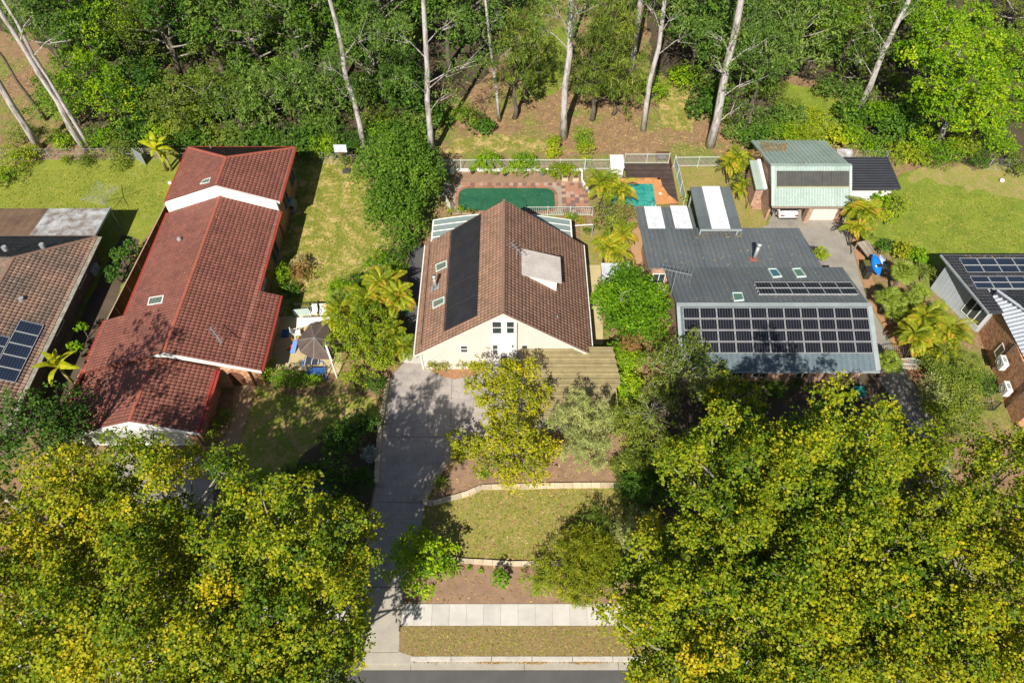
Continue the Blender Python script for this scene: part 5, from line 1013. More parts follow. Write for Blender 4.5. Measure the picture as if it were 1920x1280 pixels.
# right driveway gates
BLKM = mat('black steel', (.03, .03, .032), None, 2, .4)
def archgate(name, label, A, B, h, m, bars=.13):
    t = thing(name, label, 'gate', A); D = B - A; L_ = D.length; d = D / L_; n_ = int(L_ / bars); top = lambda f: h + .28 * math.sin(math.pi * f)
    for i in range(n_ + 1): f = i / n_; MB().bar(A + d * (L_ * f) + V((0, 0, .08)), A + d * (L_ * f) + V((0, 0, top(f))), .028 if 0 < i < n_ else .07).build('bar' if 0 < i < n_ else 'gate_post', m, t)
    for g_ in (lambda f: .12, lambda f: h * .6, top): MB().tube([A + d * (L_ * k / 8) + V((0, 0, g_(k / 8))) for k in range(9)], [.028] * 9, 5).build('rail', m, t)
    return t
archgate('driveway_gate', 'white arched sliding gate across the old driveway', G(1672, 690), G(1715, 693), 1.15, mat('mint white steel', (.66, .70, .65)))
archgate('driveway_gate', 'black arched gate beside the white sliding gate', G(1650, 668), G(1702, 672), 1.1, BLKM, .16)
archgate('garden_gate', 'small black scrolled gate beside the air conditioners', G(1832, 770), G(1862, 770), 1.2, BLKM, .13)

# ------------------------------------------------------------------ things in the yards
# car in the open bay
WC = gm('white car paint', (.72, .72, .72)); WC.node_tree.nodes['Principled BSDF'].inputs['Coat Weight'].default_value = .6; TYRE = mat('tyre', (.02, .02, .02)); LAMP = gm('dark red lamp', (.10, .015, .015)); WIN = gm('dark car window', (.02, .022, .025))
def car(label, cx_, cy_, rot=0):
    t = thing('parked_car', label, 'car', (cx_, cy_, 0)); t['base'] = [0, 0, 0]
    sec = [(-2.2, .55, .85, .45), (-2.15, .84, .98, .32), (-1.75, .89, 1.02, .26), (-.9, .91, 1.02, .24), (.9, .92, 1.0, .24), (1.7, .90, .92, .26), (2.15, .80, .74, .34), (2.3, .55, .66, .42)]
    b = MB(); vs = []
    for y, w_, zt, zb in sec: vs += [(-w_, y, zb + .12), (-w_ * .97, y, zt - .16), (-w_ * .82, y, zt), (w_ * .82, y, zt), (w_ * .97, y, zt - .16), (w_, y, zb + .12), (w_ * .85, y, zb), (-w_ * .85, y, zb)]
    fs = [(i * 8 + k, i * 8 + (k + 1) % 8, (i + 1) * 8 + (k + 1) % 8, (i + 1) * 8 + k) for i in range(7) for k in range(8)] + [tuple(range(8))[::-1], tuple(range(56, 64))]; b.add(vs, fs); b.build('body', WC, t, True)
    b = MB(); vs = []
    for y, w_, z_ in ((-1.85, .76, .98), (-1.25, .66, 1.42), (.1, .66, 1.47), (1.0, .76, .98)): vs += [(-w_ if z_ > 1.1 else -.80, y, z_), (w_ if z_ > 1.1 else .80, y, z_)]
    b.add(vs, [(0, 1, 3, 2), (2, 3, 5, 4), (4, 5, 7, 6), (0, 2, 4, 6), (1, 7, 5, 3)]); b.build('glasshouse', WIN, t); MB().prism([(-.64, -1.2, 1.43), (.64, -1.2, 1.43), (.64, .12, 1.48), (-.64, .12, 1.48)], (0, 0, .035)).build('car_roof', WC, t)
    for sx in (-1, 1):
        MB().box(sx * .62 - .17, sx * .62 + .17, -2.21, -2.15, .72, .86).build('tail_lamp', LAMP, t); MB().box(sx * .6 - .15, sx * .6 + .15, 2.12, 2.27, .56, .66).build('headlight', GLASS_W, t)
        for y in (-1.4, 1.4):
            wh = MB().tube([(sx * .72, y, .32), (sx * .93, y, .32)], [.32, .32], 14).build('wheel', TYRE, t); MB().tube([(sx * .90, y, .32), (sx * .945, y, .32)], [.2, .18], 10).build('rim', ALU, wh)
        MB().box(sx * .98 - .09, sx * .98 + .09, .55, .68, .95, 1.08).build('mirror', WC, t)
    MB().box(-.75, .75, -2.26, -2.19, .42, .52).build('bumper', BLKM, t); MB().box(-.26, .26, -2.24, -2.205, .60, .70).build('number_plate', WHITE, t)
    t.location = (cx_, cy_, 0); t.rotation_euler.z = rot; return t
pc_ = P(1471, 402); car('white sedan parked under the pale green garage roof, boot facing out', pc_.x, pc_.y + 1.2)
cc = P(398, 1276, 0); car('white car on the road glimpsed under the dense street trees', cc.x, cc.y - .6, R(90)).location.z = -.12
# clothes hoist
hb = P(208, 397); HS = mat('hoist steel', (.25, .30, .28)); ho = thing('clothes_hoist', 'rotary clothes hoist standing on the bright left lawn', 'clothes line', (hb.x, hb.y, 0)); tp = V((hb.x, hb.y, 2.0)); MB().tube([V((hb.x, hb.y, 0)), tp], [.035, .03], 6).build('pole', HS, ho)
ends = [tp + V((1.7 * math.cos(t), 1.7 * math.sin(t), .25)) for t in (.5, .5 + math.pi / 2, .5 + math.pi, .5 + 1.5 * math.pi)]
for e_ in ends: MB().bar(tp, e_, .035).build('arm', HS, ho)
b = MB()
for f in (.4, .55, .7, .85, 1):
    for k in range(4): b.bar(tp.lerp(ends[k], f), tp.lerp(ends[(k + 1) % 4], f), .012)
b.build('line', WIRE, ho)
# basketball hoop
bb = P(650, 322); ht = thing('basketball_hoop', 'free-standing basketball hoop with pale backboard near the wire fence', 'basketball hoop', (bb.x, bb.y, 0)); pl_ = mat('dark pole', (.06, .06, .065))
MB().box(bb.x - .35, bb.x + .35, bb.y - .3, bb.y + .3, 0, .18).build('base', pl_, ht); MB().tube([V((bb.x, bb.y, .1)), V((bb.x, bb.y, 2.4)), V((bb.x, bb.y - .35, 3.0))], [.05, .05, .04], 6).build('pole', pl_, ht)
bbd = MB().prism([(bb.x - .6, bb.y - .4, 2.65), (bb.x + .6, bb.y - .4, 2.65), (bb.x + .6, bb.y - .25, 3.4), (bb.x - .6, bb.y - .25, 3.4)], (0, .04, 0)).build('backboard', mat('blue white board', (.50, .58, .62)), ht)
b = MB()
for x0_, x1_, z0_, z1_ in ((-.22, .22, 2.8, 2.84), (-.22, .22, 3.1, 3.14), (-.22, -.18, 2.8, 3.14), (.18, .22, 2.8, 3.14)): y_ = lambda z: bb.y - .4 + (z - 2.65) * .2 - .02; b.prism([(bb.x + x0_, y_(z0_), z0_), (bb.x + x1_, y_(z0_), z0_), (bb.x + x1_, y_(z1_), z1_), (bb.x + x0_, y_(z1_), z1_)], (0, -.01, 0))
b.build('target_square', WHITE, bbd); b = MB(); b.tube([V((bb.x + .23 * math.cos(t), bb.y - .66 + .23 * math.sin(t), 2.8)) for t in np.linspace(0, 2 * math.pi, 13)], [.015] * 13, 4); b.build('ring', mat('orange ring', (.6, .12, .02)), ht)
# patio of the red house
sh = thing('shade_umbrella', 'brown angular fabric shade canopy over the sandy patio', 'umbrella', G(600, 650)); SHD = mat('brown shade cloth', (.12, .085, .07), (.085, .06, .05), 2, .9, .4, 16, spots=((.4, .3, .2), .7, 8)); hz = 2.2
oc = [P(556, 638, hz), P(582, 606, hz), P(614, 598, hz), P(620, 640, hz), P(622, 672, hz), P(588, 673, hz), P(563, 660, hz)]; ct_ = sum(oc, V()) / 7 + V((0, 0, .55)); b = MB()
for i in range(7): a, c = oc[i], oc[(i + 1) % 7]; b.add([a, c, ct_, a.lerp(c, .5) - V((0, 0, .06))], [(0, 3, 2), (3, 1, 2)])
b.build('canopy', SHD, sh); MB().tube([V((ct_.x, ct_.y, 0)), ct_], [.04, .03], 6).build('pole', STEEL, sh)
for i in range(7): MB().bar(ct_, oc[i], .025).build('rib', STEEL, sh)
pb = MB().bar(P(602, 622, 2.3), P(621, 676, 2.3), .14); t_ = thing('timber_beam', 'white beam running beside the brown shade canopy', 'beam', G(612, 650)); pb.build('beam', WHITE, t_)
for q in ((602, 622), (621, 676)): p = P(*q, 2.3); MB().bar(V((p.x, p.y, 0)), V((p.x, p.y, 2.25)), .1).build('post', WHITE, t_)
ta = thing('garden_table', 'long white table top beside the brown shade canopy', 'table', G(585, 605)); h_ = .75; tt = [P(557, 596, h_), P(619, 594, h_), P(619, 600, h_), P(592, 603, h_), P(570, 613, h_), P(556, 614, h_)]
MB().prism([V((p.x, p.y, .75)) for p in tt][::-1], (0, 0, .05)).build('table_top', WHITE, ta)
for q in ((560, 599), (614, 597), (560, 611)): p = P(*q, h_); MB().bar(V((p.x, p.y, 0)), V((p.x, p.y, .74)), .06).build('leg', WHITE, ta)
def chair(px, py, label, rz=0, m=WHITE, name='garden_chair', grp='white garden chairs'):
    p = P(px, py, .4); t = thing(name, label, 'chair', (p.x, p.y, 0), grp); t['base'] = [0, 0, 0]; MB().box(-.27, .27, -.27, .27, .4, .45).build('seat', m, t); b = MB()
    for i in range(5): b.prism([(-.25 + i * .11, .24, .46), (-.17 + i * .11, .24, .46), (-.17 + i * .11, .42, 1.0), (-.25 + i * .11, .42, 1.0)], (0, .03, 0))
    b.bar((-.27, .44, 1.0), (.27, .44, 1.0), .05).build('backrest', m, t)
    for x in (-.24, .24):
        for y in (-.24, .24): MB().bar((x, y, 0), (x * 1.05, y * 1.05, .4), .045).build('leg', m, t)
        MB().bar((x * 1.1, -.26, .66), (x * 1.1, .3, .66), .05, .03).bar((x * 1.1, -.25, .45), (x * 1.1, -.25, .66), .04).build('armrest', m, t)
    t.rotation_euler.z = rz; return t
chair(589, 585, 'white garden chair behind the table, nearer the red roof'); chair(607, 586, 'white garden chair behind the table, nearer the palms', .1); chair(557, 624, 'white garden chair at the corner of the brown canopy', 1.9)
bp = P(551, 627); MB()
tag(MB().box(bp.x - .9, bp.x - .35, bp.y - .3, bp.y + .3, 0, .3).build('storage_box', mat('blue plastic', (.03, .10, .30))), 'low blue plastic box on the shaded patio paving', 'box')
ty = thing('toy_slide', 'small blue and orange toddler slide on the sandy patio', 'toy', G(548, 655)); p = P(548, 656)
BLU = gm('toy blue', (.02, .13, .48)); ORA = gm('toy orange', (.75, .20, .02)); REDP = gm('toy red', (.6, .03, .02))
MB().prism([(p.x - .1, p.y - .35, .05), (p.x + .3, p.y - .35, .05), (p.x + .55, p.y + .5, .7), (p.x + .2, p.y + .5, .7)], (0, 0, .05)).build('chute', BLU, ty)
for x in (.2, .55): MB().bar((p.x + x, p.y + .5, 0), (p.x + x - .1, p.y + .45, .95), .06).build('side_rail', ORA, ty)
MB().bar((p.x - .35, p.y - .1, .05), (p.x + .0, p.y + .3, .25), .1).build('handle', REDP, ty)
sw = thing('swing_seat', 'blue framed garden swing seat behind the green hedge', 'swing', G(590, 700)); a = P(576, 702); BF = gm('frame blue', (.03, .12, .38))
for x in (0, 1.6):
    MB().tube([V((a.x + x, a.y - .5, 0)), V((a.x + x, a.y, 1.8)), V((a.x + x, a.y + .6, 0))], [.04] * 3, 6).build('side_frame', BF, sw)
MB().bar((a.x, a.y, 1.8), (a.x + 1.6, a.y, 1.8), .07).build('top_bar', BF, sw); b = MB()
for i in range(4): b.bar((a.x + .2, a.y - .3 + i * .18, .5), (a.x + 1.4, a.y - .3 + i * .18, .5), .12, .03)
b.build('seat', BF, sw); MB().prism([(a.x + .2, a.y - .35, 1.82), (a.x + 1.4, a.y - .35, 1.82), (a.x + 1.4, a.y + .4, 1.86), (a.x + .2, a.y + .4, 1.86)], (0, 0, .02)).build('canopy', mat('dark navy cloth', (.03, .04, .06)), sw)
for x in (.3, .8, 1.3): MB().bar((a.x + x, a.y - .35, 1.89), (a.x + x, a.y + .4, 1.89), .04).build('canopy_rib', WHITE, sw)
p = P(578, 673, 1.0); tag(MB().tube([p - V((0, 0, .08)), p + V((0, 0, .02)), p + V((0, 0, .14))], [.30, .17, .12], 12).build('sun_hat', REDP), 'red round sun hat lying at the edge of the brown canopy', 'hat')
# glass panel at top of patio
gp_ = thing('patio_screen', 'pale green glass screen panel on dark posts behind the white chairs', 'screen', G(571, 585)); a, c = G(552, 594), G(584, 591); MB().prism([a, c, c + V((0, .03, 0)), a + V((0, .03, 0))], (0, 0, .9)).build('glass_panel', gm('screen glass', (.42, .52, .50)), gp_)
for p in (a, c): MB().bar(p, p + V((0, 0, 1.05)), .07).build('post', BLKM, gp_)
fence('patio_fence', 'dark metal railing behind the white garden chairs', G(552, 585), G(622, 583), 1.1, BLKM, 2.0, .16)
# round things
ctn = P(1243, 541, 1.0); t = thing('round_table', 'round white outdoor table beside the mottled brick corner', 'table', (ctn.x, ctn.y, 0)); MB().disc(ctn, .36, .05).build('table_top', WHITE, t); MB().tube([V((ctn.x, ctn.y, 0)), ctn], [.05, .05], 6).build('leg', STEEL, t)
for q, lab in (((1017, 329), 'grey potted plant by the pool paving, middle of three'), ((947, 329), 'black pot with a leafy plant between the two larger pool shrubs'), ((886, 325), 'black pot with a small plant near the silvery shrubs')):
    p = P(*q); t = thing('potted_plant', lab, 'plant', p, 'pots on the pool garden bed'); MB().tube([p, p + V((0, 0, .38))], [.16, .25], 12).build('pot', mat('black pot', (.035, .035, .038)) if q[0] < 1000 else mat('grey pot', (.18, .18, .19)), t)
    v, tn, _c = crown_arrays([((p.x, p.y, .55), .34)], 'small', .9, np.random.default_rng(int(q[0])), .15); np_mesh('foliage', v, np.arange(len(v)).reshape(-1, 4), tn, L_BRIGHT, t)
for q, lab in (((1059, 338), 'cream square planter nearest the wide pool shrub'), ((1079, 338), 'cream square planter nearest the white edging corner')):
    p = P(*q); t = thing('planter_box', lab, 'planter', p, 'cream planters by the pool paving'); b = MB(); b.prism([(p.x - .28, p.y - .2, 0), (p.x - .28, p.y + .2, 0), (p.x + .28, p.y + .2, 0), (p.x + .28, p.y - .2, 0)], (0, 0, .42)); b.build('box', mat('cream pot', (.60, .48, .33)), t); MB().box(p.x - .24, p.x + .24, p.y - .16, p.y + .16, .421, .43).build('soil', MULCH_D, t)
    v, tn, _c = crown_arrays([((p.x, p.y + .15, .72), .42)], 'small', .8, np.random.default_rng(int(q[0])), .18); np_mesh('foliage', v, np.arange(len(v)).reshape(-1, 4), tn, L_LIME, t)
bq = P(1243, 306); BRN = mat('brown timber furniture', (.13, .06, .03)); t = thing('outdoor_bench', 'dark brown bench on the deck corner beside the panelled fence', 'bench', (bq.x, bq.y, 0)); MB().box(bq.x - .75, bq.x + .55, bq.y - .1, bq.y + .5, .5, .6).build('seat', BRN, t); MB().box(bq.x - .45, bq.x + .2, bq.y + .05, bq.y + .35, .605, .64).build('cushion', mat('blue grey cushion', (.12, .15, .2)), t)
MB().box(bq.x - .75, bq.x + .55, bq.y + .51, bq.y + .57, .3, 1.0).build('backrest', BRN, t); MB().box(bq.x + .56, bq.x + .62, bq.y - 1.3, bq.y + .5, .3, .8).build('side_panel', BRN, t)
for x in (-.7, .5): MB().box(bq.x + x - .04, bq.x + x + .04, bq.y - .08, bq.y - .02, .16, .49).build('leg', BRN, t)
# kayaks, timber stack, bins on the right side
def kayak(A, B, w_, m, label):
    A, B = V(A), V(B); d = (B - A).normalized(); s = V((d.y, -d.x, 0)).normalized(); u = s.cross(d); u = u if u.z > 0 else -u; vs = []; K = 10
    for i in range(K + 1):
        f = i / K; r = w_ / 2 * math.sin(math.pi * min(.985, max(.03, f))) ** .7; c = A.lerp(B, f)
        vs += [c + s * r * math.cos(t) + u * r * (.8 if math.sin(t) > 0 else .5) * math.sin(t) for t in [2 * math.pi * k / 8 for k in range(8)]]
    b = MB().add(vs, [(i * 8 + k, i * 8 + (k + 1) % 8, (i + 1) * 8 + (k + 1) % 8, (i + 1) * 8 + k) for i in range(K) for k in range(8)] + [tuple(range(8)), tuple(range(80, 88))[::-1]]); o = thing('kayak', label, 'kayak', (A.x, A.y, 0)); b.build('hull', m, o, True)
    c = A.lerp(B, .55) + u * w_ * .36; MB().disc(c, w_ * .26, .06, 10).build('cockpit', TYRE, o)
kayak(P(1638, 477, 1.5), P(1648, 516, .5), .95, gm('kayak blue', (.01, .16, .58)), 'bright blue kayak standing against the timber stack')
kayak(P(1650, 478, 1.2), P(1658, 505, .45), .7, mat('white blue hull', (.6, .62, .72), (.05, .15, .5), 2.2, .4), 'white and blue kayak leaning behind the bright blue one')
GRYT = mat('silver timber', (.30, .26, .21), (.22, .19, .15), 3, .9, .3, tint=True); t = thing('timber_screen', 'grey weathered board screen leaning below the cane palms', 'screen', G(1618, 470)); q = [P(1606, 455, 1.5), P(1628, 450, 1.6), P(1642, 475, 1.4), P(1630, 486, .5)]
for i in range(9): f, g_ = i / 9, (i + .93) / 9; MB().prism([q[0].lerp(q[1], f), q[0].lerp(q[1], g_), q[3].lerp(q[2], g_), q[3].lerp(q[2], f)], (0, 0, .03), (i * 5 % 7) / 7).build('board', GRYT, t)
MB().bar(V((q[0].x + .1, q[0].y, 0)), q[0] + V((.1, 0, -.04)), .09).bar(V((q[1].x - .1, q[1].y, 0)), q[1] + V((-.1, 0, -.05)), .09).build('post', GRYT, t)
for k, (x, y) in enumerate(((1622, 500), (1626, 512))):
    p = P(x, y, .5); t = thing('wheelie_bin', ('dark wheelie bin nearest the board screen', 'dark wheelie bin behind the blue kayak')[k], 'bin', (p.x, p.y, 0), 'bins beside the old driveway'); MB().prism([(p.x - .24, p.y - .28, 0), (p.x - .24, p.y + .28, 0), (p.x + .24, p.y + .28, 0), (p.x + .24, p.y - .28, 0)], (0, 0, .95)).build('bin_body', mat('dark olive plastic', (.03, .035, .02)), t); MB().box(p.x - .27, p.x + .27, p.y - .32, p.y + .3, .96, 1.02).build('lid', mat('lid yellow green', (.12, .12, .02)) if k == 0 else BLKM, t)
# teal wheelbarrow in the shade, motor scooter by the garage
p = P(1611, 737, .4); t = thing('wheelbarrow', 'teal wheelbarrow in the dappled shade before the grey roofed house', 'wheelbarrow', (p.x, p.y, 0)); MB().prism([(p.x - .2, p.y - .3, .35), (p.x + .2, p.y - .3, .35), (p.x + .2, p.y + .3, .35), (p.x - .2, p.y + .3, .35)][::-1], (0, 0, .05)).add([(p.x - .2, p.y - .3, .4), (p.x + .2, p.y - .3, .4), (p.x + .2, p.y + .3, .4), (p.x - .2, p.y + .3, .4), (p.x - .35, p.y - .45, .68), (p.x + .35, p.y - .45, .68), (p.x + .35, p.y + .45, .68), (p.x - .35, p.y + .45, .68)], [(0, 1, 5, 4), (1, 2, 6, 5), (2, 3, 7, 6), (3, 0, 4, 7)]).build('tray', mat('teal tray', (.02, .30, .27)), t)
MB().tube([(p.x - .04, p.y - .6, .2), (p.x + .04, p.y - .6, .2)], [.2, .2], 12).build('wheel', TYRE, t)
for s in (-1, 1): MB().bar((p.x + s * .06, p.y - .6, .2), (p.x + s * .32, p.y + .95, .55), .04).build('handle', STEEL, t)
p = P(1577, 418); t = thing('motor_scooter', 'small dark scooter parked against the garage corner pier', 'scooter', (p.x, p.y, 0))
for y in (-.5, .5): MB().tube([(p.x - .05, p.y + y, .22), (p.x + .05, p.y + y, .22)], [.22, .22], 12).build('wheel', TYRE, t)
MB().prism([(p.x - .12, p.y - .1, .25), (p.x - .12, p.y + .7, .35), (p.x + .12, p.y + .7, .35), (p.x + .12, p.y - .1, .25)][::1], (0, 0, .4)).build('body', mat('navy body', (.04, .05, .12)), t); MB().bar((p.x, p.y - .5, .25), (p.x, p.y - .3, .95), .07).bar((p.x - .3, p.y - .3, .95), (p.x + .3, p.y - .3, .95), .05).build('handlebar', WHITE, t)
p = P(1877, 341); t = tag(MB().tube([p + V((0, 0, z_)) for z_ in (.0, .08, .2, .3, .36)], [.12, .2, .23, .16, .05], 12).build('white_bucket', WHITE, None, True), 'small white upturned bucket lying on the far lawn edge', 'bucket')
p = P(320, 345); tag(MB().tube([p + V((0, 0, z_)) for z_ in (.0, .05, .16, .26, .3)], [.08, .17, .2, .14, .04], 12).build('ball', WHITE, None, True), 'white ball lying on the left lawn by the red roof', 'ball')
p = P(758, 574, .8); t = thing('green_bin', 'round teal lidded tub between palms and the gabled house', 'tub', (p.x, p.y, 0)); MB().tube([V((p.x, p.y, 0)), p], [.22, .3], 14).build('tub_body', mat('teal plastic', (.01, .22, .17)), t); MB().disc(p + V((0, 0, .005)), .33, .05, 14).build('lid', mat('teal lid', (.02, .34, .26)), t)
p = P(1108, 422, 1.4); t = thing('laundry_bracket', 'white wall-mounted clothes frame behind the gabled house', 'clothes line', (p.x, p.y, 0)); a = P(1078, 423, 1.5); c = P(1112, 421, 1.5); MB().bar(a, c, .07).build('arm', WHITE, t); MB().bar(V((c.x, c.y, 0)), c, .08).build('post', STEEL, t); MB().bar(c + V((-.2, .5, 0)), c + V((-.2, -.5, 0)), .04).build('crossbar', STEEL, t)
p = P(1438, 612); 
for q, lab in (((172, 500), 'pale air conditioner in the shade beside the old tiled house, near the leafy shrubs'), ((86, 655), 'pale box unit in the shade under the solar panels of the old house')):
    p = P(*q, .8); t = thing('wall_unit', lab, 'air conditioner', (p.x, p.y, 0)); MB().box(p.x - .25, p.x + .25, p.y - .5, p.y + .5, .1, .85).build('casing', mat('pale blue casing', (.42, .50, .54)), t); MB().tube([(p.x + .251, p.y, .5), (p.x + .28, p.y, .5)], [.3, .3], 14).build('fan_grille', STEEL, t)
p = P(545, 378, 1.0); t = thing('patio_heater_cover', 'grey covered barbecue standing against the rear wall of the red house', 'barbecue', (p.x, p.y, 0)); MB().prism([(p.x - .3, p.y - .5, 0), (p.x - .3, p.y + .5, 0), (p.x + .35, p.y + .5, 0), (p.x + .35, p.y - .5, 0)], (0, 0, .8)).build('cover', mat('grey cover', (.26, .27, .28)), t); MB().tube([(p.x, p.y - .5, .82), (p.x, p.y + .5, .82)], [.3, .3], 12).build('hood', _mats['grey cover'], t)
# brick stairs beside the garage
t = thing('brick_steps', 'stepped brick stair with black rail beside the green roofed garage', 'stairs', G(1418, 375)); s0 = P(1440, 385)
for i in range(6): y = P(1418, 392).y + i * .32; MB().box(P(1404, 375).x, P(1436, 375).x, y, y + .319, 0, .16 + i * .15).build('step', BR_MIX, t)
for x in (1398, 1436): a = P(x, 392); MB().bar((a.x, a.y, 0), (a.x, a.y, .95), .05).bar((a.x, a.y, .95), (a.x, a.y + 2, 1.8), .05).bar((a.x, a.y + 2, 0), (a.x, a.y + 2, 1.8), .05).build('handrail', BLKM, t)
fence('side_fence', 'black barred gate panel between garage bay and dry lawn', G(1430, 382), G(1446, 406), 1.5, BLKM, 1.4, .12)
tag(MB().disc(P(1650, 702, 0), .25, .35, 10).build('plant_pot', mat('terracotta', (.35, .14, .07))), 'terracotta pot at the corner of the grey roofed house', 'pot')
# ------------------------------------------------------------------ plants in the gardens
def boughs(c, R_, zs, n, rg, lo=-.25, s=(.24, .38), inner=3, el=1.15):
    out = []
    for i in range(n):
        z = lo + (1 - lo) * (i + .5) / n; a = 2.399 * i + rg.uniform(-.35, .35); q = math.sqrt(max(0, 1 - z * z)); k = rg.uniform(.60, 1.16); r = R_ * rg.uniform(*s)
        out.append(((c[0] + math.cos(a) * q * R_ * k, c[1] + math.sin(a) * q * R_ * k, max(r * .7, c[2] + z * R_ * zs * k)), (r * .82, r * .82, r * el)))
    for i in range(inner): out.append(((c[0] + rg.uniform(-.25, .25) * R_, c[1] + rg.uniform(-.25, .25) * R_, c[2] + rg.uniform(-.3, .15) * R_ * zs), (R_ * .5, R_ * .5, R_ * .4)))
    return out
def tree(bpx, bpy_, H, r, lm, leaf, label, name='garden_tree', seed=None, dens=.5, n=4, clump=.6, group=None, tr=None, lean=(0, 0), lowf=.45, tm=None, twig=None, limbs=.3, scale=1., flat=.8, spread=.55, lobes=.22, at=None, gold=0.):
    if n >= 9: return bough_tree(bpx, bpy_, H, r, lm, leaf, label, name, seed, dens, n, clump, group, tr, lowf, tm, twig, limbs, scale, flat, lobes, at, gold)
    b = P(bpx, bpy_) if at is None else V((*at, 0)); seed = seed or int(b.x * 31 + b.y * 17) % 99991; rr = random.Random(seed); bl = [((b.x + lean[0], b.y + lean[1], H - r * flat * .8), (r * .8, r * .8, r * flat * .8))]
    for i in range(n):
        a = 6.28 * i / n + rr.uniform(-.4, .4); q = r * spread * rr.uniform(.7, 1.2); f = rr.uniform(lowf, .85); s = r * rr.uniform(.45, .68)
        bl.append(((b.x + lean[0] * f + math.cos(a) * q, b.y + lean[1] * f + math.sin(a) * q, max(s * flat * .8, H * f)), (s, s, s * flat)))
    return plant(name, label, 'tree', b, bl, lm, leaf, dens, clump, tr or .05 + H * .018, tm, group, seed, scale, limbs=limbs, twig=twig, lobes=lobes, gold=gold)
def bough_tree(bpx, bpy_, H, r, lm, leaf, label, name, seed, dens, n, clump, group, tr, lowf, tm, twig, limbs, scale, flat, lobes, at, gold):
    b = P(bpx, bpy_) if at is None else V((*at, 0)); seed = seed or int(b.x * 31 + b.y * 17) % 99991; rg = random.Random(seed)
    zl = H * lowf; zc = (H * .98 + zl) / 2 - r * .1; zs = max(.5, (H - zl) / 2 / r)
    return plant(name, label, 'tree', b, boughs((b.x, b.y, zc), r * .86, zs, n, rg, -.8 if zs > 1 else -.3, inner=2, s=(.22, .33) if name != 'round_tree' and name != 'dense_tree' else (.3, .42), el=1.4 if name == 'street_tree' else 1.1), lm, leaf, dens, clump, tr or .05 + H * .018, tm, group, seed, scale, limbs=limbs, twig=twig, lobes=.3, gold=gold, low=-.6)
ST = 'spreading street trees with yellow green leaves'
def street(px, py, hc, r, label, n=6, seed=None, gold=0.):
    hc += 3; r *= 1.08; c = P(px, py, hc); return tree(0, 0, hc + r * .75, r, L_STREET, 'maple', label, 'street_tree', at=(c.x, c.y), n=n * 5, dens=.93, clump=.36, tr=.28, twig=TWIG, tm=GUM, group=ST, limbs=.012, lowf=.42, flat=.75, scale=.7, seed=seed, lobes=.5, spread=.72, gold=gold - .01)
street(95, 975, 8.5, 4.3, 'golden green street tree crown touching the dark tree by the old house', 6, 101, .12)
street(300, 950, 8.5, 4.2, 'golden green street tree in front of the white garage door', 6, 102, .04)
street(475, 1000, 10.5, 3.6, 'golden green street tree beside the shaded lawn path', 6, 103)
street(40, 1170, 8.5, 4.8, 'golden green street tree filling the lower left corner', 6, 104, .12)
street(250, 1180, 9, 4.8, 'golden green street tree above the hidden white car', 7, 105, .08)
street(440, 1220, 8.5, 4.2, 'golden green street tree nearest the road below the red house', 6, 106, .03)
street(565, 1110, 10.5, 3.0, 'golden green street tree whose branches reach over the concrete crossover', 6, 107, .02)
street(560, 985, 12.5, 3.0, 'golden green street tree beside the narrow part of the driveway', 6, 109)
street(545, 1235, 7.5, 3.0, 'golden green street tree overhanging the kerb beside the crossover', 5, 108, .02)
street(1385, 855, 11, 3.8, 'golden green street tree behind the olive grey tree', 6, 111)
street(1560, 850, 12, 4.0, 'golden green street tree in front of the solar panel house', 7, 112)
street(1690, 835, 9, 2.8, 'golden green street tree beside the old driveway bend', 5, 113, .02)
street(1325, 1065, 8.5, 3.9, 'golden green street tree next to the feathery front garden shrub', 6, 114)
street(1480, 1070, 9.5, 4.6, 'golden green street tree in the middle of the right grove', 7, 115)
street(1660, 1060, 8.5, 4.2, 'golden green street tree at the dark gap in the grove', 6, 116, .02)
street(1860, 930, 8.5, 4.2, 'golden green street tree below the orange brick house', 6, 117, .06)
street(1850, 1120, 9, 4.8, 'golden green street tree filling the right edge of the grove', 6, 118, .1)
street(1290, 1205, 8, 3.6, 'golden green street tree over the far end of the footpath', 6, 119, .02)
street(1430, 1240, 8.5, 4.2, 'golden green street tree above the road in the right grove', 6, 120, .03)
street(1640, 1240, 8.5, 4.3, 'golden green street tree beside the road between two larger crowns', 6, 121, .06)
street(1840, 1270, 8.5, 4.6, 'golden green street tree filling the lower right corner', 6, 122, .12)
tree(1390, 790, 5.6, 2.4, L_STREET, 'maple', 'young golden green tree rising in front of the grey roof eave', seed=130, dens=.6, n=20, clump=.34, twig=TWIG, tm=GUM, limbs=.02, lowf=.2, at=tuple(P(1390, 745, 4)[:2]))
tree(0, 0, 7.0, 3.4, L_DARK, 'broad', 'dark leafy tree beside the old tiled house', seed=131, at=tuple(P(60, 825, 4)[:2]), n=5, dens=.5); tree(0, 0, 4.6, 2.0, L_DARK, 'broad', 'shaded dark tree at the foot of the paling fence', seed=132, at=tuple(P(135, 800, 3)[:2]), n=4)
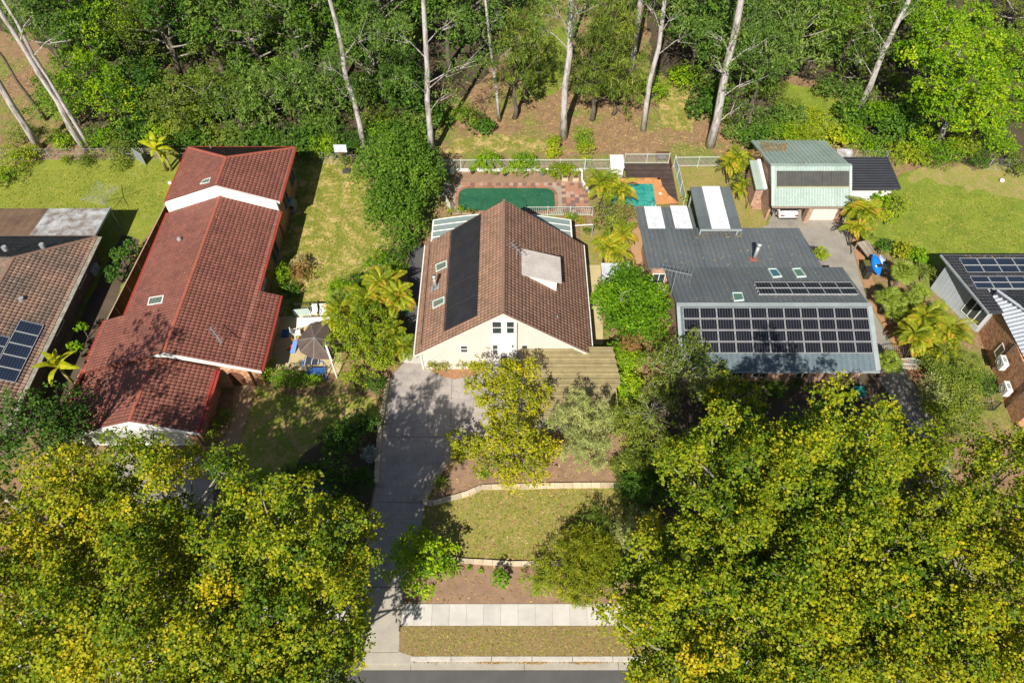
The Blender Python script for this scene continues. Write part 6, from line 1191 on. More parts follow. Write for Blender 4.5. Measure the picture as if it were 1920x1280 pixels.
# front garden
t = tree(0, 0, 6.6, 2.9, L_MAPLE, 'broad', 'open golden leaved tree between driveway and carport, upper crown', seed=140, at=tuple(P(948, 735, 4.2)[:2]), n=28, dens=1.0, clump=.3, gold=.05, twig=TWIG, tm=GUM, limbs=.05, lowf=.35, tr=.12, scale=.7)
tree(0, 0, 6.0, 2.9, L_MAPLE, 'broad', 'open golden leaved tree growing in the mulch bed above the sandstone edging', seed=141, at=tuple(P(965, 845, 3.6)[:2]), n=30, dens=1.0, clump=.3, gold=.05, twig=TWIG, tm=GUM, limbs=.05, lowf=.25, tr=.12, scale=.7)
tree(0, 0, 3.6, 1.3, L_MAPLE, 'broad', 'small golden tree standing at the driveway corner of the mulch bed', seed=142, at=tuple(P(868, 838, 1.9)[:2]), n=14, dens=.5, clump=.25, twig=TWIG, limbs=.05, lowf=.2, scale=.8)
tree(1080, 850, 6.8, 2.5, L_GREY, 'needle', 'soft grey green feathery tree beside the timber carport', seed=143, n=34, dens=1.2, clump=.32, lowf=.08, scale=.6, limbs=.02)
tree(0, 0, 3.8, 2.3, L_BRIGHT, 'broad', 'bright green and yellow leafy tree at the foot of the driveway', seed=144, at=tuple(P(793, 1050, 1.8)[:2]), n=30, dens=1.0, clump=.3, scale=.75, lowf=.1, gold=.12, limbs=.02)
shrub(938, 1083, .55, L_BRIGHT, 'tuft', 'small round bright shrub beside the low sandstone edging', h=.8, asp=1.2, clump=.16)
FE = 'feathery shrubs by the footpath'
shrub(1080, 1055, 2.2, L_MAPLE, 'needle', 'large feathery olive shrub over the footpath garden', h=1.6, n=8, dens=1.1, clump=.38, scale=.6, gold=-.14); shrub(1008, 1082, 1.0, L_LIME, 'needle', 'feathery golden shrub at the lawn end of the footpath garden', h=1.1, n=4, dens=.75, clump=.3, scale=.55); shrub(1115, 1000, 1.5, L_OLIVE, 'needle', 'feathery brownish shrub against the dark shrubs by the front lawn', h=1.2, n=3, dens=.4, clump=.35, scale=.7)
shrub(1155, 1075, 1.0, L_DARK, 'fine', 'small dark leafy shrub tucked between feathery shrub and street trees', n=3)
# strip of shrubs between front lawn and grove
for px, py, r, lm, lf, lab, h in ((1180, 800, 1.5, L_OLIVE, 'fine', 'olive shrub with fine leaves at the carport corner', 1.6), (1215, 850, 1.7, L_OLIVE, 'fine', 'olive shrub with fine leaves above the mulch bed end', 1.9), (1205, 925, 1.4, L_DARK, 'fine', 'dark green shrub at the end of the long sandstone edging', 1.6), (1195, 990, 1.4, L_GREY, 'fine', 'blue green shrub at the edge of the front lawn', 1.5), (1170, 720, 1.2, L_BRIGHT, 'broad', 'bright shrub at the outer corner of the timber carport', 1.5), (1185, 680, 1.1, L_BRIGHT, 'fine', 'bright fine shrub with rusty sprigs above the carport corner', 1.6), (1250, 900, 1.5, L_DARK, 'broad', 'dark shrub in the shade of the street trees near the mulch bed', 1.5), (1150, 765, .9, L_OLIVE, 'fine', 'low olive shrub spilling over the carport roof corner', 1.3), (1170, 880, .9, L_OLIVE, 'fine', 'low olive shrub leaning over the mulch bed', .8), (1210, 1060, 1.2, L_DARK, 'broad', 'dark shrub in the shade beside the feathery shrub', 1.2)):
    shrub(px, py, r, lm, lf, lab, h=h, n=5, dens=.85, limbs=.05, twig=TWIG, gold=.12)
shrub(1188, 645, .9, L_RUST, 'fine', 'rusty red sprigged shrub under the round green tree', h=2.2, n=2, dens=.35); shrub(1155, 660, .8, L_BRIGHT, 'narrow', 'spiky bright green shrub under the round green tree', h=1.8, n=3)
tree(0, 0, 4.8, 3.2, L_BRIGHT, 'tuft', 'dense round bright green tree covering the white garden shed end', 'round_tree', seed=150, at=tuple(P(1183, 572, 2.6)[:2]), n=40, dens=.9, clump=.3, lowf=.1, limbs=0, gold=-.2)
tree(0, 0, 6.4, 3.0, L_OLIVE, 'fine', 'olive grey tree with pale twigs in front of the solar panels', seed=151, at=tuple(P(1285, 690, 4)[:2]), n=28, dens=.5, clump=.34, twig=TWIG, limbs=.06, lowf=.25); tree(0, 0, 5.0, 2.1, L_OLIVE, 'fine', 'smaller olive grey tree behind the carport corner shrubs', seed=152, at=tuple(P(1225, 770, 3)[:2]), n=20, dens=.5, clump=.34, twig=TWIG, limbs=.06, lowf=.2)
shrub(1240, 640, .8, L_OLIVE, 'fine', 'small olive shrub between round tree and brick wall', h=1.8, n=2)
# rose bed at the facade
for px, py, r, lab in ((815, 684, .55, 'leafy rose bush nearest the house corner'), (836, 685, .42, 'small rose bush with pink tips'), (867, 681, .5, 'rose bush under the small facade window'), (903, 679, .65, 'taller rose bush beside the entrance bay'), (888, 688, .42, 'low rose bush in the red leaf mulch')): shrub(px, py, r, L_MAPLE, 'small', lab, h=.8, n=3, dens=.8, clump=.2, group='rose bushes along the cream facade', limbs=.4)
shrub(822, 688, .35, L_STRAW, 'small', 'dry straw coloured plant at the driveway end of the bed', h=.3)
# grasses and strappy plants
for px, py, m_, lab in ((862, 857, STRAW, 'pale straw tussock grass highest in the mulch bed by the drive'), (898, 848, STRAW, 'pale straw tussock grass beside the pale stone step'), (826, 907, STRAP, 'green tussock grass inside the curved sandstone edging'), (850, 1066, STRAP, 'strappy green tussock beside the bright tree'), (395, 820, STRAP, 'strappy plant clump by the garage pillar'), (408, 798, STRAP, 'strappy plant in the bed beside the brick path'), (425, 780, STRAP, 'strappy plant higher in the bed beside the brick path'), (1785, 810, SPIKE, 'silver green spiky plant beside the driveway bend')):
    rosette('tussock_grass', lab, 'grass clump', px, py, .12, [m_], 34, 1.0, (5, 82), part='leaf')
for i, (px, py) in enumerate(((907, 891), (926, 873))): shrub(px, py, .28 if i == 0 else .15, L_BRIGHT, 'small', ('small green seedling shrub in the middle of the mulch bed', 'tiny green seedling near the small shrub in the mulch bed')[i], h=.25, clump=.12)
shrub(960, 893, .6, L_RUST, 'fine', 'sparse brown twiggy shrub in the mulch bed', h=.5, dens=.16, limbs=.5, clump=.25)
for px, py, lab in ((880, 1063, 'tiny seedling beside the low edging'), (902, 1070, 'tiny seedling near the round bright shrub')): shrub(px, py, .14, L_BRIGHT, 'small', lab, h=.15, clump=.1)
# shaded shrubs left of driveway
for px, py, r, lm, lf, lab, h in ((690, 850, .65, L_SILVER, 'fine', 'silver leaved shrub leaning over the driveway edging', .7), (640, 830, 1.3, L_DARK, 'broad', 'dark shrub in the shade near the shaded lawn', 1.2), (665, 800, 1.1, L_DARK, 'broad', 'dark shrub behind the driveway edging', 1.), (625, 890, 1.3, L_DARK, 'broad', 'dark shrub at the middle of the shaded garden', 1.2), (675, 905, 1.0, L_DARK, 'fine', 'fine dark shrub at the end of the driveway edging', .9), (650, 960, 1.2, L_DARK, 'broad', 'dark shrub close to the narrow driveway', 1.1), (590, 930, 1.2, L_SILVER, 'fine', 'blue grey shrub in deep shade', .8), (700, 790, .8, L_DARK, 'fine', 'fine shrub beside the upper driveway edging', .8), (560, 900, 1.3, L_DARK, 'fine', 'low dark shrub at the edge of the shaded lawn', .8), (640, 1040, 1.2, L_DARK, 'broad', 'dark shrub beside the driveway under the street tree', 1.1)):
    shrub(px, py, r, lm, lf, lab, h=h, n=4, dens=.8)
# hedge by the patio
for px, py, r, lab in ((500, 698, .75, 'bright hedge shrub next to the arched porch'), (530, 708, .8, 'bright hedge shrub second from the porch'), (560, 712, .7, 'bright hedge shrub in front of the swing seat'), (590, 715, .6, 'bright hedge shrub at the shady end of the hedge')): shrub(px, py, r, L_BRIGHT, 'fine', lab, h=.8, n=3, dens=.7, clump=.25, group='hedge in front of the patio')
shrub(405, 812, .4, L_MAPLE, 'small', 'yellowish shrub beside the brick path', h=.5, n=2); shrub(512, 680, .4, L_MAPLE, 'small', 'small shrub poking above the hedge beside the porch', h=.9)
# big trees between red and gabled house
tree(0, 0, 7.0, 4.1, L_DARK, 'tuft', 'tall dense green tree behind the patchy lawn', 'dense_tree', seed=160, at=tuple(P(750, 325, 4.0)[:2]), n=50, dens=.9, clump=.34, lowf=.1, limbs=0, scale=1.1, gold=.22); tree(0, 0, 4.8, 2.8, L_DARK, 'tuft', 'lower dense green tree at the patchy lawn edge', 'dense_tree', seed=161, at=tuple(P(742, 405, 2.6)[:2]), n=26, dens=.9, clump=.32, lowf=.1, limbs=0, gold=.25)
shrub(765, 450, 1.0, L_DARK, 'narrow', 'dark strappy shrub between lawn and the pale awning', h=1.3, n=3); shrub(705, 490, 1.2, L_BRIGHT, 'narrow', 'leafy shrub at the patchy lawn above the cane palms', h=1.1, n=3); shrub(740, 480, 1.1, L_DARK, 'narrow', 'dark strappy shrub beside the dark side path', h=1.2, n=3)
tree(0, 0, 4.2, 2.0, L_LIME, 'fine', 'golden fine leaved tree hanging over the patio beam', 'golden_tree', seed=162, at=tuple(P(655, 640, 2.6)[:2]), n=18, dens=.7, clump=.28, lowf=.1, scale=.9, limbs=.02); tree(0, 0, 3.6, 1.7, L_LIME, 'fine', 'golden fine leaved tree between palms and the driveway', 'golden_tree', seed=163, at=tuple(P(702, 672, 2.2)[:2]), n=16, dens=.7, clump=.28, lowf=.1, scale=.9, limbs=.02); tree(0, 0, 3.0, 1.3, L_LIME, 'fine', 'golden fine leaved tree above the shaded dirt patch', 'golden_tree', seed=164, at=tuple(P(660, 705, 1.8)[:2]), n=14, dens=.7, clump=.26, lowf=.1, scale=.9, limbs=.02)
shrub(700, 720, .9, L_DARK, 'fine', 'shaded shrub beside the upper end of the driveway', h=1., n=3)
PG = 'golden cane palms'
for px, py, hc, s, st, lab in ((715, 525, 2.9, .95, 3, 'golden cane palm highest in the cluster beside the patchy lawn'), (745, 560, 2.6, .85, 3, 'golden cane palm leaning toward the dark side path'), (690, 565, 2.7, .9, 3, 'golden cane palm in the middle of the cluster by the gabled house'), (735, 620, 2.4, .85, 3, 'golden cane palm above the white side gate'), (755, 645, 1.8, .7, 2, 'small orange tipped cane palm at the white side gate'), (665, 560, 2.2, .8, 2, 'cane palm at the lawn side of the cluster'), (640, 585, 2.2, .8, 2, 'grey green palm at the edge of the sandy patio'),
    (1130, 345, 3.2, .95, 3, 'cane palm hanging over the plunge pool'), (1160, 350, 3.2, .9, 2, 'cane palm beside the pump housing'), (1150, 475, 2.6, .8, 3, 'cane palm beside the garden shed'), (1165, 440, 2.6, .75, 2, 'cane palm against the grey patio roof'), (1135, 455, 2.4, .7, 2, 'cane palm above the dry side yard'),
    (1382, 288, 3.0, .8, 3, 'cane palm at the rear corner of the green garage'), (1375, 310, 2.2, .7, 2, 'smaller cane palm at the rear corner of the green garage'), (1385, 345, 1.6, .5, 2, 'little cane palm by the brick stair'),
    (1620, 400, 3.0, .95, 3, 'dark golden cane palm beside the cream garage door'), (1600, 385, 2.6, .7, 2, 'spiky palm at the dark shed wall'), (1610, 430, 2.0, .7, 2, 'cane palm above the board screen'),
    (1740, 600, 2.8, .95, 3, 'large golden cane palm beside the clad side room'), (1770, 620, 2.6, .9, 3, 'golden cane palm at the brick wall corner'), (1725, 640, 2.5, .85, 3, 'golden cane palm above the white driveway gate'), (1760, 655, 2.0, .8, 2, 'low golden cane palm over the olive shrub')):
    rosette('cane_palm', lab, 'palm', px, py, hc, FR, 11, s, (-25, 62), st, .6, group=PG, tr=.05)
for px, py, hc, s, lab in ((1692, 512, 2.4, .85, 'round fan palm beside the kayaks'), (1665, 560, 1.8, .8, 'fan palm spreading over the bark strip'), (1680, 585, 1.5, .7, 'low fan palm with an orange frond'), (1712, 560, 2.0, .6, 'fan palm under the clad wall'), (1666, 680, 1.9, .75, 'fan palm in front of the white gate'), (640, 560, 2.2, .7, 'grey green fan palm beside the patchy lawn'), (1630, 445, 1.5, .55, 'small fan palm at the kayak rack')):
    rosette('fan_palm', lab, 'palm', px, py, hc, [FAN], 26, s, (-40, 78), 1, group='fan palms', tr=.12)
for px, py, hc, s, n_, lab in ((110, 688, 2.6, .85, 11, 'bright banana plant between the old house and the red roof'), (293, 280, 2.6, .85, 8, 'bright banana plant beside the raised red roof'), (310, 295, 1.6, .6, 6, 'smaller banana plant at the corner of the raised red roof'), (540, 200, 1.5, .6, 6, 'broad leaved plant behind the red roof')):
    rosette('banana_plant', lab, 'banana plant', px, py, hc, [BAN], n_, s, (0, 85), 1, part='leaf', tr=.13, tm=mat('banana stem', (.30, .30, .08), (.2, .14, .06)))
# alley shrubs, rear yards
for px, py, r, lm, lf, lab, h in ((225, 480, .8, L_DARK, 'broad', 'leafy shrub against the paling fence, highest of three', 1.5), (215, 510, .7, L_DARK, 'broad', 'leafy shrub against the paling fence, middle of three', 1.4), (245, 460, .55, L_DARK, 'broad', 'leafy shrub against the paling fence near the rear lawn', 1.5), (152, 615, .45, L_BRIGHT, 'broad', 'small bright shrub in the dark alley', 1.3), (140, 650, .5, L_BRIGHT, 'broad', 'small bright shrub above the banana plant', 1.3),
    (525, 515, 1.0, L_BRIGHT, 'small', 'round green shrub beside the long red roof', 1.4), (565, 510, 1.0, L_RUST, 'narrow', 'brown drooping shrub on the patchy lawn edge', .9), (548, 545, .8, L_DARK, 'narrow', 'dark strappy clump below the round shrub', .5), (560, 490, .7, L_STRAW, 'narrow', 'pale dry drooping plant above the brown shrub', .9)):
    shrub(px, py, r, lm, lf, lab, h=h, n=2, dens=.7)
PS = 'shrubs along the pool fence'
for px, py, r, lm, lab, h in ((916, 304, 1.3, L_BRIGHT, 'round green shrub nearest the large dense tree on the pool bed', 1.0), (980, 308, 1.3, L_BRIGHT, 'round green shrub in the middle of the pool bed', .9), (1045, 320, 1.0, L_LIME, 'yellow green shrub at the paved end of the pool bed', .8), (1068, 315, .55, L_LIME, 'small yellow shrub behind the cream planters', .7), (1100, 300, .5, L_LIME, 'small bright shrub at the pump housing', .8)): shrub(px, py, r, lm, 'fine', lab, h=h, n=4, dens=1.0, clump=.28, group=PS)
for px, py, r, lab in ((843, 322, .5, 'silver shrub in the upper pool corner'), (838, 345, .4, 'small silver shrub beside the pool paving'), (835, 362, .55, 'silver shrub at the shrubby end of the pool')): shrub(px, py, r, L_SILVER, 'fine', lab, h=.7, n=2, dens=.45, group='silver shrubs beside the pool')
for px, py, r, lm, lab in ((845, 396, .4, L_LIME, 'low hedge plant behind the awning corner'), (865, 393, .45, L_BRIGHT, 'low hedge plant at the pool end of the awning'), (885, 396, .35, L_OLIVE, 'low hedge plant touching the awning rib'), (1075, 408, .45, L_BRIGHT, 'low shrub behind the white pool fence'), (1090, 414, .45, L_MAPLE, 'low shrub by the clothes frame'), (1062, 403, .35, L_LIME, 'little shrub behind the awning edge'), (1100, 432, .35, L_DARK, 'small shrub at the dry side yard')): shrub(px, py, r, lm, 'small', lab, h=.45, n=2, dens=.7, clump=.2)
tree(0, 0, 3.4, 1.75, L_OLIVE, 'fine', 'bushy olive and rust tree between plunge pool and side yard', 'bushy_tree', seed=170, at=tuple(P(1148, 405, 2.)[:2]), n=5, dens=.6, clump=.35, gold=.15); shrub(1165, 395, .8, L_RUST, 'fine', 'rusty leaved shrub beside the patio roof', h=2.2, n=2, dens=.3)
shrub(1385, 330, .6, L_OLIVE, 'fine', 'grey green shrub beside the brick stair', h=.9, n=2); shrub(1378, 352, .55, L_DARK, 'fine', 'fine shrub on the dry lawn edge by the stair', h=.7, n=2); shrub(1287, 370, .45, L_LIME, 'narrow', 'yellow green plant between deck fence and skillion roof', h=.7)
shrub(1538, 475, .7, L_LIME, 'broad', 'small bright shrub against the grey steel roof edge', h=1.6, n=2, dens=.4, clump=.25, limbs=.5)
shrub(1680, 385, 1.3, L_LIME, 'broad', 'bushy lime green tree on the edge of the big lawn', h=1.6, n=4, dens=.6, limbs=.2); shrub(1650, 375, .8, L_BRIGHT, 'broad', 'bright shrub against the white shed wall', h=1.4, n=3); shrub(1665, 405, .7, L_LIME, 'broad', 'lime shrub below the bushy tree by the big lawn', h=1.)
for px, py, r, lm, lf, lab in ((1655, 462, .7, L_DARK, 'broad', 'dark shrub behind the kayaks'), (1690, 468, .8, L_MAPLE, 'broad', 'yellow flecked shrub at the lawn edge behind the fan palm'), (1722, 480, .8, L_BRIGHT, 'broad', 'bright shrub at the lawn edge near the clad house'), (1735, 512, .8, L_OLIVE, 'fine', 'small leaved olive shrub beside the deep shadow'), (1728, 545, .7, L_BRIGHT, 'fine', 'bright weedy shrub under the clad wall'), (1755, 580, .6, L_RUST, 'fine', 'dry brown shrub against the clad wall'), (1700, 560, .6, L_DARK, 'narrow', 'dark spiky shrub between the fan palms'), (1640, 300, .3, L_BRIGHT, 'small', 'tiny bright shrub by the wire fence')): shrub(px, py, r, lm, lf, lab, h=1., n=2, dens=.6)
for px, py, r, lm, lab, h in ((1790, 690, 2.0, L_OLIVE, 'large olive grey shrub beside the driveway gate', 1.9), (1800, 745, 1.6, L_OLIVE, 'olive grey shrub above the small scrolled gate', 1.6), (1760, 735, 1.3, L_GREY, 'grey green shrub at the orange bark strip', 1.4), (1765, 770, 1.1, L_LIME, 'golden shrub at the driveway bend', 1.1), (1840, 715, 1.0, L_DARK, 'dark leafy shrub against the orange brick wall', 1.6), (1800, 790, 1.4, L_OLIVE, 'yellow olive shrub below the grey green one', 1.2)): shrub(px, py, r, lm, 'fine', lab, h=h, n=6, dens=.8, limbs=.05, twig=TWIG, gold=.1)
for px, py, r, lab in ((1500, 722, .8, 'dark shrub in the shade before the mottled brick wall'), (1590, 745, .7, 'dark round shrub beside the teal wheelbarrow'), (1450, 735, .9, 'dark shrub under the grey steel eave')): shrub(px, py, r, L_DARK, 'fine', lab, h=.5, n=2)
# vegetation along the rear boundary
k_ = 0
for px, py, r, lm, lf, lab, h in ((20, 300, 1.8, L_LIME, 'fine', 'yellow green bush at the left end of the wire fence', 1.), (60, 285, 1.0, L_LIME, 'fine', 'yellow green bush touching the pale gum trunk', .8), (8, 330, 1.4, L_BRIGHT, 'fine', 'green bush on the left edge of the lawn', .8), (125, 300, .5, L_LIME, 'fine', 'tiny bright bush on the wire fence', .4), (100, 262, 1.2, L_OLIVE, 'fine', 'olive scrub behind the wire fence between gum trunks', .6), (170, 300, 1., L_OLIVE, 'fine', 'low scrub creeping over the wire fence', .3), (225, 305, 1., L_OLIVE, 'fine', 'low scrub at the lawn side of the wire fence', .3), (330, 268, 1.4, L_DARK, 'broad', 'dark bush behind the banana plant', 1.2),
    (610, 275, 1.5, L_BRIGHT, 'weep', 'ferny palm-like bush behind the basketball hoop', 1.2), (575, 285, 1.2, L_DARK, 'broad', 'dark bush behind the corner of the raised red roof', 1.), (650, 300, .6, L_OLIVE, 'fine', 'thin bush at the foot of the basketball hoop', .7), (670, 270, 1.3, L_DARK, 'fine', 'dark bush around the leaning gum trunk', 1.2), (710, 245, 1.5, L_BRIGHT, 'tuft', 'bright bush above the dense tree', 1.4),
    (1037, 268, .75, L_LIME, 'tuft', 'golden upright conifer beside the straight gum trunk', 1.), (1037, 285, .7, L_LIME, 'tuft', 'golden upright conifer foot behind the pool fence', .6), (1092, 255, 1.0, L_BRIGHT, 'fine', 'bright upright bush beside the straight gum trunk', 1.3), (1100, 278, .9, L_LIME, 'fine', 'yellowish bush just behind the pool fence', .7), (1305, 205, .9, L_GREY, 'fine', 'blue green low bush in the clearing', .6),
    (1220, 165, 1.9, L_BRIGHT, 'tuft', 'dense bright round bush behind the pale trunk', 1.8), (1460, 250, 1.6, L_BRIGHT, 'fine', 'bright bush behind the green garage ridge', 1.), (1520, 262, 1.6, L_LIME, 'fine', 'lime scrub behind the garage', .6), (1570, 255, 1.2, L_LIME, 'broad', 'lime leafy bush above the lean-to', 1.), (1480, 205, 1.6, L_OLIVE, 'fine', 'olive scrub at the green clearing', .8),
    (1645, 275, 1.3, L_BRIGHT, 'narrow', 'strappy green bush beside the wire fence', .8), (1685, 285, 1.3, L_LIME, 'narrow', 'strappy yellow green bush at the big lawn edge', .7), (1720, 292, 1.2, L_LIME, 'narrow', 'strappy lime bush at the big lawn corner', .6), (1770, 290, 1.5, L_BRIGHT, 'tuft', 'bright bush under the huge lime tree', 1.2), (1645, 215, 1.4, L_BRIGHT, 'tuft', 'round fresh green bush beside the leaning trunk', 1.8), (1910, 310, 1.3, L_OLIVE, 'fine', 'brownish bush at the right edge of the big lawn', 1.), (1830, 300, 1.2, L_DARK, 'fine', 'dark scrub along the wire fence beyond the big lawn', .6), (1530, 225, 1.6, L_LIME, 'fine', 'bright scrub in the green clearing', .5), (875, 215, 1.3, L_BRIGHT, 'fine', 'bright shrub in the shadow behind the clearing', 1.5)):
    shrub(px, py, r, lm, lf, lab, h=h, n=3, dens=.6, scale=.95)
# bare-trunked gum trees
def gum(b_, t_, H, r0, label, crown=None, seed=1, spots=(), m_=GUM, r=2.6, mat_=L_EUC, top=True):
    """b_ trunk foot in the picture, t_ a second point higher up the trunk"""
    B = P(*b_); B.z = 0; T = atY(t_[0], t_[1], B.y + .0); d = (T - B) / max(.5, T.z); rg = random.Random(seed); t = thing('gum_tree', label, 'tree', (B.x, B.y, 0), 'tall pale trunked gum trees')
    H += 6 if top else 0; r0 *= .84; pts = [B + d * (H * f) + V((rg.uniform(-.15, .15), rg.uniform(-.15, .15), 0)) * (f > 0) for f in np.linspace(0, 1, 10)]; pts[0].z = -.2
    MB().tube(pts, [r0 * (1.25 if i == 0 else 1 - .62 * i / 9) for i in range(10)], 10).build('trunk', m_, t, True); bl = []
    if top:
        for k in range(5): a = k * 1.3; bl.append((tuple(pts[-1] + V((math.cos(a) * r * .8, math.sin(a) * r * .8, rg.uniform(-1.5, 1.2)))), r * rg.uniform(.6, .85)))
    for (x, y, rr_) in spots: q = atY(x, y, B.y - rg.uniform(-.5, 1.5)); bl.append((tuple(q), (rr_, rr_, rr_ * .7)))
    if bl:
        v, tn, cc = crown_arrays(bl, 'narrow', .42, np.random.default_rng(seed), .7, -.8, 1., .3); np_mesh('crown', v, np.arange(len(v)).reshape(-1, 4), tn, mat_, t); b = MB()
        for c, rad in bl:
            c = V(c); h = max(2., c.z - 2.5); s = B + d * min(H * .95, h); b.tube([s, s.lerp(c, .5) + V((0, 0, .3)), c], [r0 * .16, r0 * .11, r0 * .05], 5, cap=False)
            for i in range(4): e = c + V((rg.uniform(-1, 1), rg.uniform(-1, 1), rg.uniform(-.5, .8))) * 1.2; b.tube([s.lerp(c, .6), e], [r0 * .09, r0 * .03], 4, cap=False)
        b.build('limb', m_, t)
    return t
gum((74, 279), (0, 163), 17, .42, 'thick pale gum trunk leaning away at the left edge', seed=1)
gum((163, 284), (0, 20), 20, .36, 'tall pale gum trunk behind the left wire fence, nearer the left edge', seed=2, r=3, spots=((60, 30, 1.6), (120, 60, 1.5))); gum((172, 282), (60, 95), 18, .26, 'slimmer pale gum trunk beside the taller one behind the left wire fence', seed=3)
gum((88, 225), (0, 105), 15, .2, 'thin brown trunk in the left clearing', seed=4, m_=BARK)
gum((684, 284), (648, 130), 20, .33, 'leaning gum trunk beside the dense green tree', seed=5, spots=((640, 170, 1.8), (600, 120, 2.), (690, 60, 2.2)))
gum((809, 292), (796, 20), 22, .36, 'straight rough gum trunk behind the pool fence corner', seed=6, spots=((860, 130, 1.7), (905, 110, 1.5), (760, 150, 1.6), (840, 175, 1.3), (740, 60, 2.0), (850, 40, 2.)))
gum((936, 228), (915, 20), 18, .2, 'thin pale gum trunk in the shaded clearing', seed=7, spots=((940, 20, 2.), (900, 60, 1.6), (960, 90, 1.4)))
gum((1057, 258), (1068, 40), 22, .42, 'straight thick gum trunk in the middle behind the pool', seed=8, spots=((1035, 15, 2.0), (1095, 10, 2.), (1075, 60, 1.2), (1010, 50, 1.6)))
gum((1206, 245), (1244, 20), 22, .32, 'slender clean gum trunk behind the dry clearing', seed=9, spots=((1270, 20, 2.2), (1215, 5, 1.8), (1300, 60, 1.8))); gum((1183, 135), (1197, 20), 20, .40, 'pale patchy gum trunk farther back beside the slender one', seed=10, spots=((1160, 30, 1.8),))
gum((1331, 274), (1385, 30), 22, .50, 'thick pale gum trunk behind the small dry lawn', seed=11, spots=((1350, 120, 2.), (1410, 150, 2.0), (1340, 60, 2.), (1430, 80, 2.2), (1390, 200, 1.5)))
gum((1608, 208), (1690, 30), 22, .38, 'dark leaning gum trunk beside the huge lime tree', seed=12, spots=((1620, 40, 2.), (1650, 80, 1.8), (1600, 100, 1.7), (1700, 20, 1.8))); gum((1395, 262), (1405, 225), 5, .25, 'short grey stump trunk beside the cane palm', seed=13, top=False, m_=BARK)
gum((150, 110), (70, 0), 16, .25, 'thin gum trunk deep in the left forest', seed=14, m_=BARK); gum((560, 110), (540, 0), 18, .28, 'pale trunk deep behind the red house', seed=15); gum((1075, 70), (1082, 0), 14, .3, 'brown trunk standing in the sunny gap', seed=16, m_=BARK, top=False); gum((270, 60), (255, 0), 14, .3, 'reddish trunk at the dark top edge of the forest', seed=17, m_=mat('red bark', (.30, .13, .07), (.18, .09, .05)))
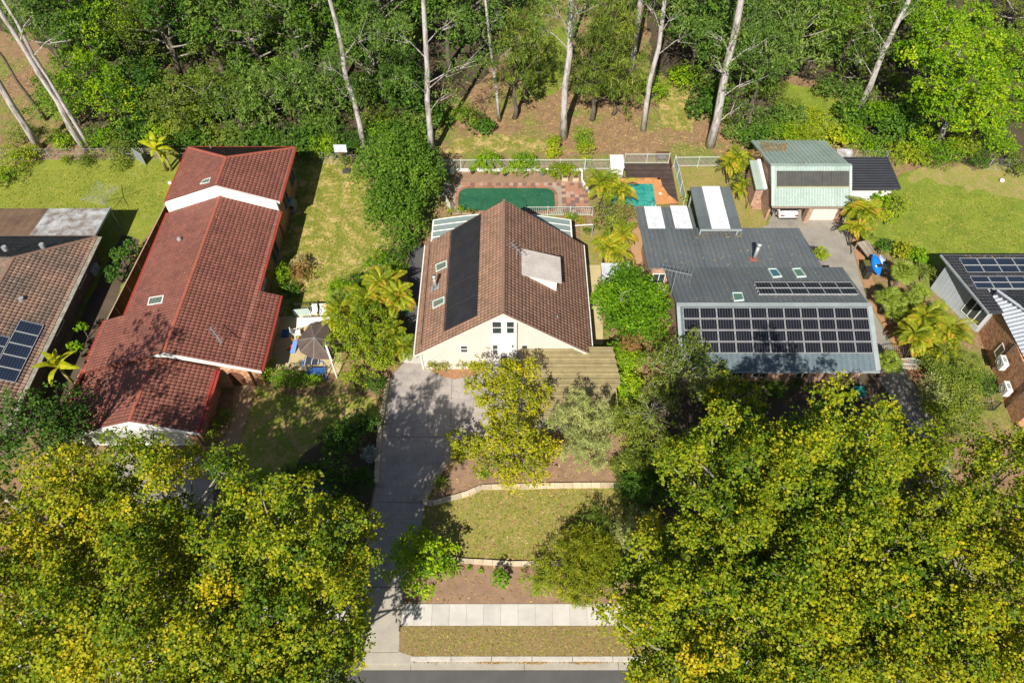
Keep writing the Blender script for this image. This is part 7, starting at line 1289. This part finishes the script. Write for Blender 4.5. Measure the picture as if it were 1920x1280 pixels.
# the forest
FG = 'forest trees behind the houses'
kinds = dict(e=(L_EUC, 'narrow', 'mid green gum-leaved'), d=(L_DARK, 'broad', 'deep green dense'), o=(L_OLIVE, 'fine', 'dull olive'), b=(L_BRIGHT, 'fine', 'fresh green feathery'), l=(L_LIME, 'fine', 'lime green'), w=(L_OLIVE, 'weep', 'weeping olive'))
F = [(150, 235, 6.5, 2.6, 'b', 'beside the twin pale trunks'), (195, 215, 8, 2.8, 'b', 'just behind the left wire fence'), (240, 240, 7, 2.6, 'b', 'above the wire gate'), (290, 225, 7, 2.6, 'd', 'behind the banana plant'), (345, 240, 6, 2.5, 'o', 'above the raised red roof corner'), (400, 235, 7, 2.8, 'o', 'behind the ridge of the raised red roof'), (455, 240, 6, 2.4, 'e', 'behind the middle of the raised red roof'), (510, 235, 7, 2.7, 'e', 'behind the far corner of the raised red roof'), (565, 230, 8, 2.8, 'e', 'beside the basketball hoop trees'), (620, 225, 8, 2.6, 'e', 'in front of the leaning trunk'), (720, 215, 9, 3., 'e', 'above the dense green tree'), (765, 220, 8, 2.6, 'd', 'touching the dense green tree'),
    (130, 140, 11, 2.8, 'e', 'in the left forest beyond the clearing'), (200, 150, 12, 3.4, 'd', 'second row above the left fence'), (270, 150, 13, 3.5, 'b', 'second row above the wire gate'), (345, 155, 13, 3.5, 'o', 'second row above the red roof corner'), (420, 150, 14, 3.8, 'd', 'second row above the red ridge'), (495, 155, 13, 3.6, 'e', 'second row behind the red house middle'), (570, 150, 14, 3.8, 'e', 'second row near the leaning trunk'), (645, 150, 13, 3.4, 'd', 'dark one beside the leaning trunk'), (730, 145, 14, 3.8, 'e', 'between leaning and rough trunks'), (845, 130, 13, 3.2, 'd', 'behind the shaded clearing'), (890, 120, 14, 3.2, 'e', 'above the shaded clearing'),
    (965, 222, 9, 1.9, 'w', 'in front of the thin pale trunk'), (985, 190, 10, 2.0, 'w', 'drooping at the shaded clearing'), (1110, 225, 9.5, 2.3, 'w', 'beside the straight thick trunk'), (1150, 215, 8.5, 2.3, 'w', 'between straight and slender trunks'), (1130, 165, 12, 2.5, 'w', 'rising behind the other weeping ones'),
    (1290, 150, 11, 2.8, 'd', 'between slender and thick trunks'), (1270, 95, 13, 3., 'd', 'dark one behind the slender trunk'), (1350, 175, 11, 2.8, 'e', 'in front of the thick pale trunk'), (1405, 205, 9, 3.0, 'e', 'in front of the green garage ridge'), (1450, 170, 11, 3.2, 'e', 'behind the green garage'), (1510, 130, 12, 3.4, 'b', 'beyond the green clearing'), (1570, 130, 12, 3.2, 'o', 'beside the dark leaning trunk'), (1600, 170, 8, 2.2, 'o', 'under the dark leaning trunk'), (1440, 100, 14, 3.6, 'e', 'high above the green garage'), (1370, 90, 14, 3.5, 'e', 'high beside the thick pale trunk'), (1655, 120, 12, 3., 'd', 'between leaning trunk and the huge lime tree'),
    (60, 60, 10, 3., 'e', 'at the top left above the clearing'), (10, 30, 12, 3.4, 'e', 'in the very top left corner'), (160, 50, 13, 3.5, 'd', 'far row in the left forest'), (330, 60, 14, 3.6, 'b', 'far row fresh crown above the red house'), (250, 60, 12, 3., 'd', 'far row beside the reddish trunk'), (420, 60, 14, 3.8, 'e', 'far row left of the middle'), (510, 55, 14, 3.8, 'e', 'far row behind the pale deep trunk'), (600, 60, 14, 3.8, 'e', 'far row between two deep trunks'), (690, 60, 15, 4., 'e', 'far row above the dense green tree'), (780, 55, 15, 3.8, 'd', 'far row behind the rough trunk'), (870, 50, 14, 3.6, 'e', 'far row above the clearing'), (950, 40, 13, 3.2, 'e', 'far row beside the sunny gap'), (1130, 60, 13, 3.4, 'o', 'far row behind the weeping trees'), (1170, 30, 13, 3., 'e', 'far row beside the patchy trunk'), (1240, 45, 13, 3.2, 'e', 'far row behind the slender trunk'), (1330, 35, 14, 3.6, 'd', 'far row behind the thick trunk'), (1420, 35, 15, 4., 'e', 'far row above the green garage'), (1510, 45, 14, 4., 'b', 'far row beyond the green clearing'), (1590, 40, 14, 3.6, 'd', 'far row behind the leaning trunk'), (1680, 40, 12, 3.2, 'd', 'far row touching the huge lime tree'), (1890, 60, 8, 2.6, 'o', 'sparse one in the top right corner'), (1910, 150, 7, 2.6, 'l', 'at the right frame edge')]
for i, (px, py, H, r, k, ph) in enumerate(F):
    lm, lf, ad = kinds[k]; tree(px, py, H * (1 if H < 9 else 1.18), r * 1.42, lm, lf, f'{ad} forest tree {ph}', 'forest_tree', seed=500 + i, n=30 if H > 9 else 22, dens=.66, clump=.46, lowf=.05 if H < 9 else .22, gold=[-.14, 0, .1, -.06, .05][i % 5], scale=1.25 if lf != 'weep' else 1.4, group=FG, lobes=.35, spread=.6, flat=1.05 if k != 'w' else 1.3, twig=TWIG if k in 'eo' else None, limbs=.012)
FAR = ['above the left clearing', 'above the twin pale trunks', 'far left of the red ridge', 'left of the reddish trunk', 'above the raised red roof', 'above the red ridge', 'beyond the leaning trunk', 'left of the rough trunk', 'beyond the shaded clearing', 'above the sunny gap', 'above the weeping trees', 'behind the slender trunk', 'behind the thick pale trunk', 'beyond the green garage', 'above the green clearing', 'left of the huge lime tree', 'beside the huge lime tree']
for i, px in enumerate(range(-40, 1960, 125)): 
    b = P(px, -22 - (i % 3) * 14); lm, lf, ad = kinds['edeobd'[i % 6]]
    tree(0, 0, 13 + i % 3, 4.2, lm, lf, f'{ad} tree at the far forest edge {FAR[i % 17]}', 'forest_tree', seed=700 + i, at=(b.x, b.y), n=14, dens=.38, clump=.7, lowf=.1, scale=1.8, limbs=.01, group='far edge of the forest', lobes=.3, flat=1.1)
# the huge lime tree
B = P(1795, 255); bl = []
for x, y, z_, r in ((1760, 60, 9, 2.6), (1720, 110, 8, 2.3), (1800, 120, 9, 2.8), (1850, 90, 8.5, 2.5), (1750, 170, 6.5, 2.4), (1830, 180, 7, 2.6), (1880, 150, 7, 2.3), (1790, 225, 5, 2.0), (1860, 235, 4.5, 2.0), (1730, 40, 9, 2.), (1820, 40, 9, 2.), (1900, 205, 5, 2.)): c = P(x, y, z_); bl.append((tuple(c), (r, r, r * .7)))
rg_ = random.Random(9); bl = [q for c, r in bl for q in boughs(c, r[0] * 1.0, .7, 9, rg_, -.2, (.36, .5), 1, 1.)]
plant('lime_tree', 'huge feathery lime green tree beyond the big lawn', 'tree', P(1760, 262), bl, L_BRIGHT, 'fine', 1.1, .38, .3, GUM, None, 171, 1.5, limbs=.002, lobes=.25, gold=.08)

tree(0, 0, 19, 2.7, L_EUC, 'broad', 'tall tree outside the left frame edge whose shadow lies on the red roof', seed=180, at=(-30.0, 18.0), n=6, dens=.5, clump=.6, lowf=.6, tr=.3, tm=GUM, limbs=.2, lobes=.5, scale=1.3)

BU = 'bushes along the rear boundary'
for i, (px, py, r, k, ph) in enumerate(((185, 262, 1.6, 'b', 'between the twin trunks and the wire gate'), (225, 270, 1.5, 'o', 'just above the wire gate'), (255, 245, 1.8, 'd', 'in front of the second forest row at the gate'), (330, 250, 1.8, 'o', 'above the banana plants'), (300, 255, 1.6, 'b', 'behind the tall banana plant'), (375, 262, 1.7, 'd', 'behind the left hip of the raised roof'), (415, 262, 1.8, 'o', 'behind the ridge of the raised roof'), (455, 262, 1.8, 'e', 'behind the vent pipe roof slope'), (495, 262, 1.8, 'd', 'behind the right hip of the raised roof'), (535, 265, 1.8, 'e', 'behind the far roof corner'), (570, 262, 1.7, 'd', 'beside the ferny bush'), (640, 262, 1.7, 'e', 'between hoop and leaning trunk'), (600, 240, 1.8, 'e', 'above the ferny bush'), (700, 262, 1.6, 'e', 'touching the dense green tree from behind'), (745, 250, 1.7, 'd', 'between dense tree and forest'), (785, 262, 1.5, 'd', 'at the foot of the rough trunk'), (780, 230, 1.8, 'e', 'behind the rough trunk'), (820, 215, 1.5, 'd', 'in the shadow left of the clearing'), (1385, 245, 1.5, 'e', 'beside the stump trunk'), (1420, 255, 1.5, 'd', 'behind the mossy garage ridge'), (1440, 228, 1.8, 'e', 'second behind the garage'), (1490, 250, 1.3, 'l', 'at the right end of the garage ridge'), (1600, 255, 1.4, 'b', 'below the dark leaning trunk'), (1660, 240, 1.8, 'd', 'in the shade beside the huge lime tree'), (1700, 230, 1.8, 'd', 'under the huge lime tree'), (1590, 215, 1.7, 'd', 'beyond the bright clearing edge'), (1350, 215, 1.2, 'o', 'beside the thick pale trunk'), (1480, 215, 1.6, 'e', 'at the clearing behind the garage'), (1730, 262, 1.6, 'b', 'at the foot of the huge lime tree'), (1810, 275, 1.6, 'l', 'under the right side of the huge lime tree'), (1870, 275, 1.8, 'b', 'near the leaning trunks by the right fence'), (40, 255, 1.3, 'o', 'at the foot of the thick pale trunk'), (120, 265, 1.0, 'b', 'low between the gum trunks'), (900, 235, 1.2, 'd', 'low in the shaded clearing'))):
    lm, lf, ad = kinds[k]; shrub(px, py, r, lm, lf, f'{ad} bush {ph}', h=r * .7, n=4, dens=.75, scale=1.2, group=BU, clump=.42)


UG = 'understorey shrubs in the dense forest'; rg_ = random.Random(77); used = set()
BX = [(150, 'near the twin pale trunks'), (215, 'above the wire gate'), (280, 'above the banana plant'), (345, 'over the left hip of the raised roof'), (410, 'over the raised red ridge'), (475, 'over the right hip of the raised roof'), (540, 'left of the basketball hoop'), (605, 'behind the basketball hoop'), (670, 'around the leaning gum trunk'), (735, 'above the dense green tree'), (1280, 'right of the slender trunk'), (1350, 'beside the thick pale trunk'), (1410, 'above the green garage'), (1540, 'left of the dark leaning trunk'), (1610, 'behind the dark leaning trunk'), (1670, 'beside the huge lime tree')]
while len(used) < 52:
    x0_, ph = rg_.choice(BX); row = rg_.choice([(50, 110, 'far back'), (110, 170, 'midway back'), (170, 240, 'close')]) if x0_ < 1200 or x0_ > 1500 else rg_.choice([(40, 110, 'far back'), (110, 190, 'midway back')]); k = rg_.choice('edobe'); lm, lf, ad = kinds[k]
    lab = f'low {ad} shrub {row[2]} {ph}'
    if lab in used: continue
    used.add(lab); shrub(x0_ + rg_.uniform(0, 60), rg_.uniform(row[0], row[1]), rg_.uniform(1.3, 2.2), lm, lf, lab, name='forest_shrub', h=rg_.uniform(.9, 1.8), n=4, dens=.7, scale=1.35, group=UG, clump=.5, seed=900 + len(used))

tree(0, 0, 4.4, 2.3, L_LIME, 'fine', 'lime green tree filling the gap between patio and cane palms', 'golden_tree', seed=190, at=tuple(P(672, 600, 2.6)[:2]), n=22, dens=.75, clump=.3, lowf=.1, limbs=.02, gold=-.2)
tree(0, 0, 4.0, 1.9, L_LIME, 'fine', 'lime green tree between cane palms and upper driveway', 'golden_tree', seed=191, at=tuple(P(715, 640, 2.2)[:2]), n=20, dens=.75, clump=.3, lowf=.1, limbs=.02, gold=-.25)
for px, py, r, k, ph in ((640, 545, 1.1, 'b', 'at the lawn corner beside the grey green palms'), (675, 530, 1.0, 'd', 'under the palms nearest the patchy lawn'), (720, 590, 1.2, 'd', 'under the cane palms in the middle of the cluster'), (630, 615, .9, 'e', 'leaning over the white beam'), (745, 505, .9, 'b', 'between the strappy shrub and the highest cane palm')):
    lm, lf, ad = kinds[k]; shrub(px, py, r, lm, 'fine', f'{ad} shrub {ph}', h=r, n=4, dens=.9)
